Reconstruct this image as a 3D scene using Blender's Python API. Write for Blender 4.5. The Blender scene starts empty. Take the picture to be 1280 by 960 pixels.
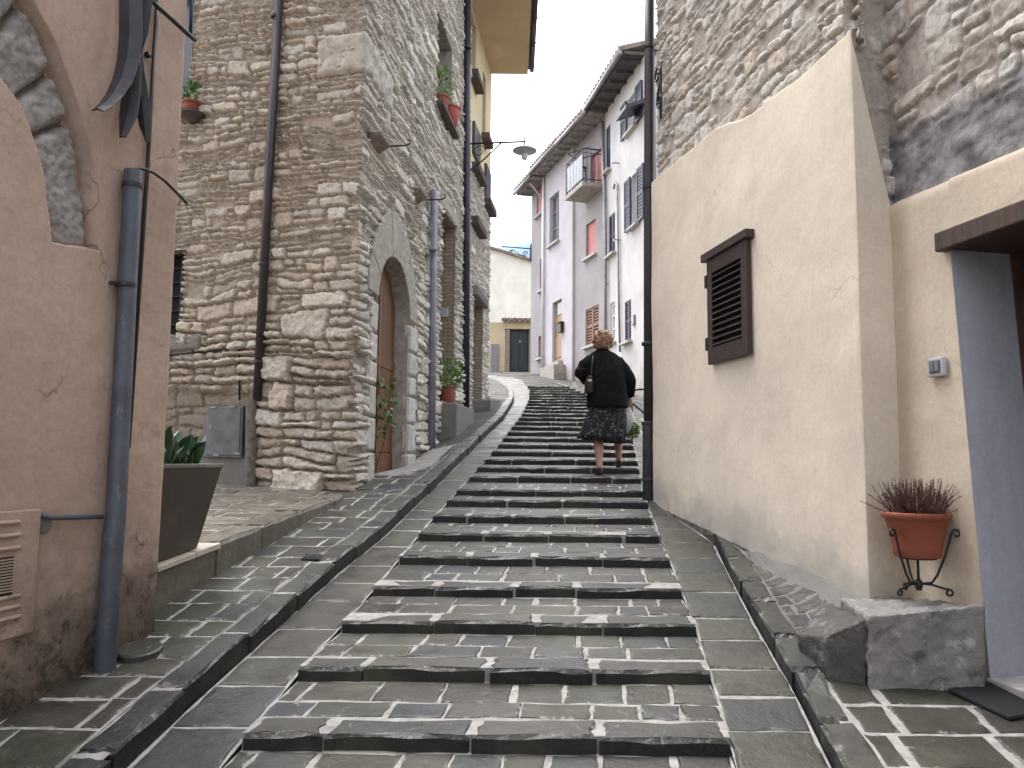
import bpy, bmesh, math, random
import numpy as np
from mathutils import Vector, Matrix

rng = random.Random(7)
R = math.radians
scene = bpy.context.scene
col = scene.collection

# ------------------------------------------------------------------ camera
F = 985.0                       # focal length in pixels of a 1280 wide picture
EYE = Vector((0, 0, 1.77))
PITCH, ROLL = R(5.51), 0.010
_fw = Vector((0, math.cos(PITCH), math.sin(PITCH)))
_u0 = Vector((0, -math.sin(PITCH), math.cos(PITCH)))
_r0 = Vector((1, 0, 0))
UP = _u0 * math.cos(ROLL) - _r0 * math.sin(ROLL)
RT = _r0 * math.cos(ROLL) + _u0 * math.sin(ROLL)
cam_d = bpy.data.cameras.new('camera')
cam_d.sensor_width = 36.0
cam_d.lens = F / 1280 * 36
cam_d.clip_end = 1500
cam_d.clip_start = 0.05
cam = bpy.data.objects.new('camera', cam_d)
col.objects.link(cam)
m = Matrix.Identity(4)
for i in range(3):
    m[i][0] = RT[i]; m[i][1] = UP[i]; m[i][2] = -_fw[i]; m[i][3] = EYE[i]
cam.matrix_world = m
scene.camera = cam

def ray(px, py):
    return _fw + RT * ((px - 640) / F) + UP * ((480 - py) / F)
def at(px, py, d):               # surveyed point: sight line through a pixel at distance d along the street
    v = ray(px, py)
    return EYE + v * (d / v.y)
def S(y):                        # street slope
    return 0.18 * y if y < 25.1 else 4.518 + 0.12 * (y - 25.1)
def ground(px, py, off=0.0):
    v = ray(px, py)
    lo, hi = 0.5, 60.0
    f = lambda d: (EYE + v * (d / v.y)).z - S(d) - off
    for _ in range(60):
        mid = (lo + hi) / 2
        if f(mid) > 0: lo = mid
        else: hi = mid
    return EYE + v * (lo / v.y)

# ------------------------------------------------------------------ scene tree helpers
ORIG = {}
def tag(o, label=None, cat=None, group=None, kind=None):
    if label: o['label'] = label
    if cat: o['category'] = cat
    if group: o['group'] = group
    if kind: o['kind'] = kind
    return o
def thing(name, label, cat, loc, group=None):
    o = bpy.data.objects.new(name, None)
    o.empty_display_size = 0.1
    col.objects.link(o)
    o.location = loc
    ORIG[o.name] = Vector(loc)
    return tag(o, label, cat, group)
def origin_of(p):
    return ORIG.get(p.name, Vector((0, 0, 0))) if p else Vector((0, 0, 0))
def link(name, me, mats, parent=None, smooth=False, bevel=0.0, angle=35, loc=None):
    """me is in world coordinates; parts are stored relative to their thing."""
    base = origin_of(parent) if parent else (Vector(loc) if loc is not None else Vector((0, 0, 0)))
    if base.length > 0:
        me.transform(Matrix.Translation(-base))
    for mm in (mats if isinstance(mats, (list, tuple)) else [mats]):
        me.materials.append(mm)
    o = bpy.data.objects.new(name, me)
    col.objects.link(o)
    if parent:
        o.parent = parent
        ORIG[o.name] = origin_of(parent)
    else:
        o.location = base
        ORIG[o.name] = Vector(base)
    if smooth:
        me.polygons.foreach_set('use_smooth', [True] * len(me.polygons))
    if bevel:
        b = o.modifiers.new('bevel', 'BEVEL'); b.width = bevel; b.segments = 2
        b.limit_method = 'ANGLE'; b.angle_limit = R(angle); b.harden_normals = False
    return o

class MB:
    def __init__(s): s.v = []; s.f = []; s.mi = []; s.cur = 0
    def add(s, vs, fs):
        n = len(s.v)
        s.v += [tuple(p) for p in vs]
        s.f += [tuple(i + n for i in f) for f in fs]
        s.mi += [s.cur] * len(fs)
        return s
    def hexa(s, p):              # 8 points: bottom ring 0-3, top ring 4-7
        return s.add(p, [(3, 2, 1, 0), (4, 5, 6, 7), (0, 1, 5, 4), (1, 2, 6, 5), (2, 3, 7, 6), (3, 0, 4, 7)])
    def box(s, c, size, ax=None):
        ax = ax or (Vector((1, 0, 0)), Vector((0, 1, 0)), Vector((0, 0, 1)))
        c = Vector(c); a, b, d = (ax[i] * size[i] / 2 for i in range(3))
        return s.hexa([c - a - b - d, c + a - b - d, c + a + b - d, c - a + b - d,
                       c - a - b + d, c + a - b + d, c + a + b + d, c - a + b + d])
    def tube(s, path, r, n=10, caps=True):
        path = [Vector(p) for p in path]
        rs = r if isinstance(r, (list, tuple)) else [r] * len(path)
        base = len(s.v); prev = None; vs = []
        for i, p in enumerate(path):
            t = (path[min(i + 1, len(path) - 1)] - path[max(i - 1, 0)]).normalized()
            if prev is None:
                a = t.orthogonal().normalized()
            else:
                a = (prev - t * prev.dot(t))
                a = a.normalized() if a.length > 1e-6 else t.orthogonal().normalized()
            prev = a
            b = t.cross(a)
            for k in range(n):
                an = 2 * math.pi * k / n
                vs.append(p + (a * math.cos(an) + b * math.sin(an)) * rs[i])
        fs = []
        for i in range(len(path) - 1):
            for k in range(n):
                k2 = (k + 1) % n
                fs.append((i * n + k, i * n + k2, (i + 1) * n + k2, (i + 1) * n + k))
        if caps:
            fs.append(tuple(range(n - 1, -1, -1)))
            fs.append(tuple((len(path) - 1) * n + k for k in range(n)))
        return s.add(vs, fs)
    def lathe(s, prof, c, n=24, axis=None, cap=True):   # prof: (radius, height)
        c = Vector(c); z = (axis or Vector((0, 0, 1))).normalized(); a = z.orthogonal().normalized(); b = z.cross(a)
        vs = []
        for r, h in prof:
            for k in range(n):
                an = 2 * math.pi * k / n
                vs.append(c + z * h + (a * math.cos(an) + b * math.sin(an)) * r)
        fs = []
        for i in range(len(prof) - 1):
            for k in range(n):
                k2 = (k + 1) % n
                fs.append((i * n + k, i * n + k2, (i + 1) * n + k2, (i + 1) * n + k))
        if cap:
            fs.append(tuple(range(n - 1, -1, -1)))
            fs.append(tuple((len(prof) - 1) * n + k for k in range(n)))
        return s.add(vs, fs)
    def rings(s, rings, cap=True):
        n = len(rings[0]); vs = [p for r in rings for p in r]; fs = []
        for i in range(len(rings) - 1):
            for k in range(n):
                k2 = (k + 1) % n
                fs.append((i * n + k, i * n + k2, (i + 1) * n + k2, (i + 1) * n + k))
        if cap:
            fs.append(tuple(range(n - 1, -1, -1)))
            fs.append(tuple((len(rings) - 1) * n + k for k in range(n)))
        return s.add(vs, fs)
    def prism(s, poly, d):       # poly: list of points, d: vector of thickness
        n = len(poly); poly = [Vector(p) for p in poly]; d = Vector(d)
        vs = poly + [p + d for p in poly]
        fs = [tuple(range(n - 1, -1, -1)), tuple(range(n, 2 * n))]
        fs += [(k, (k + 1) % n, n + (k + 1) % n, n + k) for k in range(n)]
        return s.add(vs, fs)
    def build(s, name, mats, parent=None, smooth=False, bevel=0.0, fix=True, angle=35, loc=None):
        me = bpy.data.meshes.new(name)
        me.from_pydata(s.v, [], s.f)
        if isinstance(mats, (list, tuple)) and len(mats) > 1:
            me.polygons.foreach_set('material_index', s.mi)
        if fix:
            bm = bmesh.new(); bm.from_mesh(me)
            bmesh.ops.recalc_face_normals(bm, faces=bm.faces)
            bm.to_mesh(me); bm.free()
        if getattr(s, 'ea', None) and len(s.ea) == len(s.v):
            at_ = me.attributes.new('edge', 'FLOAT', 'POINT'); at_.data.foreach_set('value', s.ea)
        me.update()
        return link(name, me, mats, parent, smooth, bevel, angle, loc)

# ------------------------------------------------------------------ noise
def _hash(ix, iy, seed):
    h = (ix.astype(np.int64) * 374761393 + iy.astype(np.int64) * 668265263 + seed * 974634777) & 0xFFFFFFFF
    h = ((h ^ (h >> 13)) * 1274126177) & 0xFFFFFFFF
    h = ((h ^ (h >> 16)) * 2246822519) & 0xFFFFFFFF
    return ((h ^ (h >> 15)) & 0xFFFFFF) / float(0xFFFFFF)
def vnoise(x, y, seed=0):
    ix = np.floor(x); iy = np.floor(y); fx = x - ix; fy = y - iy
    fx = fx * fx * (3 - 2 * fx); fy = fy * fy * (3 - 2 * fy)
    a = _hash(ix, iy, seed); b = _hash(ix + 1, iy, seed); c = _hash(ix, iy + 1, seed); d = _hash(ix + 1, iy + 1, seed)
    return (a + (b - a) * fx + (c - a) * fy + (a - b - c + d) * fx * fy) * 2 - 1
def fbm(x, y, seed=0, octv=4, gain=0.5):
    t = 0; a = 1; s = 0
    for i in range(octv):
        t = t + a * vnoise(x * 2 ** i + i * 17.3, y * 2 ** i - i * 9.1, seed + i); s += a; a *= gain
    return t / s

# ------------------------------------------------------------------ rubble masonry as real relief
def rubble_field(u, v, seed, ch=(0.14, 0.26), sl=(0.15, 0.45), split=(0.3, 0.5, 0.2), mort=0.007,
                 rnd=0.03, prot=0.035, warp=0.035, big=None, rcor=None, miss=0.0, edgen=1.0):
    """relief height, three random numbers per stone, and how far inside its stone a point lies"""
    r = np.random.RandomState(seed)
    uu = u + warp * fbm(u * 2.2, v * 3.1, seed + 1, 3) + 0.012 * vnoise(u * 17, v * 17, seed + 2)
    vv = v + warp * 1.3 * fbm(u * 1.1, v * 1.4, seed + 3, 3) + 0.010 * vnoise(u * 14, v * 14, seed + 4)
    v0, v1 = vv.min() - 0.1, vv.max() + 0.1
    edges = [v0]
    while edges[-1] < v1:
        k = big(edges[-1]) if big else 1.0
        edges.append(edges[-1] + r.uniform(*ch) * k)
    edges = np.array(edges)
    ci = np.clip(np.searchsorted(edges, vv, side='right') - 1, 0, len(edges) - 2)
    e = np.zeros_like(u); rid = np.zeros(u.shape + (3,)); loc = np.zeros(u.shape + (2,)); hgt = np.zeros_like(u)
    u0, u1 = uu.min() - 0.5, uu.max() + 0.5
    for c in range(len(edges) - 1):
        mk = ci == c
        if not mk.any(): continue
        k = big(edges[c]) if big else 1.0
        J = [u0 - r.uniform(0, 0.3)]
        while J[-1] < u1: J.append(J[-1] + r.uniform(*sl) * (k ** 0.8))
        J = np.array(J); n = len(J)
        x = uu[mk]; y = vv[mk]
        si = np.clip(np.searchsorted(J, x, side='right') - 1, 0, n - 2)
        ns = r.choice([1, 2, 3], size=n, p=split)
        cut1 = np.where(ns == 2, r.uniform(0.32, 0.68, n), r.uniform(0.25, 0.4, n)); cut2 = r.uniform(0.6, 0.75, n)
        fy = (y - edges[c]) / (edges[c + 1] - edges[c])
        s_ = ns[si]
        fy2 = fy + 0.12 * vnoise(x * 3.0, np.full_like(x, c * 3.3), seed + 9)
        sub = np.where(s_ == 1, 0, np.where(s_ == 2, (fy2 > cut1[si]).astype(int), (fy2 > cut1[si]).astype(int) + (fy2 > cut2[si]).astype(int)))
        b0 = np.where(sub == 0, 0.0, np.where(sub == 1, cut1[si], cut2[si])); b1 = np.where((s_ == 1) | ((s_ == 2) & (sub == 1)) | (sub == 2), 1.0, np.where(sub == 0, cut1[si], cut2[si]))
        H = edges[c + 1] - edges[c]
        lowd = np.where(b0 > 0, fy2 - b0, fy) * H; upd = np.where(b1 < 1, b1 - fy2, 1 - fy) * H
        # an extra joint inside thin sub courses
        half = (J[si] + J[si + 1]) / 2 + (r.uniform(-0.15, 0.15, (n, 3))[si, sub]) * (J[si + 1] - J[si])
        has = (r.uniform(0, 1, (n, 3))[si, sub] < 0.55) & ((J[si + 1] - J[si]) > 0.2) & (s_ > 1)
        right = has & (x > half)
        a0 = np.where(right, half, J[si]); a1 = np.where(has & ~right, half, J[si + 1])
        du = np.minimum(x - a0, a1 - x); dv = np.minimum(lowd, upd)
        rc = np.minimum(rcor or rnd * 1.3, 0.45 * np.minimum(a1 - a0, (b1 - b0) * H))
        corner = (du < rc) & (dv < rc)
        ee = np.where(corner, rc - np.hypot(rc - du, rc - dv), np.minimum(du, dv))
        e[mk] = ee
        rr = r.uniform(0, 1, (n, 3, 2, 6))[si, sub, right.astype(int)]
        e[mk] = np.where(rr[:, 5] < miss, -0.05, ee)
        rid[mk] = rr[:, :3]
        tilt = (rr[:, 3] - 0.5) * 0.10 * (y - (edges[c] + H / 2)) + (rr[:, 4] - 0.5) * 0.12 * (x - (a0 + a1) / 2)
        hgt[mk] = tilt + (rr[:, 0] - 0.5) * prot * 0.9
    e = e + edgen * (0.006 * vnoise(u * 40, v * 40, seed + 5) + 0.004 * vnoise(u * 90, v * 90, seed + 6))
    t = np.clip((e - mort) / rnd, 0, 1)
    dome = 1 - (1 - t) ** 2.2
    rough = 0.012 * fbm(u * 14, v * 18, seed + 7, 4) + 0.004 * vnoise(u * 70, v * 70, seed + 8)
    h = dome * (prot + hgt + rough) + (1 - dome) * 0.006 * fbm(u * 20, v * 20, seed + 11, 3)
    return h, rid, t

def grid_mesh(name, X, Y, Z, keep, colr, mat, parent=None, smooth=True, loc=None, flip=False):
    nv, nu = X.shape
    me = bpy.data.meshes.new(name)
    idx = np.arange(nv * nu).reshape(nv, nu)
    a = idx[:-1, :-1]; b = idx[:-1, 1:]; c = idx[1:, 1:]; d = idx[1:, :-1]
    quads = np.stack([a, d, c, b] if flip else [a, b, c, d], axis=-1)
    if keep is not None:
        quads = quads[keep]
    quads = quads.reshape(-1, 4)
    used = np.unique(quads)
    remap = np.full(nv * nu, -1); remap[used] = np.arange(len(used))
    quads = remap[quads]
    co = np.stack([X.ravel(), Y.ravel(), Z.ravel()], axis=-1)[used]
    me.vertices.add(len(co)); me.vertices.foreach_set('co', co.astype(np.float32).ravel())
    nq = len(quads)
    me.loops.add(nq * 4); me.loops.foreach_set('vertex_index', quads.astype(np.int32).ravel())
    me.polygons.add(nq); me.polygons.foreach_set('loop_start', np.arange(0, nq * 4, 4, dtype=np.int32))
    me.update(calc_edges=True); me.validate()
    if colr is not None:
        at_ = me.color_attributes.new('Col', 'FLOAT_COLOR', 'POINT')
        c4 = np.ones((len(co), 4), np.float32); c4[:, :3] = colr.reshape(-1, 3)[used]
        at_.data.foreach_set('color', c4.ravel())
    return link(name, me, mat, parent, smooth, 0, 35, loc)

class Wall:
    """vertical wall plane standing on the line A-B; normal points towards 'face'"""
    def __init__(s, A, B, face):
        s.A = Vector((A[0], A[1], 0)); s.B = Vector((B[0], B[1], 0))
        s.t = (s.B - s.A).normalized(); s.L = (s.B - s.A).length
        n = Vector((s.t.y, -s.t.x, 0))
        s.n = n if n.dot(Vector((face[0], face[1], 0)) - s.A) > 0 else -n
        s.z = Vector((0, 0, 1))
    def pt(s, u, z, off=0.0):
        p = s.A + s.t * u + s.n * off; p.z = z; return p
    def uv(s, px, py, off=0.0):
        v = ray(px, py); P = s.A + s.n * off
        k = (P - EYE).dot(s.n) / v.dot(s.n)
        q = EYE + v * k
        return ((q - s.A).dot(s.t), q.z)
    def rect(s, xl, xr, yt, yb, off=0.0):
        """opening from its left / right pixel and its top / bottom pixel at the middle"""
        xm = (xl + xr) / 2
        ua = s.uv(xl, (yt + yb) / 2, off)[0]; ub = s.uv(xr, (yt + yb) / 2, off)[0]
        zt = s.uv(xm, yt, off)[1]; zb = s.uv(xm, yb, off)[1]
        return (min(ua, ub), max(ua, ub), min(zt, zb), max(zt, zb))
    def ax(s): return (s.t, s.n, s.z)
    def bar(s, mb, u0, u1, z0, z1, o0, o1):
        return mb.hexa([s.pt(u0, z0, o0), s.pt(u1, z0, o0), s.pt(u1, z0, o1), s.pt(u0, z0, o1),
                        s.pt(u0, z1, o0), s.pt(u1, z1, o0), s.pt(u1, z1, o1), s.pt(u0, z1, o1)])

def rubble_wall(name, W, u0, u1, z0, z1, du, dz, seed, palette, mat, parent, keep_fn=None, mod=None, off=0.0,
                corner=None, colmod=None, dry=False, **kw):
    nu = int((u1 - u0) / du) + 1; nz = int((z1 - z0) / dz) + 1
    u, v = np.meshgrid(np.linspace(u0, u1, nu), np.linspace(z0, z1, nz))
    h, rid, t = rubble_field(u, v, seed, **kw)
    c = palette(u, v, rid, t, seed)
    if mod: h = mod(u, v, h)
    if colmod: c = colmod(u, v, c)
    ox, oy = W.n.x, W.n.y
    bx = np.zeros_like(u); by = np.zeros_like(u)
    if dry: return v[:, 0], h[:, 0]
    if corner:                    # (u of the corner, width, other wall's normal, the other wall's relief along the arris)
        uc, w, n2, (pv, ph_) = corner
        k = np.clip(1 - np.abs(u - uc) / w, 0, 1); k = k * k * (3 - 2 * k)
        h2 = np.interp(v, pv, ph_)
        rnd2 = 1 - 0.25 * k
        h = h * rnd2
        bx = n2.x * h2 * k * 0.75; by = n2.y * h2 * k * 0.75
    h = h + off
    X = W.A.x + W.t.x * u + ox * h + bx; Y = W.A.y + W.t.y * u + oy * h + by
    keep = None
    if keep_fn is not None:
        uc_ = (u[:-1, :-1] + u[1:, 1:]) / 2; vc_ = (v[:-1, :-1] + v[1:, 1:]) / 2
        keep = keep_fn(uc_, vc_)
    flip = W.t.cross(W.z).dot(W.n) < 0
    return grid_mesh(name, X, Y, v, keep, c, mat, parent, flip=flip)

def in_rect(u, v, r, g=0.0):
    return (u > r[0] - g) & (u < r[1] + g) & (v > r[2] - g) & (v < r[3] + g)

def wall_with_holes(mb, W, u0, u1, z0, z1, holes, depth, back=None):
    us = sorted({u0, u1, *[h[0] for h in holes], *[h[1] for h in holes]})
    zs = sorted({z0, z1, *[h[2] for h in holes], *[h[3] for h in holes]})
    us = [x for x in us if u0 <= x <= u1]; zs = [x for x in zs if z0 <= x <= z1]
    for i in range(len(us) - 1):
        for j in range(len(zs) - 1):
            um = (us[i] + us[i + 1]) / 2; zm = (zs[j] + zs[j + 1]) / 2
            if any(h[0] < um < h[1] and h[2] < zm < h[3] for h in holes): continue
            mb.add([W.pt(us[i], zs[j]), W.pt(us[i + 1], zs[j]), W.pt(us[i + 1], zs[j + 1]), W.pt(us[i], zs[j + 1])], [(0, 1, 2, 3)])
    for h in holes:
        a, b, c, d = h[:4]
        q = [(a, c), (b, c), (b, d), (a, d)]
        for k in range(4):
            p, r_ = q[k], q[(k + 1) % 4]
            mb.add([W.pt(*p), W.pt(*r_), W.pt(*r_, -depth), W.pt(*p, -depth)], [(0, 1, 2, 3)])
    return mb

# ------------------------------------------------------------------ materials
def new_mat(name):
    m_ = bpy.data.materials.new(name); m_.use_nodes = True
    nt = m_.node_tree; nt.nodes.clear()
    out = nt.nodes.new('ShaderNodeOutputMaterial'); bs = nt.nodes.new('ShaderNodeBsdfPrincipled')
    nt.links.new(bs.outputs[0], out.inputs[0])
    return m_, nt, bs
def node(nt, t, **kw):
    n = nt.nodes.new(t)
    for k, v in kw.items():
        if k.startswith('_'): setattr(n, k[1:], v)
        else: n.inputs[k.replace('_', ' ')].default_value = v
    return n
def pos(nt):
    return nt.nodes.new('ShaderNodeNewGeometry').outputs['Position']
def noise(nt, vec, scale, detail=4, rough=0.55, dist=0.0):
    n = node(nt, 'ShaderNodeTexNoise', Scale=scale, Detail=detail, Roughness=rough, Distortion=dist)
    nt.links.new(vec, n.inputs['Vector']); return n.outputs['Fac']
def ramp(nt, fac, stops):
    n = nt.nodes.new('ShaderNodeValToRGB'); cr = n.color_ramp
    while len(cr.elements) < len(stops): cr.elements.new(0.5)
    for e, (p, c) in zip(cr.elements, stops):
        e.position = p; e.color = (c, c, c, 1) if isinstance(c, (int, float)) else (*c, 1)
    nt.links.new(fac, n.inputs[0]); return n.outputs[0]
def mix(nt, fac, a, b, mode='MIX'):
    n = nt.nodes.new('ShaderNodeMix'); n.data_type = 'RGBA'; n.blend_type = mode; n.clamp_factor = True
    for s, v in ((0, fac), (6, a), (7, b)):
        if hasattr(v, 'is_linked') or hasattr(v, 'links'): nt.links.new(v, n.inputs[s])
        elif isinstance(v, (int, float)): n.inputs[s].default_value = v if s == 0 else (v, v, v, 1)
        else: n.inputs[s].default_value = (*v, 1)
    return n.outputs[2]
def math_(nt, op, a, b=None, c=None, clamp=False):
    n = nt.nodes.new('ShaderNodeMath'); n.operation = op; n.use_clamp = clamp
    for i, v in enumerate((a, b, c)):
        if v is None: continue
        if isinstance(v, (int, float)): n.inputs[i].default_value = v
        else: nt.links.new(v, n.inputs[i])
    return n.outputs[0]
def bump(nt, bs, hgt, strength=0.4, dist=0.01):
    n = node(nt, 'ShaderNodeBump', Strength=strength, Distance=dist)
    nt.links.new(hgt, n.inputs['Height']); nt.links.new(n.outputs[0], bs.inputs['Normal'])
def rnd_island(nt):
    return nt.nodes.new('ShaderNodeNewGeometry').outputs['Random Per Island']

def m_plain(name, c, rough=0.6, metal=0.0, var=0.25, scale=9.0, bmp=0.15, spec=0.5, bscale=60):
    m_, nt, bs = new_mat(name); p = pos(nt)
    f = noise(nt, p, scale, 5)
    k = ramp(nt, f, [(0.25, 1 - var), (0.75, 1 + var)])
    nt.links.new(mix(nt, 1.0, c, k, 'MULTIPLY'), bs.inputs['Base Color'])
    bs.inputs['Roughness'].default_value = rough; bs.inputs['Metallic'].default_value = metal
    bs.inputs['Specular IOR Level'].default_value = spec
    if bmp: bump(nt, bs, noise(nt, p, bscale, 3), bmp, 0.004)
    return m_
def m_plaster(name, c, stain=(0.25, 0.2, 0.15), amount=0.35, damp=None, bmp=0.35, streak=0.2, bscale=22, scuff=None, sc=1.0, mould=True, crack=0.0):
    """rendered wall: cloudy tone, weather streaks, patches of grime, optional rising damp (z0, height, slope along y)"""
    m_, nt, bs = new_mat(name); p = pos(nt)
    big = noise(nt, p, 1.1 * sc, 6, 0.6, 0.4)
    base = mix(nt, ramp(nt, big, [(0.3, 0.0), (0.72, 1.0)]), [x * 0.86 for x in c], [min(1, x * 1.10) for x in c])
    mp = node(nt, 'ShaderNodeMapping'); mp.inputs['Scale'].default_value = (7, 7, 0.55)
    nt.links.new(p, mp.inputs['Vector'])
    st = noise(nt, mp.outputs[0], 1.0, 4, 0.6)
    base = mix(nt, math_(nt, 'MULTIPLY', ramp(nt, st, [(0.52, 0.0), (0.75, 1.0)]), streak), base, stain)
    blot = noise(nt, p, 2.7 * sc, 8, 0.68, 0.8)
    base = mix(nt, math_(nt, 'MULTIPLY', ramp(nt, blot, [(0.56, 0.0), (0.70, 1.0)]), amount), base, stain)
    fine = noise(nt, p, 38, 3)
    base = mix(nt, 0.35, base, mix(nt, 1.0, base, ramp(nt, fine, [(0.3, 0.8), (0.7, 1.15)]), 'MULTIPLY'))
    if damp:
        z0, hh, slope, dc = damp
        sx = nt.nodes.new('ShaderNodeSeparateXYZ'); nt.links.new(p, sx.inputs[0])
        zz = math_(nt, 'SUBTRACT', sx.outputs[2], math_(nt, 'MULTIPLY_ADD', sx.outputs[1], slope, z0))
        hz = math_(nt, 'DIVIDE', zz, hh)
        wob = math_(nt, 'MULTIPLY_ADD', noise(nt, p, 2.2, 7, 0.7), 1.5, -0.75)
        tt = math_(nt, 'ADD', hz, wob)
        base = mix(nt, ramp(nt, tt, [(0.0, 0.9), (0.35, 0.65), (0.7, 0.12), (1.0, 0.0)]), base, dc)
        if mould: mould = math_(nt, 'ADD', math_(nt, 'MULTIPLY', hz, -0.16), noise(nt, p, 9.0, 9, 0.8, 0.7))
        if mould: base = mix(nt, ramp(nt, mould, [(0.47, 0.0), (0.54, 0.7)]), base, [x * 0.8 for x in dc])
    if crack:
        wv = nt.nodes.new('ShaderNodeVectorMath'); wv.operation = 'MULTIPLY_ADD'
        nn_ = node(nt, 'ShaderNodeTexNoise', Scale=3.0, Detail=6); nt.links.new(p, nn_.inputs['Vector'])
        nt.links.new(nn_.outputs['Color'], wv.inputs[0]); wv.inputs[1].default_value = (.55, .55, .55); nt.links.new(p, wv.inputs[2])
        vo = node(nt, 'ShaderNodeTexVoronoi', Scale=0.9); vo.feature = 'DISTANCE_TO_EDGE'; nt.links.new(wv.outputs[0], vo.inputs['Vector'])
        cr_ = math_(nt, 'MULTIPLY', ramp(nt, vo.outputs['Distance'], [(0.0, 1.0), (0.007, 0.0)]), ramp(nt, noise(nt, p, 1.4, 3), [(0.52, 0.0), (0.62, crack)]))
        base = mix(nt, cr_, base, [x * 0.35 for x in stain])
    if scuff:
        base = mix(nt, math_(nt, 'MULTIPLY', ramp(nt, noise(nt, p, 5.5 * sc ** .5, 9, 0.75), [(0.55 if sc > 1 else 0.66, 0.0), (0.62 if sc > 1 else 0.70, 1.0)]), 0.6), base, scuff)
    nt.links.new(base, bs.inputs['Base Color'])
    bs.inputs['Roughness'].default_value = 0.92; bs.inputs['Specular IOR Level'].default_value = 0.25
    hs = math_(nt, 'ADD', math_(nt, 'MULTIPLY', noise(nt, p, bscale * 5, 3), 0.35), noise(nt, p, bscale, 5))
    bump(nt, bs, hs, bmp, 0.012)
    return m_
def m_masonry(name, bright=1.0):
    m_, nt, bs = new_mat(name); p = pos(nt)
    a = nt.nodes.new('ShaderNodeAttribute'); a.attribute_name = 'Col'
    k = ramp(nt, noise(nt, p, 26, 6, 0.65), [(0.25, 0.62), (0.5, 1.0), (0.78, 1.28)])
    base = mix(nt, 1.0, a.outputs['Color'], k, 'MULTIPLY')
    li = ramp(nt, noise(nt, p, 8.0, 8, 0.72, 0.6), [(0.60, 0.0), (0.70, 0.4)])
    base = mix(nt, li, base, [x * bright for x in (0.17, 0.155, 0.13)])
    nt.links.new(base, bs.inputs['Base Color'])
    bs.inputs['Roughness'].default_value = 0.93; bs.inputs['Specular IOR Level'].default_value = 0.2
    hs = math_(nt, 'ADD', math_(nt, 'MULTIPLY', noise(nt, p, 140, 3), 0.4), noise(nt, p, 45, 5))
    bump(nt, bs, hs, 0.55, 0.01)
    return m_
def m_paving(name, stops, mortar=(0.31, 0.30, 0.285), smear=0.6, rough=(0.34, 0.66), bmp=0.5):
    """worn sandstone setts: each its own tone, dull stains, old lime smears, a damp sheen"""
    m_, nt, bs = new_mat(name); p = pos(nt)
    ri = rnd_island(nt)
    base = ramp(nt, ri, stops)
    base = mix(nt, 1.0, base, ramp(nt, noise(nt, p, 6.0, 8, 0.7, 0.5), [(0.25, 0.55), (0.55, 1.0), (0.8, 1.45)]), 'MULTIPLY')
    base = mix(nt, ramp(nt, noise(nt, p, 2.0, 6, 0.65), [(0.5, 0.0), (0.7, 0.5)]), base, (0.085, 0.088, 0.055))
    ea = nt.nodes.new('ShaderNodeAttribute'); ea.attribute_name = 'edge'
    nz = math_(nt, 'ADD', noise(nt, p, 13.0, 9, 0.78, 0.6), math_(nt, 'MULTIPLY', ea.outputs['Fac'], 0.10))
    sm = math_(nt, 'MULTIPLY', ramp(nt, nz, [(0.61, 0.0), (0.67, 1.0)]), smear)
    base = mix(nt, sm, base, mortar)
    nt.links.new(base, bs.inputs['Base Color'])
    rr = ramp(nt, noise(nt, p, 4.0, 6, 0.6), [(0.3, rough[0]), (0.7, rough[1])])
    nt.links.new(rr, bs.inputs['Roughness'])
    bs.inputs['Specular IOR Level'].default_value = 0.45
    hs = math_(nt, 'ADD', math_(nt, 'MULTIPLY', noise(nt, p, 90, 4), 0.4), noise(nt, p, 18, 6))
    bump(nt, bs, hs, bmp, 0.012)
    return m_
def m_leaf(name, stops, rough=0.5):
    m_, nt, bs = new_mat(name)
    base = ramp(nt, rnd_island(nt), stops)
    nt.links.new(base, bs.inputs['Base Color']); bs.inputs['Roughness'].default_value = rough
    bs.inputs['Subsurface Weight'].default_value = 0.0
    return m_
def m_wood(name, c, dark, rough=0.55):
    m_, nt, bs = new_mat(name); p = pos(nt)
    mp = node(nt, 'ShaderNodeMapping'); mp.inputs['Scale'].default_value = (22, 22, 1.6); nt.links.new(p, mp.inputs['Vector'])
    f = noise(nt, mp.outputs[0], 1.6, 7, 0.65, 0.5)
    base = mix(nt, ramp(nt, f, [(0.3, 0.0), (0.7, 1.0)]), dark, c)
    base = mix(nt, ramp(nt, noise(nt, p, 5, 6, 0.7), [(0.55, 0), (0.75, 0.5)]), base, [x * 0.5 for x in dark])
    nt.links.new(base, bs.inputs['Base Color']); bs.inputs['Roughness'].default_value = rough
    bump(nt, bs, f, 0.4, 0.006)
    return m_

M = {}
M['pink'] = m_plaster('pink_plaster', (0.49, 0.37, 0.305), (0.25, 0.19, 0.16), 0.35, damp=(0.06, 0.85, 0.18, (0.036, 0.031, 0.024)), scuff=(0.30, 0.25, 0.21), crack=0.7)
M['beige'] = m_plaster('beige_plaster', (0.71, 0.625, 0.52), (0.56, 0.48, 0.39), 0.30, bmp=0.12, streak=0.25, bscale=12, damp=(0.47, 0.42, 0.118, (0.40, 0.375, 0.335)), mould=False, crack=0.35)
M['beige_yellow'] = m_plaster('ochre_plaster', (0.64, 0.545, 0.435), (0.47, 0.38, 0.30), 0.3, bmp=0.3, streak=0.4, crack=0.5)
M['reveal'] = m_plaster('blue_grey_paint', (0.40, 0.41, 0.465), (0.26, 0.26, 0.33), 0.45, bmp=0.25, streak=0.4, scuff=(.5, .5, .54))
M['masonry'] = m_masonry('rubble_masonry')
M['arch'] = m_plain('dressed_stone', (0.34, 0.315, 0.28), 0.9, var=0.35, scale=14, bmp=0.7, spec=0.2, bscale=40)
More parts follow.
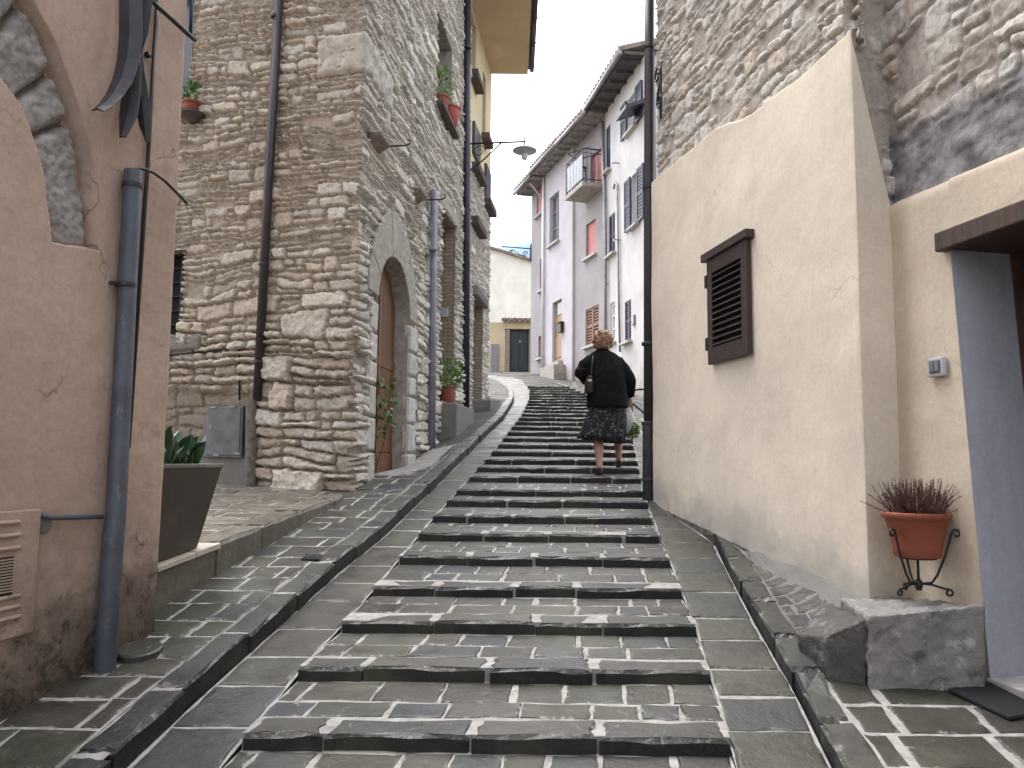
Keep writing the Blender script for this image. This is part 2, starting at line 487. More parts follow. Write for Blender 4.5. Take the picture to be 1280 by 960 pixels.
M['archdark'] = m_plain('weathered_stone', (0.22, 0.205, 0.19), 0.92, var=0.6, scale=18, bmp=0.9, spec=0.2, bscale=30)
M['soffit'] = m_plaster('ochre_soffit', (0.62, 0.47, 0.30), (0.5, 0.36, 0.22), 0.1, bmp=0.1, streak=0.1)
M['yellow'] = m_plaster('yellow_plaster', (0.66, 0.55, 0.36), (0.45, 0.36, 0.25), 0.25, bmp=0.2)
M['cream'] = m_plaster('cream_plaster', (0.88, 0.85, 0.78), (0.7, 0.64, 0.54), 0.15, bmp=0.2)
M['cream_dark'] = m_plaster('buff_plaster', (0.60, 0.48, 0.32), (0.4, 0.3, 0.2), 0.25, bmp=0.2)
M['white'] = m_plaster('white_plaster', (0.54, 0.53, 0.55), (0.42, 0.40, 0.37), 0.3, damp=(-0.1, 1.1, 0.18, (0.30, 0.28, 0.23)), bmp=0.2, streak=0.35)
M['pale'] = m_plaster('pale_lilac_plaster', (0.47, 0.45, 0.495), (0.40, 0.37, 0.39), 0.2, damp=(-0.1, 0.8, 0.18, (0.3, 0.28, 0.28)), bmp=0.2, streak=0.3)
M['mauve'] = m_plaster('mauve_grey_plaster', (0.315, 0.295, 0.32), (0.23, 0.21, 0.22), 0.35, damp=(-0.1, 0.8, 0.18, (0.24, 0.22, 0.22)), bmp=0.25, streak=0.4)
M['grey'] = m_plaster('grey_plaster', (0.31, 0.29, 0.305), (0.2, 0.18, 0.18), 0.4, bmp=0.25, streak=0.4)
M['cement'] = m_plaster('cement_render', (0.20, 0.19, 0.175), (0.10, 0.095, 0.085), 0.5, bmp=0.5, scuff=(0.36, 0.35, 0.34))
M['mortar'] = m_plain('lime_mortar', (0.30, 0.29, 0.275), 0.9, var=0.35, scale=16, bmp=0.6, spec=0.2)
M['mortar_dark'] = m_plain('dirty_mortar', (0.27, 0.25, 0.22), 0.9, var=0.4, scale=16, bmp=0.6, spec=0.2)
setts = [(0.0, (0.032, 0.034, 0.040)), (0.2, (0.043, 0.045, 0.043)), (0.4, (0.040, 0.040, 0.029)), (0.6, (0.050, 0.046, 0.035)), (0.8, (0.033, 0.030, 0.024)), (1.0, (0.058, 0.058, 0.052))]
M['sett'] = m_paving('sandstone_sett', setts)
M['gutter'] = m_paving('gutter_slab', [(0.0, (0.034, 0.036, 0.040)), (0.35, (0.046, 0.046, 0.036)), (0.7, (0.040, 0.035, 0.028)), (1.0, (0.056, 0.054, 0.048))], smear=0.3)
M['sett_far'] = m_paving('far_setts', [(0.0, (0.045, 0.045, 0.047)), (1.0, (0.08, 0.076, 0.068))], smear=0.1, rough=(0.85, 0.97))
M['bedfar'] = m_plain('dark_bed', (0.10, 0.095, 0.085), 0.95, var=.4, bmp=.3, spec=.1)
M['darkblock'] = m_plaster('dark_cement', (0.095, 0.09, 0.085), (0.035, 0.033, 0.032), 0.7, bmp=0.9, streak=.2, bscale=30, scuff=(0.26, 0.255, 0.25), sc=2.6)
M['plinth'] = m_plaster('patched_cement', (0.25, 0.24, 0.23), (0.07, 0.067, 0.065), 0.85, bmp=1.0, streak=.2, bscale=30, scuff=(0.46, 0.45, 0.46), sc=2.6)
M['nosing'] = m_paving('shaded_stone_face', [(0.0, (0.008, 0.008, 0.010)), (0.6, (0.013, 0.013, 0.013)), (1.0, (0.019, 0.018, 0.017))], smear=0.03, rough=(0.6, 0.85))  # dark stone, taken near black to paint shade onto risers and kerb faces
M['kerbstone'] = m_paving('kerb_stone', [(0.0, (0.030, 0.031, 0.036)), (0.5, (0.041, 0.040, 0.035)), (1.0, (0.059, 0.056, 0.050))], smear=0.5)
M['flag'] = m_paving('terrace_flag', [(0.0, (0.12, 0.105, 0.085)), (0.5, (0.16, 0.14, 0.11)), (1.0, (0.2, 0.18, 0.15))], mortar=(0.36, 0.33, 0.28), smear=0.3)
M['terrkerb'] = m_paving('mossy_kerb', [(0.0, (0.115, 0.105, 0.085)), (1.0, (0.15, 0.135, 0.105))], mortar=(0.06, 0.055, 0.04), smear=0.4)
M['slab'] = m_plain('travertine_slab', (0.48, 0.42, 0.35), 0.7, var=0.2, scale=12, bmp=0.3)
M['brownmetal'] = m_plain('brown_painted_copper', (0.030, 0.020, 0.024), 0.45, var=0.35, scale=7, bmp=0.08)
M['bluepipe'] = m_plain('dark_blue_painted_pipe', (0.026, 0.023, 0.040), 0.4, var=0.4, scale=10, bmp=0.1)
M['greypipe'] = m_plain('scuffed_grey_pipe', (0.085, 0.094, 0.115), 0.5, var=0.5, scale=8, bmp=0.3, bscale=25)
M['palepipe'] = m_plain('grey_conduit', (0.22, 0.22, 0.26), 0.5, var=0.25, scale=8, bmp=0.1)
M['iron'] = m_plain('wrought_iron', (0.014, 0.014, 0.017), 0.5, var=0.3, scale=20, bmp=0.25)
M['slate'] = m_plain('dark_slate_iron', (0.035, 0.035, 0.045), 0.5, var=0.4, scale=9, bmp=0.25)
M['black'] = m_plain('dark_interior', (0.006, 0.005, 0.005), 0.9, bmp=0)
M['cable'] = m_plain('black_cable', (0.012, 0.011, 0.015), 0.5, bmp=0)
M['shutter'] = m_plain('dark_brown_shutter_paint', (0.040, 0.024, 0.022), 0.5, var=0.3, scale=14, bmp=0.2)
M['blueshut'] = m_plain('navy_shutter_paint', (0.018, 0.019, 0.055), 0.5, var=0.3, scale=14, bmp=0.1)
M['pinkshut'] = m_plain('faded_pink_roller', (0.50, 0.20, 0.20), 0.7, var=0.12, scale=6, bmp=0.2)
M['brownshut'] = m_plain('red_brown_shutter', (0.20, 0.095, 0.060), 0.6, var=0.25, scale=10, bmp=0.15)
M['glass'] = m_plain('window_glass', (0.10, 0.11, 0.13), 0.12, var=0.3, scale=2, bmp=0.0)
M['whiteframe'] = m_plain('white_frame', (0.62, 0.62, 0.64), 0.5, var=0.1, bmp=0.1)
M['sill'] = m_plain('stone_sill', (0.42, 0.40, 0.39), 0.8, var=0.3, scale=12, bmp=0.3)
M['sillbrown'] = m_plain('brown_sill', (0.075, 0.055, 0.048), 0.8, var=0.3, scale=12, bmp=0.3)
M['doorwood'] = m_wood('red_brown_door_wood', (0.20, 0.075, 0.026), (0.085, 0.028, 0.012), 0.5)
M['darkwood'] = m_wood('dark_lintel_wood', (0.085, 0.042, 0.025), (0.030, 0.016, 0.012), 0.6)
M['palewood'] = m_wood('tan_door_wood', (0.33, 0.22, 0.10), (0.2, 0.12, 0.06), 0.5)
M['terracotta'] = m_plain('terracotta', (0.25, 0.066, 0.036), 0.65, var=0.18, scale=9, bmp=0.15)
M['redpot'] = m_plain('red_plastic_pot', (0.36, 0.065, 0.05), 0.5, var=0.1, bmp=0.05)
M['corten'] = m_plain('brown_planter', (0.058, 0.045, 0.033), 0.45, var=0.35, scale=5, bmp=0.25, bscale=20)
M['rim'] = m_plain('worn_rim', (0.16, 0.135, 0.11), 0.5, var=0.35, scale=10, bmp=0.2)
def m_scuffed(name, c, scuff, rough=0.55, rust=(0.10, 0.05, 0.03)):
    m_, nt, bs = new_mat(name); p = pos(nt)
    mp = node(nt, 'ShaderNodeMapping'); mp.inputs['Scale'].default_value = (1, 1, 0.35); nt.links.new(p, mp.inputs['Vector'])
    base = mix(nt, ramp(nt, noise(nt, p, 5, 7, 0.7, .5), [(0.3, 0), (0.7, 1)]), [x * 0.65 for x in c], [x * 1.3 for x in c])
    base = mix(nt, ramp(nt, noise(nt, mp.outputs[0], 34, 8, 0.75), [(0.60, 0.0), (0.66, 0.75)]), base, scuff)
    base = mix(nt, ramp(nt, noise(nt, mp.outputs[0], 11, 9, 0.75, .6), [(0.64, 0.0), (0.70, 0.6)]), base, rust)
    nt.links.new(base, bs.inputs['Base Color']); bs.inputs['Roughness'].default_value = rough
    bump(nt, bs, noise(nt, p, 24, 5), 0.25, 0.004); return m_
M['greypipe'] = m_scuffed('scuffed_grey_pipe', (0.075, 0.083, 0.108), (0.24, 0.25, 0.27))
M['soil'] = m_plain('soil', (0.02, 0.015, 0.011), 0.95, bmp=0.8, bscale=30)
M['tile'] = m_plain('roof_tile', (0.25, 0.205, 0.175), 0.9, var=0.5, scale=5, bmp=0.5)
M['eavewood'] = m_plain('dark_eave_boards', (0.085, 0.075, 0.08), 0.8, var=0.35, scale=9, bmp=0.3)
M['eavegrey'] = m_plain('grey_eave_boards', (0.26, 0.245, 0.25), 0.85, var=0.4, scale=9, bmp=0.3)
M['zinc'] = m_plain('zinc_gutter', (0.26, 0.25, 0.27), 0.45, 0.4, var=0.3, scale=8, bmp=0.1)
M['balcony'] = m_plain('balcony_concrete', (0.32, 0.30, 0.27), 0.9, var=0.4, scale=9, bmp=0.4)
M['meter'] = m_plain('grey_meter_cover', (0.125, 0.13, 0.135), 0.6, var=0.4, scale=7, bmp=0.25, bscale=15)
M['teal'] = m_plain('dark_teal_door', (0.012, 0.026, 0.036), 0.4, var=0.25, bmp=0.1)
M['greydoor'] = m_plain('grey_lilac_door', (0.24, 0.22, 0.26), 0.6, var=0.2, bmp=0.1)
M['plastic'] = m_plain('pale_grey_plastic', (0.45, 0.45, 0.48), 0.4, var=0.1, bmp=0)
M['plasticdark'] = m_plain('grey_button', (0.09, 0.09, 0.10), 0.35, var=0.1, bmp=0)
M['mat'] = m_plain('black_rubber_mat', (0.010, 0.010, 0.012), 0.85, var=0.3, scale=60, bmp=0.8, bscale=140)
M['enamel'] = m_plain('grey_enamel_lamp', (0.42, 0.41, 0.45), 0.45, var=0.15, bmp=0.05)
M['lampglass'] = m_plain('frosted_lamp_glass', (0.62, 0.60, 0.66), 0.3, var=0.05, bmp=0)
M['blueiron'] = m_plain('dark_bracket_iron', (0.03, 0.05, 0.075), 0.5, var=0.2, bmp=0.05)
M['leaf'] = m_leaf('green_leaf', [(0.0, (0.035, 0.085, 0.015)), (0.5, (0.075, 0.16, 0.03)), (1.0, (0.13, 0.24, 0.05))])
M['lightleaf'] = m_leaf('light_green_leaf', [(0.0, (0.06, 0.13, 0.025)), (0.5, (0.12, 0.24, 0.05)), (1.0, (0.20, 0.33, 0.09))])
M['darkleaf'] = m_leaf('dark_fleshy_leaf', [(0.0, (0.012, 0.038, 0.016)), (0.6, (0.022, 0.065, 0.028)), (1.0, (0.04, 0.10, 0.045))], 0.35)
M['heather'] = m_leaf('dry_heather', [(0.0, (0.055, 0.030, 0.024)), (0.5, (0.110, 0.048, 0.046)), (1.0, (0.16, 0.085, 0.055))], 0.8)
M['herb'] = m_leaf('green_vegetable', [(0.0, (0.07, 0.14, 0.02)), (1.0, (0.20, 0.30, 0.05))])
M['skin'] = m_plain('skin', (0.37, 0.215, 0.16), 0.5, var=0.12, bmp=0.05)
M['coat'] = m_plain('black_wool', (0.0075, 0.0075, 0.0095), 0.9, var=0.3, scale=30, bmp=0.5, spec=0.15, bscale=120)
M['shoe'] = m_plain('black_shoe_leather', (0.006, 0.006, 0.007), 0.4, bmp=0.05)
M['bagleather'] = m_plain('dark_brown_leather', (0.020, 0.014, 0.014), 0.45, bmp=0.1)
def _skirt():
    m_, nt, bs = new_mat('patterned_skirt_cloth'); p = pos(nt)
    v = node(nt, 'ShaderNodeTexVoronoi', Scale=30.0); nt.links.new(p, v.inputs['Vector'])
    f = ramp(nt, v.outputs['Distance'], [(0.25, 1.0), (0.5, 0.0)])
    f2 = math_(nt, 'MULTIPLY', f, ramp(nt, noise(nt, p, 16, 3), [(0.45, 0), (0.6, 1)]))
    nt.links.new(mix(nt, f2, (0.010, 0.010, 0.013), (0.15, 0.15, 0.16)), bs.inputs['Base Color'])
    bs.inputs['Roughness'].default_value = 0.85; return m_
M['skirt'] = _skirt()
def _hair():
    m_, nt, bs = new_mat('auburn_hair'); p = pos(nt)
    f = noise(nt, p, 55, 4)
    nt.links.new(mix(nt, ramp(nt, f, [(0.3, 0), (0.7, 1)]), (0.10, 0.045, 0.026), (0.40, 0.235, 0.14)), bs.inputs['Base Color'])
    bs.inputs['Roughness'].default_value = 0.6; bump(nt, bs, f, 0.6, 0.01); return m_
M['hair'] = _hair()
def _bag():
    m_, nt, bs = new_mat('thin_white_plastic')
    bs.inputs['Base Color'].default_value = (0.72, 0.73, 0.74, 1); bs.inputs['Roughness'].default_value = 0.3
    bs.inputs['Alpha'].default_value = 0.62
    bump(nt, bs, noise(nt, pos(nt), 22, 4), 0.6, 0.02); return m_
M['plasticbag'] = _bag()

# stone palettes: base colours of the stones and of the mortar between them
def palette(stones, mortar, light=0.14, dark=0.12):
    S_ = np.array(stones)
    def f(u, v, rid, t, seed):
        i = np.clip((rid[..., 1] * len(S_)).astype(int), 0, len(S_) - 1)
        c = S_[i] * (0.87 + 0.24 * rid[..., 0])[..., None]
        c = np.where((rid[..., 2] > 1 - light)[..., None], np.array([0.56, 0.535, 0.49]), c)
        c = np.where((rid[..., 2] < dark)[..., None], c * 0.74, c)
        k = np.clip(t * 2.2, 0, 1)[..., None]
        mo = np.array(mortar) * (1 + 0.18 * fbm(u * 5, v * 5, seed + 21, 3))[..., None]
        return mo * (1 - k) + c * k
    return f
PAL_FRONT = palette([(0.512, 0.465, 0.392), (0.469, 0.426, 0.363), (0.545, 0.504, 0.439), (0.436, 0.403, 0.351), (0.491, 0.426, 0.357)], (0.37, 0.32, 0.265), 0.06, 0.05)
PAL_SIDE = palette([(0.550, 0.510, 0.450), (0.503, 0.464, 0.405), (0.608, 0.568, 0.502), (0.456, 0.423, 0.376)], (0.33, 0.30, 0.265), 0.12, 0.05)
PAL_RIGHT = palette([(0.56, 0.515, 0.46), (0.52, 0.48, 0.43), (0.60, 0.555, 0.50), (0.50, 0.43, 0.37)], (0.40, 0.352, 0.312), 0.20, 0.03)

# =================================================================== the street surface
def poly(pts):
    pts = sorted((p.y, p.x) for p in pts)
    ys = np.array([p[0] for p in pts]); xs = np.array([p[1] for p in pts])
    def f(y):
        if y < ys[0]: return float(xs[0] + (y - ys[0]) * (xs[1] - xs[0]) / (ys[1] - ys[0]))
        if y > ys[-1]: return float(xs[-1])
        return float(np.interp(y, ys, xs))
    return f
KERB = poly([ground(x, y, 0.12) for x, y in ((125, 957), (220, 870), (332, 775), (420, 700), (480, 655), (560, 582), (606, 538), (629, 518), (642, 497), (641, 486), (629, 477), (615, 471))] + [Vector((-1.2, 23.0, 0)), Vector((-2.4, 23.5, 0))])
SL = poly([ground(x, y, 0.02) for x, y in ((300, 930), (375, 840), (465, 740), (540, 650), (597, 587), (622, 559), (638, 538), (652, 520), (661, 500), (662, 488), (652, 475))] + [Vector((.0, 23.4, 0)), Vector((-.36, 23.8, 0)), Vector((-.95, 24.2, 0)), Vector((-2.2, 24.6, 0))])
_sr = [ground(x, y, 0.02) for x, y in ((912, 930), (887, 843), (867, 779), (835, 697), (817, 653), (803, 610), (798, 582), (791, 555))]
SR = poly(_sr + [Vector((1.88, 13.5, 0)), Vector((1.9, 16, 0)), Vector((1.62, 19, 0)), Vector((1.2, 21.5, 0))])
GK = poly([ground(x, y, 0.07) for x, y in ((1048, 960), (995, 855), (946, 773), (908, 703), (890, 665))])
# plaster corner house on the right: line of its street wall
RW_FAR = ground(817, 627, 0.03); RW_NEAR_D = 4.336
_k = ray(1086, 744); RW_NEAR = EYE + _k * (RW_NEAR_D / _k.y)
RWALL = Wall(RW_NEAR, RW_FAR, (0, 5))
def rw_x(y): return RW_NEAR.x + (RW_FAR.x - RW_NEAR.x) * (y - RW_NEAR.y) / (RW_FAR.y - RW_NEAR.y)

def slab(mb, quad, zfn, drop=0.05, bev=0.008, jit=0.006, seg=3, lift=0.003, side=None, topm=0):
    """one worn stone: quad of (x, y) corners, uneven edges, chamfered top"""
    q = [Vector((c[0] + rng.uniform(-jit, jit), c[1] + rng.uniform(-jit, jit))) for c in quad]
    out = []
    for i in range(4):
        a, b = q[i], q[(i + 1) % 4]; e = b - a
        if e.length < 1e-4: return
        nn = Vector((-e.y, e.x)).normalized()
        for k in range(seg):
            j = 0 if k == 0 else rng.uniform(-jit, jit) * 0.8
            out.append(a + e * (k / seg) + nn * j)
    c = sum(out, Vector((0, 0))) / len(out)
    dz = rng.uniform(-lift, lift); tx = rng.uniform(-lift, lift) * 2; ty = rng.uniform(-lift, lift) * 2
    n = len(out); base = []
    top = lambda p: zfn(p.x, p.y) + dz + (p.x - c.x) * tx + (p.y - c.y) * ty
    ins = []
    for p in out:
        dvec = c - p; L = dvec.length
        ins.append(p + dvec * min(0.3, bev * rng.uniform(0.8, 1.8) * 1.3 / max(L, 1e-3)))
    in2 = []
    for p in out:
        dvec = c - p; L = dvec.length
        in2.append(p + dvec * min(0.62, rng.uniform(0.018, 0.038) / max(L, 1e-3)))
    vs = [(p.x, p.y, zfn(p.x, p.y) - drop) for p in out] + [(p.x, p.y, top(p) - bev * rng.uniform(0.7, 1.5)) for p in out] + [(p.x, p.y, top(p) - 0.001) for p in ins] + [(p.x, p.y, top(p)) for p in in2]
    fs_side = [(k, (k + 1) % n, n + (k + 1) % n, n + k) for k in range(n)]
    fs_top = [(n * r_ + k, n * r_ + (k + 1) % n, n * r_ + n + (k + 1) % n, n * r_ + n + k) for r_ in (1, 2) for k in range(n)] + [tuple(range(3 * n, 4 * n))]
    o = len(mb.v)
    if not hasattr(mb, 'ea'): mb.ea = []
    mb.ea += [0.5] * n + [1.0] * n + [0.8] * n + [0.0] * n
    mb.v += vs
    mb.f += [tuple(i + o for i in f) for f in fs_side + fs_top]
    mb.mi += [topm if side is None else side] * n + [topm] * (2 * n + 1)

def pave(mb, lf, rf, y0, y1, row, ln, zfn, joint=0.016, **kw):
    y = y0
    while y < y1 - 0.03:
        h = rng.uniform(*row)
        if y + h > y1 - row[0] * 0.5: h = y1 - y
        x = 0.0
        w = lambda yy: max(rf(yy) - lf(yy), 0.01)
        W_ = w(y + h / 2)
        cuts = [0.0]
        c = rng.uniform(ln[0] * 0.4, ln[1])
        while c < W_ - ln[0] * 0.5:
            cuts.append(c / W_); c += rng.uniform(*ln)
        cuts.append(1.0)
        jy = joint / 2
        for a, b in zip(cuts[:-1], cuts[1:]):
            ja = joint / 2 / W_
            pts = []
            for fr, yy in ((a + ja, y + jy), (b - ja, y + jy), (b - ja, y + h - jy), (a + ja, y + h - jy)):
                pts.append((lf(yy) + fr * w(yy), yy))
            slab(mb, pts, zfn, **kw)
        y += h
def bed(mb, lf, rf, y0, y1, zfn, below=0.007, n=None, nx=1):
    n = n or max(2, int((y1 - y0) / 0.25))
    for i in range(n):
        a = y0 + (y1 - y0) * i / n; b = y0 + (y1 - y0) * (i + 1) / n
        for k in range(nx):
            p = [(lf(a) + (rf(a) - lf(a)) * k / nx, a), (lf(a) + (rf(a) - lf(a)) * (k + 1) / nx, a),
                 (lf(b) + (rf(b) - lf(b)) * (k + 1) / nx, b), (lf(b) + (rf(b) - lf(b)) * k / nx, b)]
            mb.add([(x, y, zfn(x, y) - below) for x, y in p], [(0, 1, 2, 3)])

# ground under everything, out to the horizon
mb = MB()
ys = [-400, -60, -20] + [i * 1.0 for i in range(-6, 37)] + [60, 120, 400]
zg = lambda y: S(max(min(y, 34), -20)) - 0.22
xs = [-400, -60, -12, 0, 12, 60, 400]
vs = [(x, y, zg(y)) for y in ys for x in xs]
fs = [(j * 7 + i, j * 7 + i + 1, (j + 1) * 7 + i + 1, (j + 1) * 7 + i) for j in range(len(ys) - 1) for i in range(6)]
mb.add(vs, fs)
M['earth'] = m_plain('bare_earth', (0.10, 0.09, 0.07), 0.95, var=0.4, scale=2, bmp=0.5)
tag(mb.build('ground', M['earth']), kind='structure')

# steps
STEP = [ground(600, y, 0).y for y in (939, 851, 791, 745, 706, 676, 653, 633, 619, 602, 590, 580)]
while STEP[0] > 1.0: STEP.insert(0, STEP[0] - 0.61)
while STEP[-1] < 20.3: STEP.append(STEP[-1] + 0.575)
RISE = 0.060
def step_z(k):
    a, b = STEP[k], STEP[k + 1] if k + 1 < len(STEP) else STEP[k] + 0.58
    za = S(a) + RISE; zb = S(b) - 0.004
    return lambda x, y: za + (y - a) * (zb - za) / (b - a)
def tread_z(y):
    for k in range(len(STEP) - 1):
        if STEP[k] <= y < STEP[k + 1]: return step_z(k)(0, y)
    return S(y)
mb = MB(); mo = MB()
for k in range(len(STEP) - 1):
    a, b = STEP[k], STEP[k + 1]; zf = step_z(k)
    nd = rng.uniform(0.14, 0.17)
    near = a < 9
    # nosing stones: darker front colour paints in the riser shade, kerbstone top
    W_ = SR(a) - SL(a); x = 0.0
    lo, hi = (0.36, 0.62) if near else (0.4, 0.8)
    cuts = [0.0]; c = rng.uniform(0.25, hi)
    while c < W_ - 0.25: cuts.append(c / W_); c += rng.uniform(lo, hi)
    cuts.append(1.0)
    for p, q in zip(cuts[:-1], cuts[1:]):
        j = 0.008 / W_; dy = rng.uniform(-0.012, 0.006)
        quad = [(SL(yy) + fr * (SR(yy) - SL(yy)), yy + (dy if yy == a else 0)) for fr, yy in ((p + j, a), (q - j, a), (q - j, a + nd), (p + j, a + nd))]
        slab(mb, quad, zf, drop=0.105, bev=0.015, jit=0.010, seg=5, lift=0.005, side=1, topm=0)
    pave_mb = MB()
    mb.cur = 0
    def _p(m_):
        pave(m_, SL, SR, a + nd + 0.012, b - 0.008, (0.17, 0.25), (0.17, 0.40) if near else (0.22, 0.45), zf, joint=0.012 if near else 0.016, jit=0.009, bev=0.006, topm=2, side=2)
    _p(mb)
    # lime bed: tread and riser sheets
    n = 3
    for i in range(n):
        ya = a + 0.02 + (b + 0.02 - a - 0.02) * i / n; yb = a + 0.02 + (b - a) * (i + 1) / n
        mo.add([(SL(ya), ya, zf(0, ya) - 0.005), (SR(ya), ya, zf(0, ya) - 0.005), (SR(yb), yb, zf(0, yb) - 0.005), (SL(yb), yb, zf(0, yb) - 0.005)], [(0, 1, 2, 3)])
    mo.add([(SL(a), a + 0.02, S(a) - 0.05), (SR(a), a + 0.02, S(a) - 0.05), (SR(a), a + 0.02, zf(0, a) - 0.004), (SL(a), a + 0.02, zf(0, a) - 0.004)], [(0, 1, 2, 3)])
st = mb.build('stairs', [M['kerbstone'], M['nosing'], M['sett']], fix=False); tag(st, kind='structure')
mo.build('joint_mortar', M['mortar'], st, fix=False)

# gutters either side of the steps
zgut = lambda x, y: S(y) + 0.022
mb = MB(); mo = MB()
def gutter_slabs(lf, rf, y0, y1, ln):
    y = y0
    while y < y1:
        h = rng.uniform(*ln)
        slab(mb, [(lf(y + .006) + .008, y + .006), (rf(y + .006) - .008, y + .006), (rf(y + h - .006) - .008, y + h - .006), (lf(y + h - .006) + .008, y + h - .006)], zgut, drop=0.10, bev=0.007, jit=0.006, seg=4, lift=0.004)
        y += h
    bed(mo, lf, rf, y0, y1, zgut, 0.006)
gutter_slabs(KERB, SL, 0.9, 21.0, (0.28, 0.52)); gutter_slabs(KERB, SL, 21.0, 24.3, (0.2, 0.3))
rg = lambda y: GK(y) if y < 6.3 else rw_x(y) if y < 7.5 else SR(y) + 0.42
gutter_slabs(SR, rg, 0.9, 7.4, (0.26, 0.46))
gt = mb.build('gutter', M['gutter'], fix=False); tag(gt, kind='structure')
mo.build('joint_mortar', M['mortar'], gt, fix=False)
# strip of paving along the right hand houses further up
mb = MB(); mo = MB()
pave(mb, SR, lambda y: SR(y) + 1.7, 7.45, 21.5, (0.3, 0.5), (0.35, 0.6), lambda x, y: S(y) + 0.03, jit=0.008)
bed(mo, SR, lambda y: SR(y) + 1.7, 7.45, 21.5, lambda x, y: S(y) + 0.03)
sp = mb.build('side_path', M['gutter'], fix=False); tag(sp, kind='structure'); mo.build('joint_mortar', M['mortar_dark'], sp, fix=False)

# left walkway with its raised kerb
def sag(y): return float(np.interp(y, [8.2, 9.5, 10.2, 12.5, 13.6, 15.5], [0, .20, .19, .10, .09, 0]))
_sx = ground(437, 612, 0.12); _sx2 = ground(610, 497, 0.12)
def zwalk(x, y):
    if y < 8.2 or y > 15.5: return S(y) + 0.12
    xs_ = _sx.x + (_sx2.x - _sx.x) * (y - _sx.y) / (_sx2.y - _sx.y)
    k = min(max((KERB(y) - 0.12 - x) / max(KERB(y) - 0.12 - xs_, .05), 0), 1)
    return S(y) + 0.12 - sag(y) * k
mb = MB(); mo = MB()
kin = lambda y: KERB(y) - (0.15 if y < 16 else 0.10)
y = 0.9
while y < 23.2:
    h = rng.uniform(0.34, 0.62) if y < 20 else 0.25
    dx = rng.uniform(-0.006, 0.006)
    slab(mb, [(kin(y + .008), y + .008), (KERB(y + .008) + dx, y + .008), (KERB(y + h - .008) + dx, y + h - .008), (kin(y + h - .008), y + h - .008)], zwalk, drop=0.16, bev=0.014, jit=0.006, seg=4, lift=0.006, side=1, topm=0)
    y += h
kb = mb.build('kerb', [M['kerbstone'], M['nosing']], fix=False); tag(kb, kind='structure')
bed(mo, kin, lambda y: KERB(y) - 0.02, 0.9, 23.2, zwalk, 0.008); mo.build('joint_mortar', M['mortar'], kb, fix=False)

# left houses: base lines
_pa, _pb = ground(0, 902, 0.12), ground(195, 790, 0.12)
_pd = (_pb - _pa); _pd.z = 0; _pd.normalize()
PINK = Wall(_pb - _pd * 3.2, _pb, (0, 3))            # u runs up the street, corner at PINK.L
CORN = ground(437, 612, 0.12)
_se = ground(610, 497, 0.12)
_sd = (_se - CORN); _sd.z = 0; _sd.normalize()
SIDE = Wall(CORN, CORN + _sd * 12, (3, 12))           # stone facade along the street
FRONT = Wall(CORN, CORN + Vector((-0.956, 0.29, 0)) * 3.4, (-2, 3))
def side_x(y): return CORN.x + _sd.x / _sd.y * (y - CORN.y)
print('corner', CORN, 'side dir', _sd, 'pink', _pa, _pb, 'rw', RW_NEAR, RW_FAR)
wl = lambda y: (-2.6 if y < CORN.y else side_x(y) - 0.15 if y < _se.y + 0.3 else KERB(y) - 2.0)
mb = MB(); mo = MB()
def wl_ln(y): return wl(y)
pave(mb, wl, kin, 0.9, 10.5, (0.15, 0.27), (0.18, 0.38), zwalk, joint=0.014, jit=0.008, bev=0.006, topm=0)
pave(mb, wl, kin, 10.5, 23.0, (0.4, 0.6), (0.4, 0.7), zwalk, joint=0.014, jit=0.009, bev=0.006, topm=1)
bed(mo, wl, kin, 0.9, 10.5, zwalk, 0.005); bed(mo, wl, kin, 10.5, 23.0, zwalk, 0.03)
wk = mb.build('walkway', [M['sett'], M['sett_far']], fix=False); tag(wk, kind='structure'); mo.build('joint_mortar', M['mortar'], wk, fix=False)

# paved crest at the top of the flight, turning left
mb = MB(); mo = MB()
zt = lambda x, y: S(y)
l2 = lambda y: -6.0 if y > 21.4 else SL(y)
r2 = lambda y: 3.0
pave(mb, SL, lambda y: 3.0, 21.4, 24.4, (0.22, 0.4), (0.3, 0.55), zt, joint=0.016, jit=0.01, lift=0.006)
pave(mb, lambda y: -7.0, lambda y: 3.0, 24.6, 33.2, (0.22, 0.4), (0.3, 0.55), zt, joint=0.016, jit=0.01, lift=0.006)
pave(mb, SL, lambda y: SR(y), STEP[-1] + 0.01, 21.4, (0.2, 0.3), (0.3, 0.5), zt, joint=0.03, jit=0.01, lift=0.006)
bed(mo, SL, lambda y: 3.0, 21.3, 24.6, zt, 0.012); bed(mo, lambda y: -7.0, lambda y: 3.0, 24.5, 33.4, zt, 0.012); bed(mo, SL, SR, STEP[-1], 21.4, zt, 0.006)
tp = mb.build('upper_road', M['sett_far'], fix=False); tag(tp, kind='structure'); mo.build('joint_mortar', M['bedfar'], tp, fix=False)

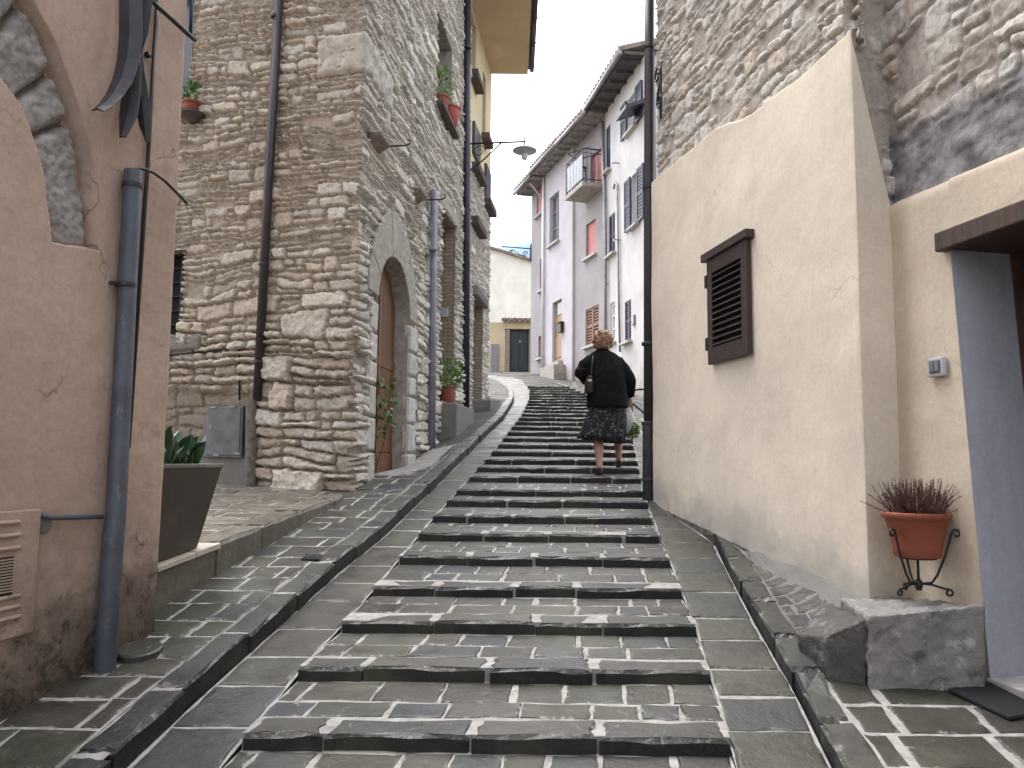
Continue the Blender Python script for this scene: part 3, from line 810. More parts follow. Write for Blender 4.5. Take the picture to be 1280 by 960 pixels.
# terrace between the pink house and the stone house
t0 = ground(192, 765, 0.12); t1 = ground(420, 631, 0.12)
ZT0 = at(199, 709, t0.y).z
ZT1 = CORN.z + 0.0
zter = lambda x, y: ZT0 + (ZT1 - ZT0) * (y - t0.y) / (CORN.y - t0.y)
tk = poly([t0, t1])
mb = MB(); y = t0.y + 0.62
nx_ = lambda y: tk(y) - 0.22
while y < t1.y + 0.25:
    h = rng.uniform(0.55, 0.8)
    e = min(y + h, t1.y + 0.3)
    slab(mb, [(nx_(y), y + .005), (tk(y), y + .005), (tk(e), e - .005), (nx_(e), e - .005)], lambda x, yy: zter(x, yy) + 0.012, drop=0.55, bev=0.02, jit=0.008, seg=5, lift=0.006)
    y += h
slab(mb, [(tk(t0.y - .5) - .24, t0.y - .5), (tk(t0.y - .5) - 0.006, t0.y - .5), (tk(t0.y + .61) - 0.006, t0.y + .61), (tk(t0.y + .61) - .24, t0.y + .61)], lambda x, yy: zter(x, yy) - 0.035, drop=0.5, bev=0.01, jit=0.004)
kt = mb.build('terrace_kerb', M['terrkerb'], fix=False); tag(kt, kind='structure')
mb = MB()
for a, b in ((t0.y - .5, t0.y - .02), (t0.y - .01, t0.y + 0.36), (t0.y + .37, t0.y + .62)):
    slab(mb, [(tk(a) - .36, a + .004), (tk(a) + .02, a + .004), (tk(b) + .02, b - .004), (tk(b) - .36, b - .004)], lambda x, yy: zter(x, yy) + 0.006, drop=0.032, bev=0.005, jit=0.004)
mb.build('coping_slab', M['slab'], kt, fix=False)
mb = MB(); mo = MB()
fr_y = lambda x: CORN.y + (CORN.x - x) * 0.29 / 0.956
pave(mb, lambda y: -4.6, lambda y: min(nx_(y) - 0.012, side_x(y)) if y < CORN.y else CORN.x - (y - CORN.y) * 3.1, t0.y - .5, CORN.y + 0.8, (0.10, 0.20), (0.2, 0.5), zter, joint=0.022, jit=0.010, bev=0.008, lift=0.006)
bed(mo, lambda y: -4.6, lambda y: nx_(y) if y < CORN.y else CORN.x - (y - CORN.y) * 3.1, t0.y - .5, CORN.y + 0.8, zter, 0.007)
te = mb.build('terrace', M['flag'], fix=False); tag(te, kind='structure'); mo.build('joint_mortar', M['mortar_dark'], te, fix=False)
mb = MB(); mb.hexa([(-4.6, t0.y - .45, 0.2), (tk(t0.y - .45) - .05, t0.y - .45, 0.2), (tk(t1.y) - .05, t1.y, 0.6), (-4.6, t1.y, .6),
                    (-4.6, t0.y - .45, zter(0, t0.y - .45) - .06), (tk(t0.y - .45) - .05, t0.y - .45, zter(0, t0.y - .45) - .06), (tk(t1.y) - .05, t1.y, zter(0, t1.y) - .06), (-4.6, t1.y, zter(0, t1.y) - .06)])
mb.build('terrace_core', M['terrkerb'], te)

# right: kerb, sloping ledge below the plaster wall, forecourt in front of the door
zfore = lambda x, y: 0.295 + 0.117 * y
def zled(x, y):
    k = min(max((x - kout(y)) / max(rw_x(y) - kout(y), 0.05), 0), 1); g = min(max((6.35 - y) / 2.0, 0), 1)
    return S(y) + 0.095 + 0.19 * k ** 2.6 * g
mb = MB(); y = 0.9
kout = lambda y: GK(y) + 0.15
while y < 6.2:
    h = rng.uniform(0.36, 0.58); e = min(y + h, 6.25)
    zz = (lambda x, yy: max(zfore(x, yy) + 0.01, S(yy) + 0.07) if yy < 3.75 else S(yy) + 0.10)
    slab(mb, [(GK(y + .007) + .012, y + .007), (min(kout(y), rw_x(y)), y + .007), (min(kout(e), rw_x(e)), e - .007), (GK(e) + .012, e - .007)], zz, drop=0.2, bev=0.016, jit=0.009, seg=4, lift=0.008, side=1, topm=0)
    y += h
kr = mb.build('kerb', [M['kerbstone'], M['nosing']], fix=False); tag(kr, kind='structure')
mb = MB(); mo = MB()
pave(mb, lambda y: kout(y) + .006, lambda y: max(kout(y) + .03, min(rw_x(y) - 0.06, kout(y) + 0.25)), 4.05, 6.05, (0.13, 0.20), (0.12, 0.2), zled, joint=0.012, jit=0.004, lift=0.001)
bed(mo, lambda y: min(kout(y) - .01, rw_x(y)), lambda y: rw_x(y) + 0.05, 4.0, 6.35, zled, 0.006, nx=6)
le = mb.build('ledge', M['sett'], fix=False); tag(le, kind='structure'); mo.build('ledge_bed', M['cement'], le, fix=False)
mb = MB(); mo = MB()
pave(mb, lambda y: kout(y) + .008, lambda y: 3.3, 0.9, 4.2, (0.24, 0.34), (0.26, 0.5), zfore, joint=0.022, jit=0.010)
bed(mo, lambda y: kout(y) - .05, lambda y: 3.3, 0.9, 4.2, zfore, 0.005)
fo = mb.build('forecourt', M['sett'], fix=False); tag(fo, kind='structure'); mo.build('joint_mortar', M['mortar'], fo, fix=False)

# =================================================================== pink house (near left)
LC = PINK.L
ph = thing('pink_house', 'pink plastered house with exposed stone arch and fat grey drainpipe', 'house', PINK.pt(LC, S(_pb.y)))
def uz(W, pts, off=0): return [W.uv(x, y, off) for x, y in pts]
outer = uz(PINK, [(125, 314), (117, 217), (100, 140), (70, 55), (41, 0), (0, -60), (-60, -130), (-160, -200)])
inner = uz(PINK, [(66, 302), (54, 212), (41, 172), (25, 130), (0, 97), (-40, 50), (-100, 5), (-180, -40)])
zo = [p[1] for p in outer]; uo = [p[0] for p in outer]; zi = [p[1] for p in inner]; ui = [p[0] for p in inner]
du_, dz_ = 0.0075, 0.0075
u, v = np.meshgrid(np.arange(-0.6, LC + 1e-6 + 0.0, du_), np.arange(-0.2, 5.2, dz_))
uo_, ui_ = np.interp(v, zo, uo), np.interp(v, zi, ui)
zb_ = np.interp(u, [inner[0][0], outer[0][0]], [inner[0][1], outer[0][1]])
wob = 0.010 * fbm(u * 7, v * 7, 3, 3)
ins = np.minimum(np.minimum(u - ui_ + wob, uo_ - u + wob), v - zb_ + wob)
groove = np.clip(ins / 0.022, 0, 1); groove = groove * groove * (3 - 2 * groove)
h = 0.010 * fbm(u * 1.3, v * 1.3, 5, 3) + 0.003 * fbm(u * 9, v * 9, 8, 3) - 0.085 * groove
h = np.where(u > LC - 0.03, h - 0.4 * ((u - LC + 0.03) / 0.03) ** 2 * 0.03, h)
# chipped plaster near the foot of the corner
chip = np.clip((u - (LC - 0.10) - 0.05 * fbm(u * 6, v * 6, 31, 3)) / 0.03, 0, 1) * np.clip((S(_pb.y) + 0.42 - v + 0.1 * fbm(u * 9, v * 9, 33, 3)) / 0.05, 0, 1)
h = h - 0.018 * chip
grid_mesh('wall', PINK.A.x + PINK.t.x * u + PINK.n.x * h, PINK.A.y + PINK.t.y * u + PINK.n.y * h, v, None, None, M['pink'], ph, flip=PINK.t.cross(PINK.z).dot(PINK.n) < 0)
mb = MB()
PB = lambda u, z, o: PINK.pt(u, z, o)
mb.hexa([PB(-10, -3, -0.02), PB(-0.6, -3, -0.02), PB(-0.6, -3, -.4), PB(-10, -3, -.4), PB(-10, 7.4, -0.02), PB(-0.6, 7.4, -0.02), PB(-0.6, 7.4, -.4), PB(-10, 7.4, -.4)])  # unseen run behind the camera, lengthened to cut front light on the risers
mb.hexa([PB(-.6, 5.18, 0), PB(LC, 5.18, 0), PB(LC, 5.18, -.4), PB(-.6, 5.18, -.4), PB(-.6, 7.4, 0), PB(LC, 7.4, 0), PB(LC, 7.4, -.4), PB(-.6, 7.4, -.4)])
mb.build('upper_wall', M['pink'], ph)
mb = MB(); mb.hexa([PB(LC - .12, 0, -.012), PB(LC, 0, -.012), PB(LC, 0, -3.0), PB(LC - .12, 0, -3.0), PB(LC - .12, 7.4, -.012), PB(LC, 7.4, -.012), PB(LC, 7.4, -3), PB(LC - .12, 7.4, -3)])
mb.build('end_wall', M['pink'], ph)
mb = MB(); mb.hexa([PB(-10.3, 7.4, .45), PB(LC + .3, 7.4, .45), PB(LC + .3, 8.6, -3), PB(-10.3, 8.6, -3), PB(-10.3, 7.55, .45), PB(LC + .3, 7.55, .45), PB(LC + .3, 8.75, -3), PB(-10.3, 8.75, -3)])
mb.build('roof', M['tile'], ph)
# exposed arch stones
sj = uz(PINK, [(60, 302), (42, 172), (25, 130), (0, 60), (-60, -20)])
u2, v2 = np.meshgrid(np.arange(-0.6, LC, 0.009), np.arange(outer[0][1] - 0.1, 5.1, 0.009))
so = np.interp(v2, zo, uo) - 0.055; si_ = np.interp(v2, zi, ui) + 0.004
zb2 = np.interp(u2, [inner[0][0], outer[0][0]], [inner[0][1], outer[0][1]])
inside = np.minimum(np.minimum(so - u2, u2 - si_), v2 - zb2) + 0.012 * fbm(u2 * 8, v2 * 8, 12, 3)
# joints slope outwards: four stones
jd = np.full_like(u2, 9.0)
for (ax_, ay_), (bx_, by_) in (((25, 130), (72, 92)), ((42, 172), (90, 153)), ((0, 52), (34, 8)), ((-70, 10), (-25, -70))):
    (p0, q0), (p1, q1) = PINK.uv(ax_, ay_), PINK.uv(bx_, by_)
    t_ = np.array([p1 - p0, q1 - q0]); L_ = np.hypot(*t_); t_ /= L_
    dd = np.abs((u2 - p0) * -t_[1] + (v2 - q0) * t_[0] + 0.012 * fbm(u2 * 14, v2 * 14, 44, 3))
    jd = np.minimum(jd, dd)
dm = np.clip(np.minimum(inside + 0.02, jd - 0.008) / 0.035, 0, 1); dm = 1 - (1 - dm) ** 2
hh = -0.075 - 0.10 * np.clip(-inside / 0.03, 0, 1) + dm * (0.045 + 0.016 * fbm(u2 * 11, v2 * 11, 15, 4) + 0.010 * fbm(u2 * 45, v2 * 45, 16, 3))
kk = np.clip(dm * 3, 0, 1)[..., None]
cc = np.array([0.30, 0.285, 0.27]) * (1 + 0.35 * fbm(u2 * 12, v2 * 12, 19, 4))[..., None] * kk + np.array([0.15, 0.135, 0.12]) * (1 - kk)
kp = (inside[:-1, :-1] > -0.05)
grid_mesh('stone_arch', PINK.A.x + PINK.t.x * u2 + PINK.n.x * hh, PINK.A.y + PINK.t.y * u2 + PINK.n.y * hh, v2, kp, cc, M['masonry'], ph, flip=PINK.t.cross(PINK.z).dot(PINK.n) < 0)

# meter box
a_ = PINK.uv(47, 636); b_ = PINK.uv(40, 790); c_ = PINK.uv(-60, 700)
mb = MB(); PINK.bar(mb, c_[0], a_[0], b_[1], a_[1], -0.01, 0.022)
bx = mb.build('meter_box', M['pink'], ph, bevel=0.006)
mb = MB()
for y0 in (652, 668, 684, 744, 757, 770):
    p0 = PINK.uv(-20, y0); p1 = PINK.uv(18, y0)
    mb.tube([PINK.pt(p0[0], p1[1], 0.024), PINK.pt(p1[0], p1[1], 0.024)], 0.010, 8)
for i in range(12):
    p1 = PINK.uv(12, 698 + i * 3.6)
    PINK.bar(mb, p1[0] - .16, p1[0], p1[1] - .003, p1[1] + .003, 0.02, 0.030)
mb.build('louvre', M['pink'], bx)
mb = MB(); p0 = PINK.uv(11, 695); p1 = PINK.uv(11, 742); PINK.bar(mb, p0[0] - .165, p0[0] + .002, p1[1], p0[1], 0.012, 0.0245); mb.build('grille', M['black'], bx)
# fat grey drainpipe
pr = 0.045
foot = PINK.uv(131, 836, pr + .01); head = PINK.uv(167, 213, pr + .01)
mb = MB(); mb.tube([PINK.pt(foot[0], foot[1] - .05, pr + .01), PINK.pt(foot[0] + .004, foot[1] + .62, pr + .012), PINK.pt(foot[0] + .018, foot[1] + .68, pr + .008), PINK.pt(head[0], head[1], pr + .008)], [pr * 1.06, pr * 1.06, pr * .98, pr * .94], 20)
dp = mb.build('drainpipe', M['greypipe'], ph, smooth=True, bevel=0.003)
mb = MB()
for yy in (232, 356):
    w_ = PINK.uv(166 if yy < 300 else 158, yy, pr + .01)
    c_ = PINK.pt(w_[0], w_[1], pr + .008)
    mb.lathe([(pr * .96, -.010), (pr * 1.05, -.010), (pr * 1.05, .010), (pr * .96, .010)], c_, 20)
    if yy > 300: mb.box(PINK.pt(w_[0] - pr - .004, w_[1], .03), (.022, .05, .014), PINK.ax())
mb.build('pipe_bracket', M['slate'], dp)
mb = MB(); w_ = PINK.uv(58, 648, .03); q_ = PINK.uv(128, 646, .03)
mb.tube([PINK.pt(w_[0] - .01, w_[1] + .012, -.02), PINK.pt(w_[0], w_[1] + .01, .02), PINK.pt(w_[0] + .03, w_[1], .03), PINK.pt(q_[0], q_[1], .03)], 0.011, 8)
mb.build('outlet_pipe', M['greypipe'], ph, smooth=True)
mb = MB(); mb.lathe([(0.001, 0.008), (.035, .008), (.045, 0), (.045, -.02)], PINK.pt(PINK.uv(54, 655)[0], PINK.uv(54, 655)[1], 0.002), 12, PINK.n); mb.build('pipe_hole', M['cement'], ph)
# thin dark rod beside it and the cables
mb = MB()
w0 = PINK.uv(200, -60, .018); w1 = PINK.uv(184, 215, .018); w2 = PINK.uv(162, 560, .025)
mb.tube([PINK.pt(w0[0], w0[1], .018), PINK.pt(w1[0], w1[1], .018), PINK.pt(w2[0], w2[1], .018)], 0.011, 8)
mb.build('thin_pipe', M['brownmetal'], ph, smooth=True)
mb = MB()
cp = [(168, 212), (180, 211), (192, 216), (206, 226), (220, 240), (229, 249), (233, 254)]
mb.tube([PINK.pt(*PINK.uv(x, y, 0.06 if i < 5 else 0.02), 0.06 if i < 5 else 0.02) for i, (x, y) in enumerate(cp)], 0.008, 8)
cp = [(183, -20), (190, 2), (200, 11), (215, 24), (232, 40), (244, 50)]
mb.tube([PINK.pt(*PINK.uv(x, y, 0.05), 0.05) for x, y in cp], 0.013, 8)
mb.tube([PINK.pt(*PINK.uv(x, y, 0.02), 0.02) for x, y in ((238, 44), (239, 20), (240, -40))], 0.010, 8)
mb.build('cable', M['cable'], ph, smooth=True)

# dark iron leaf ornament hanging on the pink wall
og = PINK.uv(172, 60)
orn = thing('iron_ornament', 'dark curved iron blades of a wall ornament hanging above the grey drainpipe', 'ornament', PINK.pt(og[0], og[1], 0.05))
def blade(spine, widths, offs, name, th=0.006):
    P_ = [PINK.pt(*PINK.uv(x, y, o), o) for (x, y), o in zip(spine, offs)]
    mb = MB(); rings = []
    for i, p in enumerate(P_):
        t = (P_[min(i + 1, len(P_) - 1)] - P_[max(i - 1, 0)]).normalized()
        s_ = (PINK.n * .9 + PINK.t * .3); s_ = (s_ - t * s_.dot(t)).normalized(); q = t.cross(s_)
        wv = widths[i] / 2
        rings.append([p - s_ * wv - q * th, p - q * th * -1.2 - q * th, p + s_ * wv - q * th, p + s_ * wv, p + q * th * 2.0, p - s_ * wv])
    mb.rings(rings); return mb.build(name, M['slate'], orn, bevel=0.002)
blade([(163, -40), (163, 8), (163, 45), (160, 75), (153, 100), (143, 118), (132, 131), (122, 138)], [.105, .108, .108, .105, .095, .08, .065, .05], [.07, .08, .085, .09, .10, .115, .135, .155], 'blade')
blade([(171, 62), (168, 85), (164, 115), (160, 145), (153, 172)], [.035, .065, .09, .085, .03], [.05, .055, .06, .075, .09], 'blade')
blade([(173, 62), (175, 95), (178, 128), (181, 155), (184, 178)], [.03, .05, .07, .06, .015], [.045, .045, .05, .06, .07], 'blade')
blade([(180, -40), (179, 0), (176, 40), (173, 66)], [.10, .09, .07, .03], [.06, .06, .055, .05], 'blade')
mb = MB(); w_ = PINK.uv(181, 69); mb.lathe([(.004, -.01), (.016, 0), (.016, .02), (.004, .03)], PINK.pt(w_[0], w_[1], 0.01), 10, PINK.n)
w2 = PINK.uv(173, 68); mb.tube([PINK.pt(w_[0], w_[1], .03), PINK.pt(w2[0], w2[1], .05)], .009, 8); mb.build('pivot', M['iron'], orn)
# round cover on the walkway
g_ = ground(174, 815, 0.128)
mb = MB(); mb.lathe([(.001, .02), (.095, .019), (.105, .012), (.108, -.03)], Vector((g_.x, g_.y, zwalk(0, g_.y) + .012)), 20, Vector((0, -.18, 1)))
o = mb.build('drain_cover', M['kerbstone'], loc=(g_.x, g_.y, zwalk(0, g_.y))); tag(o, 'round grey inspection cover lying on the setts at the foot of the drainpipe', 'drain cover')
g_ = ground(390, 697, 0.125)
mb = MB(); mb.hexa([(g_.x - .06, g_.y - .05, zwalk(0, g_.y - .05) + .002), (g_.x + .06, g_.y - .05, zwalk(0, g_.y - .05) + .002), (g_.x + .06, g_.y + .05, zwalk(0, g_.y + .05) + .002), (g_.x - .06, g_.y + .05, zwalk(0, g_.y + .05) + .002),
                    (g_.x - .06, g_.y - .05, zwalk(0, g_.y - .05) + .012), (g_.x + .06, g_.y - .05, zwalk(0, g_.y - .05) + .012), (g_.x + .06, g_.y + .05, zwalk(0, g_.y + .05) + .012), (g_.x - .06, g_.y + .05, zwalk(0, g_.y + .05) + .012)])
for i in range(5):
    xx = g_.x - .044 + i * .022
    mb.box((xx, g_.y, zwalk(0, g_.y) + .014), (.006, .085, .008), (Vector((1, 0, 0)), Vector((0, .984, .177)), Vector((0, -.177, .984))))
o = mb.build('drain_grate', M['iron'], loc=(g_.x, g_.y, zwalk(0, g_.y))); tag(o, 'small dark square drain grate in the setts below the terrace kerb', 'drain grate')

# =================================================================== stone house (left)
sh = thing('stone_house', 'rubble stone house with arched brown door and corner facing the steps', 'house', CORN)
U_PIPE = SIDE.uv(583, 300)[0]             # where the next house starts
ZT = 10.2
prof_c = lambda v: 0.026 + 0.030 * fbm(v * 4, v * 0 + 3.3, 77, 3) + 0.022 * vnoise(v * 11, v * 0 + 1.2, 79)
# openings in the street facade
dl, dr = SIDE.uv(464, 480)[0], SIDE.uv(505, 480)[0]
dz0 = S(SIDE.pt(dl, 0).y) + 0.10
dsp = SIDE.uv(486, 352)[1] - 0.0
rad = (dr - dl) / 2; dmid = (dl + dr) / 2
apex = SIDE.uv(484, 318)[1]
dsp = apex - rad * 0.86
def arch_in(u, v, g=0.0):
    lo = (u > dl - g) & (u < dr + g) & (v > dz0 - 0.3) & (v <= dsp)
    hi = ((u - dmid) / (rad + g)) ** 2 + ((v - dsp) / (rad * 0.86 + g)) ** 2 < 1
    return lo | (hi & (v > dsp))
r2_ = SIDE.rect(548, 566, 272, 505)
door2 = (r2_[0], r2_[1], r2_[2], SIDE.uv(557, 268)[1])
win_up = SIDE.rect(543, 562, 36, 150)
big_side = lambda z: 1.0 if z > CORN.z + 2.3 else 1.75
def surround(u, v):
    lo = (u > dl - .22) & (u < dr + .36) & (v <= dsp)
    hi = ((u - dmid) / (rad + .33)) ** 2 + ((v - dsp) / (rad * .86 + .33 + .15 * np.clip(1 - np.abs(u - dmid) / rad, 0, 1) ** 1.0)) ** 2 < 1
    return lo | (hi & (v > dsp)) | ((u > dl - .22) & (u < dr + .3) & (v > dsp - .02) & (v < dsp + .08))
keepf = lambda u, v: ~(surround(u, v) | in_rect(u, v, door2, -0.008) | in_rect(u, v, win_up, -0.008))

big_front = lambda z: 1.0 if z > CORN.z + 2.4 else (1.3 if z > CORN.z + 1.75 else 1.8)
fwin = FRONT.rect(214, 231, 312, 420)
fwin = (fwin[0], fwin[0] + 0.75, fwin[2], fwin[3])
uwin = FRONT.rect(226, 242, 0, 140); uwin = (uwin[0], uwin[0] + 0.8, uwin[2], uwin[2] + 1.5)
pipe_u = FRONT.uv(322, 500)[0]
keepf2 = lambda u, v: ~(in_rect(u, v, fwin, -0.008) | in_rect(u, v, uwin, -0.008))
def front_mod(u, v, h):
    # the render round the meter cupboard is smoother
    k = np.clip((u - pipe_u + 0.02) / 0.05, 0, 1) * np.clip((CORN.z + 1.0 - v + 0.06 * vnoise(u * 6, v * 6, 5)) / 0.08, 0, 1)
    return h * (1 - 0.75 * k) * (1 + 0.9 * np.clip((CORN.z + 1.9 - v) / 0.5, 0, 1))
def front_col(u, v, c):
    k = (np.clip((u - pipe_u + 0.02) / 0.05, 0, 1) * np.clip((CORN.z + 1.0 - v + 0.06 * vnoise(u * 6, v * 6, 5)) / 0.08, 0, 1))[..., None]
    return c * (1 - 0.8 * k) + np.array([0.20, 0.165, 0.125]) * 0.8 * k
def side_call(CS, DRY): return rubble_wall('side_wall', SIDE, 0, U_PIPE, CORN.z - 0.3, ZT, 0.022, 0.0125, 101, PAL_SIDE, M['masonry'], sh, keepf,
            corner=CS, dry=DRY, mod=lambda u, v, h: h * (1 + 0.5 * np.clip((CORN.z + 2.2 - v) / 0.6, 0, 1)), ch=(0.09, 0.17), sl=(0.20, 0.70), split=(0.12, 0.48, 0.40), rnd=0.013, rcor=0.022, prot=0.046, warp=0.028, big=big_side, edgen=0.9, miss=.04)
def front_call(CF, DRY): return rubble_wall('front_wall', FRONT, 0, FRONT.L, CORN.z - 0.35, 8.2, 0.0125, 0.0125, 202, PAL_FRONT, M['masonry'], sh, keepf2, front_mod, colmod=front_col,
            corner=CF, dry=DRY, ch=(0.085, 0.165), sl=(0.11, 0.38), split=(0.20, 0.46, 0.34), rnd=0.017, rcor=0.034, prot=0.046, warp=0.065, big=big_front, edgen=1.5, miss=.04)
pS, pF = side_call(None, True), front_call(None, True)
side_call((0.0, 0.12, FRONT.n, pF), False); front_call((0.0, 0.08, SIDE.n, pS), False)
# upper part and core of the walls behind the facing
mb = MB()
FRONT.bar(mb, 0.05, FRONT.L, 8.19, ZT, -0.35, 0.02)
mb.build('upper_wall', M['archdark'], sh)
mb = MB()
roofp = [SIDE.pt(-.3, ZT + .02, .35), SIDE.pt(U_PIPE - .02, ZT + .02, .35), SIDE.pt(U_PIPE - .02, ZT + 1.4, -3.5), SIDE.pt(-.3, ZT + 1.4, -3.5)]
mb.prism(roofp, (0, 0, .12)); mb.build('roof', M['tile'], sh)
# big corner stones
def lump(W, u0, u1, z0, z1, d0, d1, seed, res=0.02, amp=0.010, rr=0.03):
    """one dressed or rough block with softened edges standing on a wall"""
    nu = max(4, int((u1 - u0) / res)); nz = max(4, int((z1 - z0) / res))
    u, v = np.meshgrid(np.linspace(u0, u1, nu), np.linspace(z0, z1, nz))
    e = np.minimum(np.minimum(u - u0, u1 - u), np.minimum(v - z0, z1 - v))
    t = np.clip(e / rr, 0, 1); dome = 1 - (1 - t) ** 2.4
    h = d0 + (d1 - d0) * dome + amp * dome * fbm(u * 9, v * 9, seed, 4)
    ju = 0.012 * fbm(v * 6, u * 0 + seed, seed + 1, 3); jv = 0.010 * fbm(u * 6, v * 0 + seed, seed + 2, 3)
    return u + ju, v + jv, h
def blocks(name, W, lst, mat, parent, base=(0.40, 0.375, 0.335), var=0.25, smooth=True, keep=None, **kw):
    Xs, Fs, Cs, n0 = [], [], [], 0
    for i, (u0, u1, z0, z1, d0, d1) in enumerate(lst):
        u, v, h = lump(W, u0, u1, z0, z1, d0, d1, 300 + i * 7 + len(lst), **kw)
        X = W.A.x + W.t.x * u + W.n.x * h; Y = W.A.y + W.t.y * u + W.n.y * h
        nv, nu = X.shape; idx = np.arange(nv * nu).reshape(nv, nu) + n0
        q = np.stack([idx[:-1, :-1], idx[:-1, 1:], idx[1:, 1:], idx[1:, :-1]], -1)
        if keep is not None:
            q = q[keep((u[:-1, :-1] + u[1:, 1:]) / 2, (v[:-1, :-1] + v[1:, 1:]) / 2)]
        q = q.reshape(-1, 4)
        if W.t.cross(W.z).dot(W.n) < 0: q = q[:, ::-1]
        c = np.array(base) * (1 + var * (rng.random() * 2 - 1)) * (1 + 0.22 * fbm(u * 10, v * 10, 55 + i, 4))[..., None]
        Xs.append(np.stack([X.ravel(), Y.ravel(), v.ravel()], -1)); Fs.append(q); Cs.append(c.reshape(-1, 3)); n0 += nv * nu
    me = bpy.data.meshes.new(name)
    me.from_pydata(np.concatenate(Xs).tolist(), [], np.concatenate(Fs).tolist())
    ca = me.color_attributes.new('Col', 'FLOAT_COLOR', 'POINT'); c4 = np.ones((n0, 4), np.float32); c4[:, :3] = np.concatenate(Cs)
    ca.data.foreach_set('color', c4.ravel())
    return link(name, me, mat, parent, smooth)
qz = [FRONT.uv(420, y)[1] for y in (110, 68)]
big = [(-0.05, FRONT.uv(398, 80)[0], FRONT.uv(420, 96)[1], FRONT.uv(420, 47)[1], 0.02, 0.062)]
for x0, y0, y1 in ():
    big.append((0.0, FRONT.uv(x0, (y0 + y1) / 2)[0], FRONT.uv(425, y0)[1], FRONT.uv(425, y1)[1], 0.015, 0.06))
blocks('quoin', FRONT, big, M['masonry'], sh, (0.47, 0.43, 0.37), 0.10, rr=0.05, amp=0.035)
sbig = []
for i, b in enumerate(big):
    sbig.append((-0.05, 0.95, b[2], b[3], 0.015, 0.062))
blocks('quoin', SIDE, sbig, M['masonry'], sh, (0.47, 0.44, 0.395), 0.10, rr=0.05, amp=0.035, res=0.02)

# arched doorway: dressed surround, deep reveal, boarded door
lst = []; z = dz0 - 0.12; i = 0
while z < dsp - 0.1:
    hgt = min(rng.uniform(0.24, 0.42), dsp - z)
    for s_ in (0, 1):
        wv = 0.34 if (i + s_) % 2 else 0.30
        if s_ == 0: lst.append((dl - wv * .82, dl + .004, z, z + hgt - .008, 0.0, 0.06))
        else: lst.append((dr - .004, dr + wv + .10, z, z + hgt - .008, 0.0, 0.066))
    z += hgt; i += 1
blocks('door_surround', SIDE, lst, M['masonry'], sh, (0.50, 0.485, 0.455), 0.10, res=0.018, rr=0.022, amp=0.008)
mb = MB(); N = 7; ro = 0.36
for k in range(N):
    a0 = math.pi * k / N + 0.006; a1 = math.pi * (k + 1) / N - 0.006
    pts = []
    for a in (a0, (a0 + a1) / 2, a1): pts.append((dmid + math.cos(a) * rad, dsp + math.sin(a) * rad * 0.86))
    for a in (a1, (a0 + a1) / 2, a0):
        g = ro + 0.16 * max(0, math.sin(a)) ** 4
        pts.append((dmid + math.cos(a) * (rad + g), dsp + math.sin(a) * (rad * 0.86 + g)))
    mb.prism([SIDE.pt(u, z, -0.02) for u, z in pts], SIDE.n * (0.082 + rng.uniform(-.004, .004)))
mb.build('arch_stone', M['arch'], sh, bevel=0.008)
mb = MB(); path = [(dl, dz0 - .15), (dl, dsp)] + [(dmid - math.cos(math.pi * k / 18) * rad, dsp + math.sin(math.pi * k / 18) * rad * 0.86) for k in range(1, 18)] + [(dr, dsp), (dr, dz0 - .15)]
RV = 0.15
ring = []
for u, z in path: ring.append([SIDE.pt(u, z, 0.035), SIDE.pt(u, z, -RV - .05)])
for a, b in zip(ring[:-1], ring[1:]): mb.add([a[0], b[0], b[1], a[1]], [(0, 1, 2, 3)])
mb.build('door_reveal', M['arch'], sh, fix=False)
mb = MB(); poly_ = [SIDE.pt(u, z, -RV) for u, z in path]; mb.prism(poly_, SIDE.n * -0.05)
door = mb.build('door', M['doorwood'], sh)
mb = MB()
nb = 8; wb = (dr - dl) / nb
for k in range(nb):
    u0 = dl + k * wb + .004; u1 = dl + (k + 1) * wb - .004; um = (u0 + u1) / 2
    top = dsp + rad * 0.86 * math.sqrt(max(0, 1 - ((um - dmid) / rad) ** 2)) - 0.03
    SIDE.bar(mb, u0, u1, dz0 + .28, top, -RV - .005, -RV + .018)
SIDE.bar(mb, dl, dr, dz0 - .02, dz0 + .27, -RV - .005, -RV + .028)
SIDE.bar(mb, dl, dr, dz0 + 1.25, dz0 + 1.37, -RV - .005, -RV + .030)
SIDE.bar(mb, dmid - .03, dmid + .03, dz0 + .05, apex - .06, -RV, -RV + .034)
mb.build('door_boards', M['doorwood'], door, bevel=0.006)
mb = MB(); ux = dmid + .08
mb.lathe([(.03, 0), (.03, .008), (.012, .012), (.012, .04), (.028, .055), (.02, .07), (.001, .075)], SIDE.pt(ux, dz0 + 1.02, -RV + .018), 12, SIDE.n)
mb.build('handle', M['iron'], door, smooth=True)
mb = MB(); SIDE.bar(mb, dl - .02, dr + .02, dz0 - .25, dz0 - .02, -RV - .1, 0.06); mb.build('threshold', M['arch'], sh, bevel=.01)

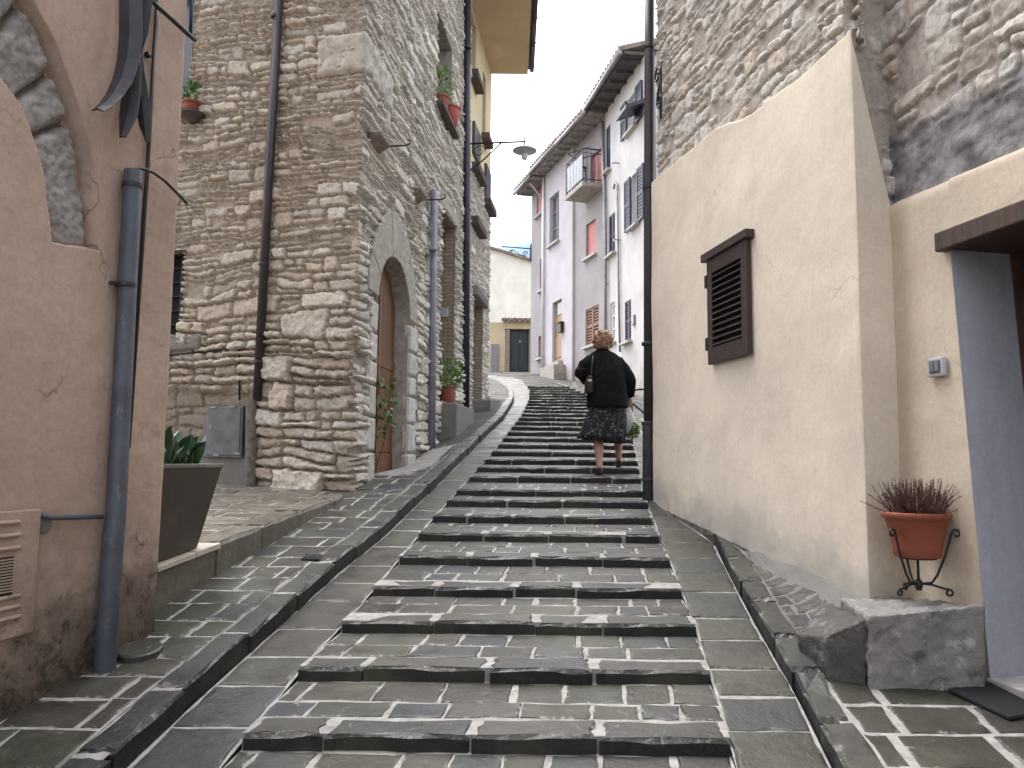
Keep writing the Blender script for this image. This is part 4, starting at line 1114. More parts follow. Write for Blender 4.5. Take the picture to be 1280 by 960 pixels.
# second doorway, raised, with brick-lined jambs
mb = MB(); D2 = 0.55
q = [(door2[0], door2[2]), (door2[1], door2[2]), (door2[1], door2[3]), (door2[0], door2[3])]
for k in range(4):
    p, r_ = q[k], q[(k + 1) % 4]
    mb.add([SIDE.pt(*p, 0.02), SIDE.pt(*r_, 0.02), SIDE.pt(*r_, -D2), SIDE.pt(*p, -D2)], [(0, 1, 2, 3)])
def brick_mat():
    m_, nt, bs = new_mat('thin_brick'); p = pos(nt)
    sx = nt.nodes.new('ShaderNodeSeparateXYZ'); nt.links.new(p, sx.inputs[0])
    cx = nt.nodes.new('ShaderNodeCombineXYZ')
    nt.links.new(math_(nt, 'ADD', sx.outputs[0], sx.outputs[1]), cx.inputs[0]); nt.links.new(sx.outputs[2], cx.inputs[1])
    b = nt.nodes.new('ShaderNodeTexBrick'); nt.links.new(cx.outputs[0], b.inputs['Vector'])
    b.inputs['Scale'].default_value = 1.0; b.inputs['Brick Width'].default_value = 0.26; b.inputs['Row Height'].default_value = 0.062; b.inputs['Mortar Size'].default_value = 0.008
    b.inputs['Color1'].default_value = (0.37, 0.30, 0.225, 1); b.inputs['Color2'].default_value = (0.30, 0.245, 0.19, 1); b.inputs['Mortar'].default_value = (0.21, 0.18, 0.15, 1)
    base = mix(nt, 1.0, b.outputs['Color'], ramp(nt, noise(nt, p, 12, 6, 0.7), [(0.3, 0.7), (0.7, 1.25)]), 'MULTIPLY')
    nt.links.new(base, bs.inputs['Base Color']); bs.inputs['Roughness'].default_value = 0.93
    hs = math_(nt, 'ADD', math_(nt, 'MULTIPLY', b.outputs['Fac'], -0.6), math_(nt, 'MULTIPLY', noise(nt, p, 50, 4), 0.4)); bump(nt, bs, hs, 0.6, 0.01)
    return m_
M['brick'] = brick_mat()
mb.build('doorway_jamb', M['brick'], sh, fix=False)
mb = MB(); SIDE.bar(mb, door2[0], door2[1], door2[2], door2[3], -D2 - .04, -D2 + .002)
for k in range(4): SIDE.bar(mb, door2[0] + .03 + k * (door2[1] - door2[0] - .03) / 4, door2[0] + (k + 1) * (door2[1] - door2[0] - .03) / 4, door2[2], door2[3], -D2, -D2 + .02)
mb.build('door', M['darkwood'], sh, bevel=.004)
blocks('lintel', SIDE, [(door2[0] - .12, door2[1] + .2, door2[3] - 0.005, door2[3] + .26, 0.0, .05)], M['masonry'], sh, (.36, .33, .29), 0, amp=.008)
mb = MB(); hp = SIDE.rect(555, 563, 378, 391, -0.25)
jn = SIDE.pt(door2[1], 0)
w_ = SIDE.uv(560, 384, -0.2)
mb.box(SIDE.pt(door2[1] - .012, SIDE.uv(560, 385)[1], -.17), (.02, .20, .15), (SIDE.t, SIDE.n, Vector((0, 0, 1)))); mb.build('wall_plaque', M['plastic'], sh, bevel=.006)
# upper window
def window_in(W, r, parent, depth, frame=None, glass=None, sill=None, silld=0.10, mull=1, rail=1, jamb='arch', name='window', shutters=None, sillh=0.06, fw=0.05):
    u0, u1, z0, z1 = r
    mb = MB(); W.bar(mb, u0, u1, z0, z1, -depth - .06, -depth)
    wn = mb.build(name, glass or M['glass'], parent)
    mb = MB(); o0, o1 = -depth - .002, -depth + .045
    W.bar(mb, u0, u0 + fw, z0, z1, o0, o1); W.bar(mb, u1 - fw, u1, z0, z1, o0, o1)
    W.bar(mb, u0 + fw, u1 - fw, z0, z0 + fw, o0, o1 - .003); W.bar(mb, u0 + fw, u1 - fw, z1 - fw, z1, o0, o1 - .003)
    for k in range(mull): W.bar(mb, u0 + (u1 - u0) * (k + 1) / (mull + 1) - fw * .6, u0 + (u1 - u0) * (k + 1) / (mull + 1) + fw * .6, z0 + fw, z1 - fw, o0, o1 - .006)
    for k in range(rail): W.bar(mb, u0 + fw, u1 - fw, z0 + (z1 - z0) * (k + 1) / (rail + 1) - fw * .3, z0 + (z1 - z0) * (k + 1) / (rail + 1) + fw * .3, o0, o1 - .009)
    mb.build('frame', frame or M['whiteframe'], wn, bevel=.004)
    if sill:
        mb = MB(); W.bar(mb, u0 - .09, u1 + .09, z0 - sillh, z0 - .002, -depth, silld); mb.build('sill', sill, wn, bevel=.006)
    return wn
def reveal(W, r, depth, mat, parent, name='window_reveal', off=0.03):
    mb = MB(); q = [(r[0], r[2]), (r[1], r[2]), (r[1], r[3]), (r[0], r[3])]
    for k in range(4):
        p, t_ = q[k], q[(k + 1) % 4]
        mb.add([W.pt(*p, off), W.pt(*t_, off), W.pt(*t_, -depth - .02), W.pt(*p, -depth - .02)], [(0, 1, 2, 3)])
    return mb.build(name, mat, parent, fix=False)
reveal(SIDE, win_up, 0.24, M['arch'], sh)
window_in(SIDE, win_up, sh, 0.24, M['shutter'], sill=M['sillbrown'], silld=0.16, mull=1, rail=2)
reveal(FRONT, fwin, 0.22, M['brick'], sh)
w_ = window_in(FRONT, fwin, sh, 0.20, M['iron'], M['black'], mull=3, rail=5, fw=.02)
blocks('window_ledge', FRONT, [(FRONT.uv(259, 430)[0], FRONT.uv(259, 430)[0] + 1.1, FRONT.uv(240, 441)[1], FRONT.uv(240, 420)[1], 0.0, 0.10)], M['masonry'], sh, (.20, .18, .16), 0, amp=.008)
mb = MB(); zl = FRONT.uv(240, 420)[1]; FRONT.bar(mb, FRONT.uv(258, 430)[0], FRONT.uv(258, 430)[0] + 1.1, zl - .02, zl + .004, -.22, .085); mb.build('window_ledge', M['archdark'], sh)
reveal(FRONT, uwin, 0.2, M['arch'], sh)
window_in(FRONT, uwin, sh, 0.18, m_plain('pale_green_frame', (.22, .24, .19), .6), sill=M['sillbrown'], silld=.14, mull=1, rail=0)
# pipes, cable, meter cupboard, hoods
def wall_pipe(W, pts, r, off, mat, parent, name='downpipe', n=14, clips=()):
    mb = MB(); path = [W.pt(*W.uv(x, y, off), off) for x, y in pts]
    mb.tube(path, r, n); o = mb.build(name, mat, parent, smooth=True)
    if clips:
        mb = MB()
        for x, y in clips:
            w_ = W.uv(x, y, off); c = W.pt(w_[0], w_[1], off)
            mb.lathe([(r * 1.02, -.015), (r * 1.22, -.012), (r * 1.22, .012), (r * 1.02, .015)], c, n)
            W.bar(mb, w_[0] - .012, w_[0] + .012, w_[1] - .012, w_[1] + .012, 0, off)
        mb.build('pipe_bracket', mat, o)
    return o
wall_pipe(FRONT, [(321.5, 500), (335, 240), (351, -40)], 0.044, 0.09, M['brownmetal'], sh, clips=((345, 21), (330, 330), (324, 452)))
w0, w1 = FRONT.uv(320.5, 612), FRONT.uv(321.5, 499)
mb = MB(); mb.tube([FRONT.pt(w0[0], w0[1] - .06, .09), FRONT.pt(w1[0], w1[1] - .05, .09), FRONT.pt(w1[0], w1[1], .09)], [.056, .054, .068], 16); mb.build('downpipe_foot', m_plain('rusty_cast_pipe', (.16, .145, .13), .8, var=.5, scale=18, bmp=.5), sh, smooth=True, bevel=.003)
wall_pipe(FRONT, [(205, 445), (240, 441), (296, 435), (299, 438), (299.5, 500)], 0.010, 0.055, M['cable'], sh, 'cable', 8)
mr = FRONT.rect(264, 309, 508, 572); mb = MB(); FRONT.bar(mb, mr[0], mr[1], mr[2], mr[3], -.02, .085)
mt_ = mb.build('meter_cupboard', M['meter'], sh, bevel=.006)
mb = MB(); FRONT.bar(mb, mr[0] + .02, mr[1] - .02, mr[2] + .025, mr[3] - .02, .08, .094); mb.build('door', M['meter'], mt_, bevel=.004)
mb = MB()
for x, y in ((275, 510), (298, 509), (278, 569), (304, 567)):
    w_ = FRONT.uv(x, y); mb.box(FRONT.pt(w_[0], w_[1], .097), (.07, .012, .016), FRONT.ax())
w_ = FRONT.uv(271, 534); mb.box(FRONT.pt(w_[0], w_[1], .096), (.022, .008, .04), FRONT.ax()); mb.build('hinge', M['zinc'], mt_)
mb = MB(); FRONT.bar(mb, mr[0] - .16, mr[1] + .22, mr[2] - .32, mr[2] + .02, -.02, .05); mb.build('cupboard_base', M['cement'], sh, bevel=.02)
mb = MB(); FRONT.bar(mb, mr[1] + .01, mr[1] + .06, mr[2], mr[3] - .1, -.02, .06); mb.build('pipe_post', M['cement'], sh, bevel=.01)
wall_pipe(SIDE, [(540, 560), (541, 400), (543, 238)], 0.048, 0.10, M['palepipe'], sh, 'conduit', 14, ((541, 312), (540.5, 470)))
mb = MB()
for (x0, y0, x1, y1) in ((457, 200, 481, 178), (510, 262, 531, 246)):
    a = SIDE.uv(x0 + 1, (y0 + y1) / 2 + 3); b = (a[0] + .34, 0)
    t_ = SIDE.uv((x0 + x1) / 2, y1 + 1)[1]; lo = SIDE.uv(x0 + 3, y0)[1]
    ua, ub = a[0], b[0]
    mb.add([SIDE.pt(ua, t_, 0.0), SIDE.pt(ub, t_, 0.0), SIDE.pt(ub, t_, .15), SIDE.pt(ua, t_, .15), SIDE.pt(ua, t_ - .16, 0.0), SIDE.pt(ub, t_ - .13, 0.0), SIDE.pt(ub, t_ - .03, .15), SIDE.pt(ua, t_ - .03, .15)],
           [(0, 1, 2, 3), (4, 7, 6, 5), (0, 3, 7, 4), (1, 5, 6, 2), (3, 2, 6, 7), (0, 4, 5, 1)])
mb.build('clay_bracket', m_plain('old_clay', (.17, .125, .10), .85, var=.4, bmp=.5), sh, bevel=.01)
mb = MB()
for (x1, y1) in ((481, 181), (531, 248)):
    w_ = SIDE.uv(x1 - 2, y1 + 2)
    mb.tube([SIDE.pt(w_[0], w_[1], .05), SIDE.pt(w_[0], w_[1], .24), SIDE.pt(w_[0] + .01, w_[1] + .02, .29), SIDE.pt(w_[0] + .02, w_[1] + .06, .30), SIDE.pt(w_[0] + .02, w_[1] + .08, .27)], .010, 8)
mb.build('iron_hook', M['iron'], sh, smooth=True)

# doorsteps along the facade
def step_block(name, label, u0, u1, w, ztop, mat, group=None, slope=0.0):
    mb = MB(); zb = S(SIDE.pt(u0, 0).y) - .2
    p = [SIDE.pt(u0, zb, -.05), SIDE.pt(u1, zb, -.05), SIDE.pt(u1, zb, w), SIDE.pt(u0, zb, w), SIDE.pt(u0, ztop, -.05), SIDE.pt(u1, ztop + slope, -.05), SIDE.pt(u1, ztop + slope, w), SIDE.pt(u0, ztop, w)]
    mb.hexa(p); o = mb.build(name, mat, bevel=.018, loc=SIDE.pt(u0, zb)); return tag(o, label, 'doorstep')
ua = SIDE.uv(519, 560)[0]; ub = SIDE.uv(545, 520)[0]
step_block('doorstep', 'low grey stone step between the arched door and the grey conduit', ua, ub, .42, at(540, 570, SIDE.pt(ua, 0).y).z, M['cement'], slope=.05)
step_block('doorstep', 'tall cement step under the potted green plant', ub + .02, SIDE.uv(570, 500)[0], .30, SIDE.uv(556, 507)[1], M['cement'])
step_block('doorstep', 'worn cement step at the foot of the brown downpipe', SIDE.uv(570, 500)[0] + .02, SIDE.uv(588, 500)[0], .34, SIDE.uv(574, 537, .3)[1], M['cement'], slope=.15)
step_block('doorstep', 'flat grey step below the dark doorway of the yellow plastered house', SIDE.uv(589, 500)[0], SIDE.uv(603, 500)[0], .36, S(SIDE.pt(SIDE.uv(592, 500)[0], 0).y) + .24, M['cement'], slope=.1)

# =================================================================== yellow house beyond
yb = SIDE.pt(U_PIPE, 0); yb.z = S(yb.y)
yh = thing('yellow_house', 'tall house with yellow plaster above stone and a deep ochre eave over the lane', 'house', yb)
UE = SIDE.uv(610, 450)[0]
ZS = SIDE.uv(596, 222)[1]                       # top of the bare stone
ZE = at(612, 92, SIDE.pt(UE, 0).y).z            # underside of the eave
yd = SIDE.rect(590, 601, 376, 520); yd = (yd[0], yd[1], yd[2], yd[3])
ylw = SIDE.rect(588, 597, 238, 276)
rubble_wall('stone_wall', SIDE, U_PIPE, UE, S(yb.y) - .3, ZS, 0.025, 0.014, 404, PAL_SIDE, M['masonry'], yh, lambda u, v: ~in_rect(u, v, yd, -.008),
            ch=(0.10, 0.19), sl=(0.16, 0.5), split=(0.16, 0.48, 0.36), rnd=0.026, prot=0.03)
uw1 = SIDE.rect(588, 595, 22, 100); uw2 = SIDE.rect(603, 607, 92, 174)
ylow = SIDE.rect(588, 598, 222, 282)
mb = MB(); wall_with_holes(mb, SIDE, U_PIPE, UE, ZS - .02, ZE + .02, [uw1, uw2], 0.2)
for p in mb.v: pass
mb.build('plaster_wall', M['yellow'], yh, fix=False)
for r_ in (uw1, uw2): window_in(SIDE, r_, yh, 0.18, M['shutter'], sill=M['sillbrown'], silld=.16, sillh=.12)
mb = MB(); EW = SIDE.pt(UE, 0)
mb.hexa([SIDE.pt(UE, 1, .0), SIDE.pt(UE, 1, -5), SIDE.pt(UE - .25, 1, -5), SIDE.pt(UE - .25, 1, -.02), SIDE.pt(UE, ZE, .0), SIDE.pt(UE, ZE, -5), SIDE.pt(UE - .25, ZE, -5), SIDE.pt(UE - .25, ZE, -.02)])
mb.build('end_wall', M['yellow'], yh)
reveal(SIDE, yd, .4, M['brick'], yh, 'doorway_jamb')
mb = MB(); SIDE.bar(mb, yd[0], yd[1], yd[2], yd[3], -.42, -.38); mb.build('door', M['darkwood'], yh)
blocks('lintel', SIDE, [(yd[0] - .1, yd[1] + .3, yd[3], yd[3] + .22, 0.0, .10)], M['masonry'], yh, (.17, .15, .135), 0)
mb = MB()
for xl, xr, yt, yb_ in ((587, 599, 273, 296), (604, 612, 246, 274), (588, 599, 196, 240)):
    r_ = SIDE.rect(xl, xr, yt, yb_)
    SIDE.bar(mb, r_[0], r_[1], (r_[2] + r_[3]) / 2 - .07, (r_[2] + r_[3]) / 2 + .07, 0, .16)
mb.build('sill', M['sillbrown'], yh, bevel=.01)
def shut_win(W, r, parent, mat, depth=0.03):
    mb = MB(); W.bar(mb, r[0], r[1], r[2], r[3], 0, .05); return mb.build('shutter', mat, parent, bevel=.005)
r_ = SIDE.rect(605, 611, 210, 262); shut_win(SIDE, r_, yh, M['slate'])
r_ = SIDE.rect(590, 598, 160, 200); shut_win(SIDE, r_, yh, M['slate'])
# eave
dn = 12.6; de = SIDE.pt(UE, 0).y
e_out_far = at(660, 89, de); e_out_near = at(664, 0, de); 
xo_f = e_out_far.x; t_ = ray(664, 0); k_ = (ZE - EYE.z) / t_.z; pn = EYE + t_ * k_
xo_n = xo_f + (pn.x - xo_f) * (dn - de) / (pn.y - de)
mb = MB(); ux = (dn - CORN.y) / _sd.y
w_n = SIDE.pt(ux, ZE, -.05); w_f = SIDE.pt(UE, ZE, -.05)
mb.hexa([(w_n.x, dn, ZE), (xo_n, dn, ZE), (xo_f, de + .02, ZE), (w_f.x, de + .02, ZE), (w_n.x, dn, ZE + .14), (xo_n, dn, ZE + .10), (xo_f, de + .02, ZE + .10), (w_f.x, de + .02, ZE + .14)])
mb.build('eave', M['soffit'], yh, fix=True)
mb = MB(); mb.hexa([(w_n.x - 4, dn, ZE + 1.5), (xo_n + .05, dn, ZE + .11), (xo_f + .05, de + .05, ZE + .11), (w_f.x - 4, de + .05, ZE + 1.5), (w_n.x - 4, dn, ZE + 1.62), (xo_n + .05, dn, ZE + .20), (xo_f + .05, de + .05, ZE + .20), (w_f.x - 4, de + .05, ZE + 1.62)])
mb.build('roof', M['tile'], yh)
mb = MB(); mb.tube([(xo_n + .08, dn, ZE + .12), (xo_f + .08, de + .03, ZE + .10)], .055, 12)
for k in range(4):
    y = dn + (de - dn) * (k + .8) / 4; x = xo_n + (xo_f - xo_n) * (k + .8) / 4
    mb.tube([(x + .01, y, ZE + .02), (x + .08, y, ZE + .03), (x + .15, y, ZE + .12)], .012, 6)
mb.build('roof_gutter', M['brownmetal'], yh, smooth=True)
wall_pipe(SIDE, [(582.5, 526), (583.5, 260), (584.5, -30)], 0.058, 0.09, M['bluepipe'], yh, clips=((584, 262), (583, 420), (584, 60)))

# street lamp on its bracket
lb = SIDE.uv(579, 180)
sl_ = thing('street_lamp', 'grey saucer shaped street lamp on an iron bracket arm beside the tall downpipe', 'street lamp', SIDE.pt(lb[0], lb[1], 0.02))
tip = at(656, 177, SIDE.pt(lb[0], 0, 1.05).y); arm0 = SIDE.pt(lb[0], lb[1], .02)
mb = MB(); mb.tube([arm0, tip], .017, 8)
low = SIDE.pt(lb[0], lb[1] - .55, .02); mid = arm0.lerp(tip, .62)
mb.tube([low, low.lerp(mid, .5) + Vector((0, 0, -.03)), mid], .013, 8)
mb.tube([arm0 + Vector((0, 0, .1)), low - Vector((0, 0, .12))], .016, 8)
mb.tube([tip + Vector((0, 0, .08)), tip - Vector((0, 0, .10))], .013, 8)
for cx_, rr_ in ((.70, .10), (.25, .11)):
    c = arm0.lerp(tip, cx_) - Vector((0, 0, rr_ + .03)); ax_ = (tip - arm0).normalized()
    mb.tube([c + ax_ * (rr_ * (1 - k * .035) * math.cos(k * .42)) + Vector((0, 0, rr_ * (1 - k * .035) * math.sin(k * .42))) for k in range(20)], .008, 6)
mb.build('bracket', M['iron'], sl_, smooth=True)
mb = MB(); tz = tip - Vector((0, 0, .10))
mb.lathe([(.02, .03), (.05, .0), (.16, -.03), (.205, -.055), (.205, -.07), (.16, -.075), (.07, -.10), (.06, -.11)], tz, 24); mb.build('shade', M['enamel'], sl_, smooth=True)
mb = MB(); mb.lathe([(.055, -.09), (.058, -.16), (.05, -.20), (.02, -.225), (.001, -.23)], tz, 16); mb.build('globe', M['lampglass'], sl_, smooth=True)

# =================================================================== plaster corner house on the right
rh = thing('corner_house', 'beige plastered house with bare stone upper wall, louvred brown shutter and blue grey doorway', 'house', RW_NEAR)
LW = RWALL.L
tops = uz(RWALL, [(1071, 27), (1063, 31), (1030, 62), (997, 92), (959, 121), (938, 140), (892, 158), (863, 183), (824, 217), (812, 226)])
base_ = uz(RWALL, [(1086, 744), (1030, 728), (975, 703), (935, 683), (893, 662), (850, 642), (817, 627)])
tops.sort(); base_.sort()
tu, tz_ = np.array([p[0] for p in tops]), np.array([p[1] for p in tops])
bu, bz = np.array([p[0] for p in base_]), np.array([p[1] for p in base_])
RDIR = Vector((0.97, 0.25, 0)).normalized()
_v = ray(1122, 500); _v.z = 0
# end of the return: meets the sight line through the inner corner
den = RDIR.x * _v.y - RDIR.y * _v.x
RETW = (RW_NEAR.y * _v.x - RW_NEAR.x * _v.y) / den
C2 = RW_NEAR + RDIR * RETW; C2.z = 0
NDIR = Vector((0.20, -1, 0)).normalized()
NW = Wall(C2, C2 + NDIR * 7, (0, 2))
zc2 = NW.uv(1108, 251)[1]
print('return', RETW, C2, 'zc2', zc2)
us = np.concatenate([np.linspace(-RETW, -0.02, 14), np.array([-0.012, -0.005, 0, 0.005, 0.012]), np.linspace(0.02, LW, 170)])
ts = np.concatenate([np.linspace(0, 0.985, 150), np.linspace(0.988, 1.0, 12)])
u, t = np.meshgrid(us, ts)
ztop = np.where(u < 0, tz_[0] + (zc2 - tz_[0]) * np.clip(-u / RETW, 0, 1), np.interp(u, tu, tz_)) + 0.014 * fbm(u * 5, u * 0, 61, 3) * (u > 0.03)
zbot = np.where(u < 0, bz[0] - 0.04, np.interp(u, bu, bz)) - 0.03
z = zbot + (ztop - zbot) * t
dt_ = (ztop - z)
h = -0.075 * np.clip(1 - dt_ / 0.035, 0, 1) ** 2.2 + 0.010 * fbm(u * 1.2, z * 1.2, 62, 3) + 0.003 * fbm(u * 6, z * 6, 63, 3)
h = h + 0.012 * np.clip(1 - (z - zbot) / 0.12, 0, 1) * fbm(u * 9, z * 9, 64, 3)
cu = np.clip(u, 0, None); cr = np.clip(-u, 0, None)
k = np.clip((u + 0.012) / 0.024, 0, 1)                 # normal blend round the arris
RN = Vector((-0.25, -0.97, 0)).normalized()
rnd_ = -0.006 * np.clip(1 - np.abs(u) / 0.015, 0, 1)
X = RW_NEAR.x + RWALL.t.x * cu + RDIR.x * cr + (RWALL.n.x * k + RN.x * (1 - k)) * (h + rnd_)
Y = RW_NEAR.y + RWALL.t.y * cu + RDIR.y * cr + (RWALL.n.y * k + RN.y * (1 - k)) * (h + rnd_)
grid_mesh('plaster_wall', X, Y, z, None, None, M['beige'], rh, flip=RWALL.t.cross(RWALL.z).dot(RWALL.n) < 0)
# stone above
ZR = 7.6
keep = lambda u, v: v > np.interp(u, tu, tz_) - 0.12
rubble_wall('stone_wall', RWALL, -0.02, LW, 3.0, 6.6, 0.014, 0.0115, 505, PAL_RIGHT, M['masonry'], rh, keep, off=-0.075,
            ch=(0.11, 0.21), sl=(0.12, 0.36), split=(0.46, 0.42, 0.12), rnd=0.007, rcor=0.045, prot=0.021, mort=0.014, warp=0.075, miss=0.16, edgen=1.1)
mb = MB(); RWALL.bar(mb, -.02, LW, 6.58, ZR, -.4, -.06); mb.build('upper_wall', M['archdark'], rh)
RETS = Wall(C2, RW_NEAR, (0, 0))
rubble_wall('stone_return', RETS, -.12, RETW, 3.1, 6.6, 0.012, 0.012, 515, PAL_RIGHT, M['masonry'], rh, lambda u, v: v > zc2 + (tz_[0] - zc2) * np.clip(u / RETW, 0, 1) - .1, off=-0.055,
            ch=(0.11, 0.21), sl=(0.12, 0.36), rnd=0.012, rcor=.05, prot=0.02, mort=0.02, miss=.5, warp=.085)
# near wall with the doorway
jb = NW.uv(1240, 846); jt = NW.uv(1190, 309)
pt0 = NW.uv(1108, 251); pt1 = NW.uv(1280, 178)
ptop = lambda u: pt0[1] + (pt1[1] - pt0[1]) * min(u, 2.2) / pt1[0]
ujamb = lambda z: jb[0] + (jt[0] - jb[0]) * (z - jb[1]) / (jt[1] - jb[1])
DW = 0.98
zdoor = jt[1]
rubble_wall('stone_wall', NW, -.12, 1.9, zc2 - .1, 5.6, 0.012, 0.012, 606, PAL_RIGHT, M['masonry'], rh,
            lambda u, v: v > pt0[1] + (pt1[1] - pt0[1]) * u / pt1[0] - 0.06, off=-0.055,
            mod=lambda u, v, h: h * (1 - 0.8 * np.clip(1 - (v - (pt0[1] + (pt1[1] - pt0[1]) * u / pt1[0]) - 0.30 + 0.12 * fbm(u * 5, v * 5, 9, 3)) / 0.10, 0, 1)),
            colmod=lambda u, v, c: (lambda kk: c * (1 - kk) + np.array([0.235, 0.225, 0.235]) * (1 + 1.0 * fbm(u * 9, v * 13, 91, 4))[..., None] * kk)(np.clip(1 - (v - (pt0[1] + (pt1[1] - pt0[1]) * u / pt1[0]) - 0.34 + 0.2 * fbm(u * 4, v * 4, 92, 4)) / 0.12, 0, 1)[..., None]),
            ch=(0.11, 0.21), sl=(0.12, 0.36), split=(0.46, 0.42, 0.12), rnd=0.007, rcor=0.045, prot=0.021, mort=0.014, warp=0.075, miss=0.16, edgen=1.1)
mb = MB(); NW.bar(mb, 0, 1.9, 5.58, ZR, -.4, -.04); NW.bar(mb, 1.88, 12, -2.5, ZR, -.5, -.012); mb.build('upper_wall', M['archdark'], rh)  # second bar carries on unseen behind the camera, lengthened to block light
mb = MB()
def patch(mb, W, ul, ur, zb, zt, nu, nz, seed):
    idx = len(mb.v); vs = []
    for j in range(nz + 1):
        for i in range(nu + 1):
            zz_b = zb; f = j / nz
            # left and right limits may lean
            zt_l = lambda uu: zt(uu) if callable(zt) else zt
            u_ = None
            for _ in range(2):
                z_ = (zb + (zt_l(u_ if u_ is not None else (ul(zb) + ur(zb)) / 2) - zb) * f)
                u_ = ul(z_) + (ur(z_) - ul(z_)) * i / nu
            z_ = zb + (zt_l(u_) - zb) * f
            o = 0.012 * float(fbm(np.array([u_ * 1.5]), np.array([z_ * 1.5]), seed, 3)[0]) + 0.004 * float(fbm(np.array([u_ * 8]), np.array([z_ * 8]), seed + 3, 2)[0])
            if callable(zt) and j == nz: o -= 0.07
            if callable(zt) and j == nz - 1: o -= 0.008
            vs.append(W.pt(u_, z_, o))
    w = nu + 1
    fs = [(j * w + i, j * w + i + 1, (j + 1) * w + i + 1, (j + 1) * w + i) for j in range(nz) for i in range(nu)]
    mb.add(vs, fs)
zfloor = 0.55
patch(mb, NW, lambda z: -0.005, lambda z: ujamb(z) if z < zdoor else ujamb(zdoor), zfloor, lambda u: ptop(u), 12, 70, 71)
patch(mb, NW, lambda z: ujamb(zdoor), lambda z: ujamb(zdoor) + DW, zdoor + .02, lambda u: ptop(u), 18, 16, 72)
patch(mb, NW, lambda z: ujamb(z) + DW if z < zdoor else ujamb(zdoor) + DW, lambda z: 7.0, .0, lambda u: ptop(u), 30, 40, 73)
o = mb.build('plaster_wall', M['beige_yellow'], rh, smooth=True)
# reveal of the doorway, painted blue grey; dark door far inside
mb = MB(); RD = .34; n_ = 12
for j in range(n_):
    z0_, z1_ = zfloor + (zdoor - zfloor) * j / n_, zfloor + (zdoor - zfloor) * (j + 1) / n_
    mb.add([NW.pt(ujamb(z0_), z0_, .012), NW.pt(ujamb(z0_) , z0_, -RD), NW.pt(ujamb(z1_), z1_, -RD), NW.pt(ujamb(z1_), z1_, .012)], [(0, 1, 2, 3)])
    mb.add([NW.pt(ujamb(z0_) + DW, z0_, .012), NW.pt(ujamb(z0_) + DW, z0_, -RD), NW.pt(ujamb(z1_) + DW, z1_, -RD), NW.pt(ujamb(z1_) + DW, z1_, .012)], [(0, 1, 2, 3)])
mb.build('door_reveal', M['reveal'], rh, fix=False)
mb = MB(); zr = zdoor + .02
NW.bar(mb, ujamb(zdoor) - .06, ujamb(zdoor) + DW + .1, zdoor - .015, zdoor + .085, -.42, .055); mb.build('lintel_beam', M['darkwood'], rh, bevel=.008)
mb = MB(); NW.bar(mb, ujamb(zdoor) - .1, ujamb(zfloor) + DW + .1, zfloor, zdoor, -RD - .06, -RD - .004); dd = mb.build('door', M['darkwood'], rh)
mb = MB(); ua_ = ujamb(1.2)
for (a, b) in ((0.02, .12), (.45, .53), (.86, .96)): NW.bar(mb, ua_ + a, ua_ + b, zfloor + .2, zdoor - .03, -RD - .01, -RD + .022)
for (a, b) in ((.75, .95), (1.5, 1.6), (2.55, 2.7)): NW.bar(mb, ua_ + .12, ua_ + .86, a, b, -RD - .01, -RD + .018)
mb.build('door_panel', M['darkwood'], dd, bevel=.006)
mb = MB(); NW.bar(mb, ujamb(zfloor) - .02, ujamb(zfloor) + DW + .02, zfloor - .1, zfore(0, NW.pt(ujamb(zfloor), 0).y) + .035, -RD, .03); mb.build('threshold', M['sill'], rh, bevel=.008)
# intercom
ir = NW.rect(1163, 1189, 446, 472); um, zm = (ir[0] + ir[1]) / 2, (ir[2] + ir[3]) / 2
mb = MB(); mb.box(NW.pt(um, zm, .022), (ir[1] - ir[0] - .03, .03, (ir[3] - ir[2]) * .95), NW.ax()); ic = mb.build('door_bell', M['plastic'], rh, bevel=.01)
mb = MB(); mb.box(NW.pt(um + .004, zm, .040), ((ir[1] - ir[0]) * .52, .006, (ir[3] - ir[2]) * .60), NW.ax()); mb.build('button_plate', M['plasticdark'], ic, bevel=.003)
mb = MB()
for s_ in (-1, 1): mb.box(NW.pt(um + .004 + s_ * (ir[1] - ir[0]) * .12, zm, .044), ((ir[1] - ir[0]) * .18, .005, (ir[3] - ir[2]) * .46), NW.ax())
mb.build('button', m_plain('button_grey', (.16, .16, .18), .4, bmp=0), ic, bevel=.002)
# louvred shutter
sr_ = RWALL.rect(891, 941, 312, 450)
u0, u1, z0, z1 = sr_
mb = MB(); RWALL.bar(mb, u0 + .02, u1 - .02, z0 + .02, z1 - .02, .0, .012); sw = mb.build('window', M['black'], rh)
mb = MB(); fw = .085
RWALL.bar(mb, u0, u0 + fw, z0, z1, .008, .05); RWALL.bar(mb, u1 - fw, u1, z0, z1, .008, .05)
RWALL.bar(mb, u0 + fw, u1 - fw, z0, z0 + .13, .008, .048); RWALL.bar(mb, u0 + fw, u1 - fw, z1 - .12, z1, .008, .048)
shu = mb.build('shutter', M['shutter'], sw, bevel=.005)
mb = MB(); nsl = 12
for i in range(nsl):
    zc = z0 + .13 + (z1 - z0 - .25) * (i + .5) / nsl
    a_ = R(38); nx = (RWALL.t, (RWALL.n * math.cos(a_) - Vector((0, 0, 1)) * math.sin(a_)), (RWALL.n * math.sin(a_) + Vector((0, 0, 1)) * math.cos(a_)))
    mb.box(RWALL.pt((u0 + u1) / 2, zc, .034), (u1 - u0 - 2 * fw + .01, .046, .008), nx)
mb.build('slat', M['shutter'], sw)
mb = MB(); RWALL.bar(mb, u0 - .05, u1 + .06, z1 - .004, z1 + .06, 0, .075); mb.build('shutter_head', M['shutter'], sw, bevel=.005)
mb = MB()
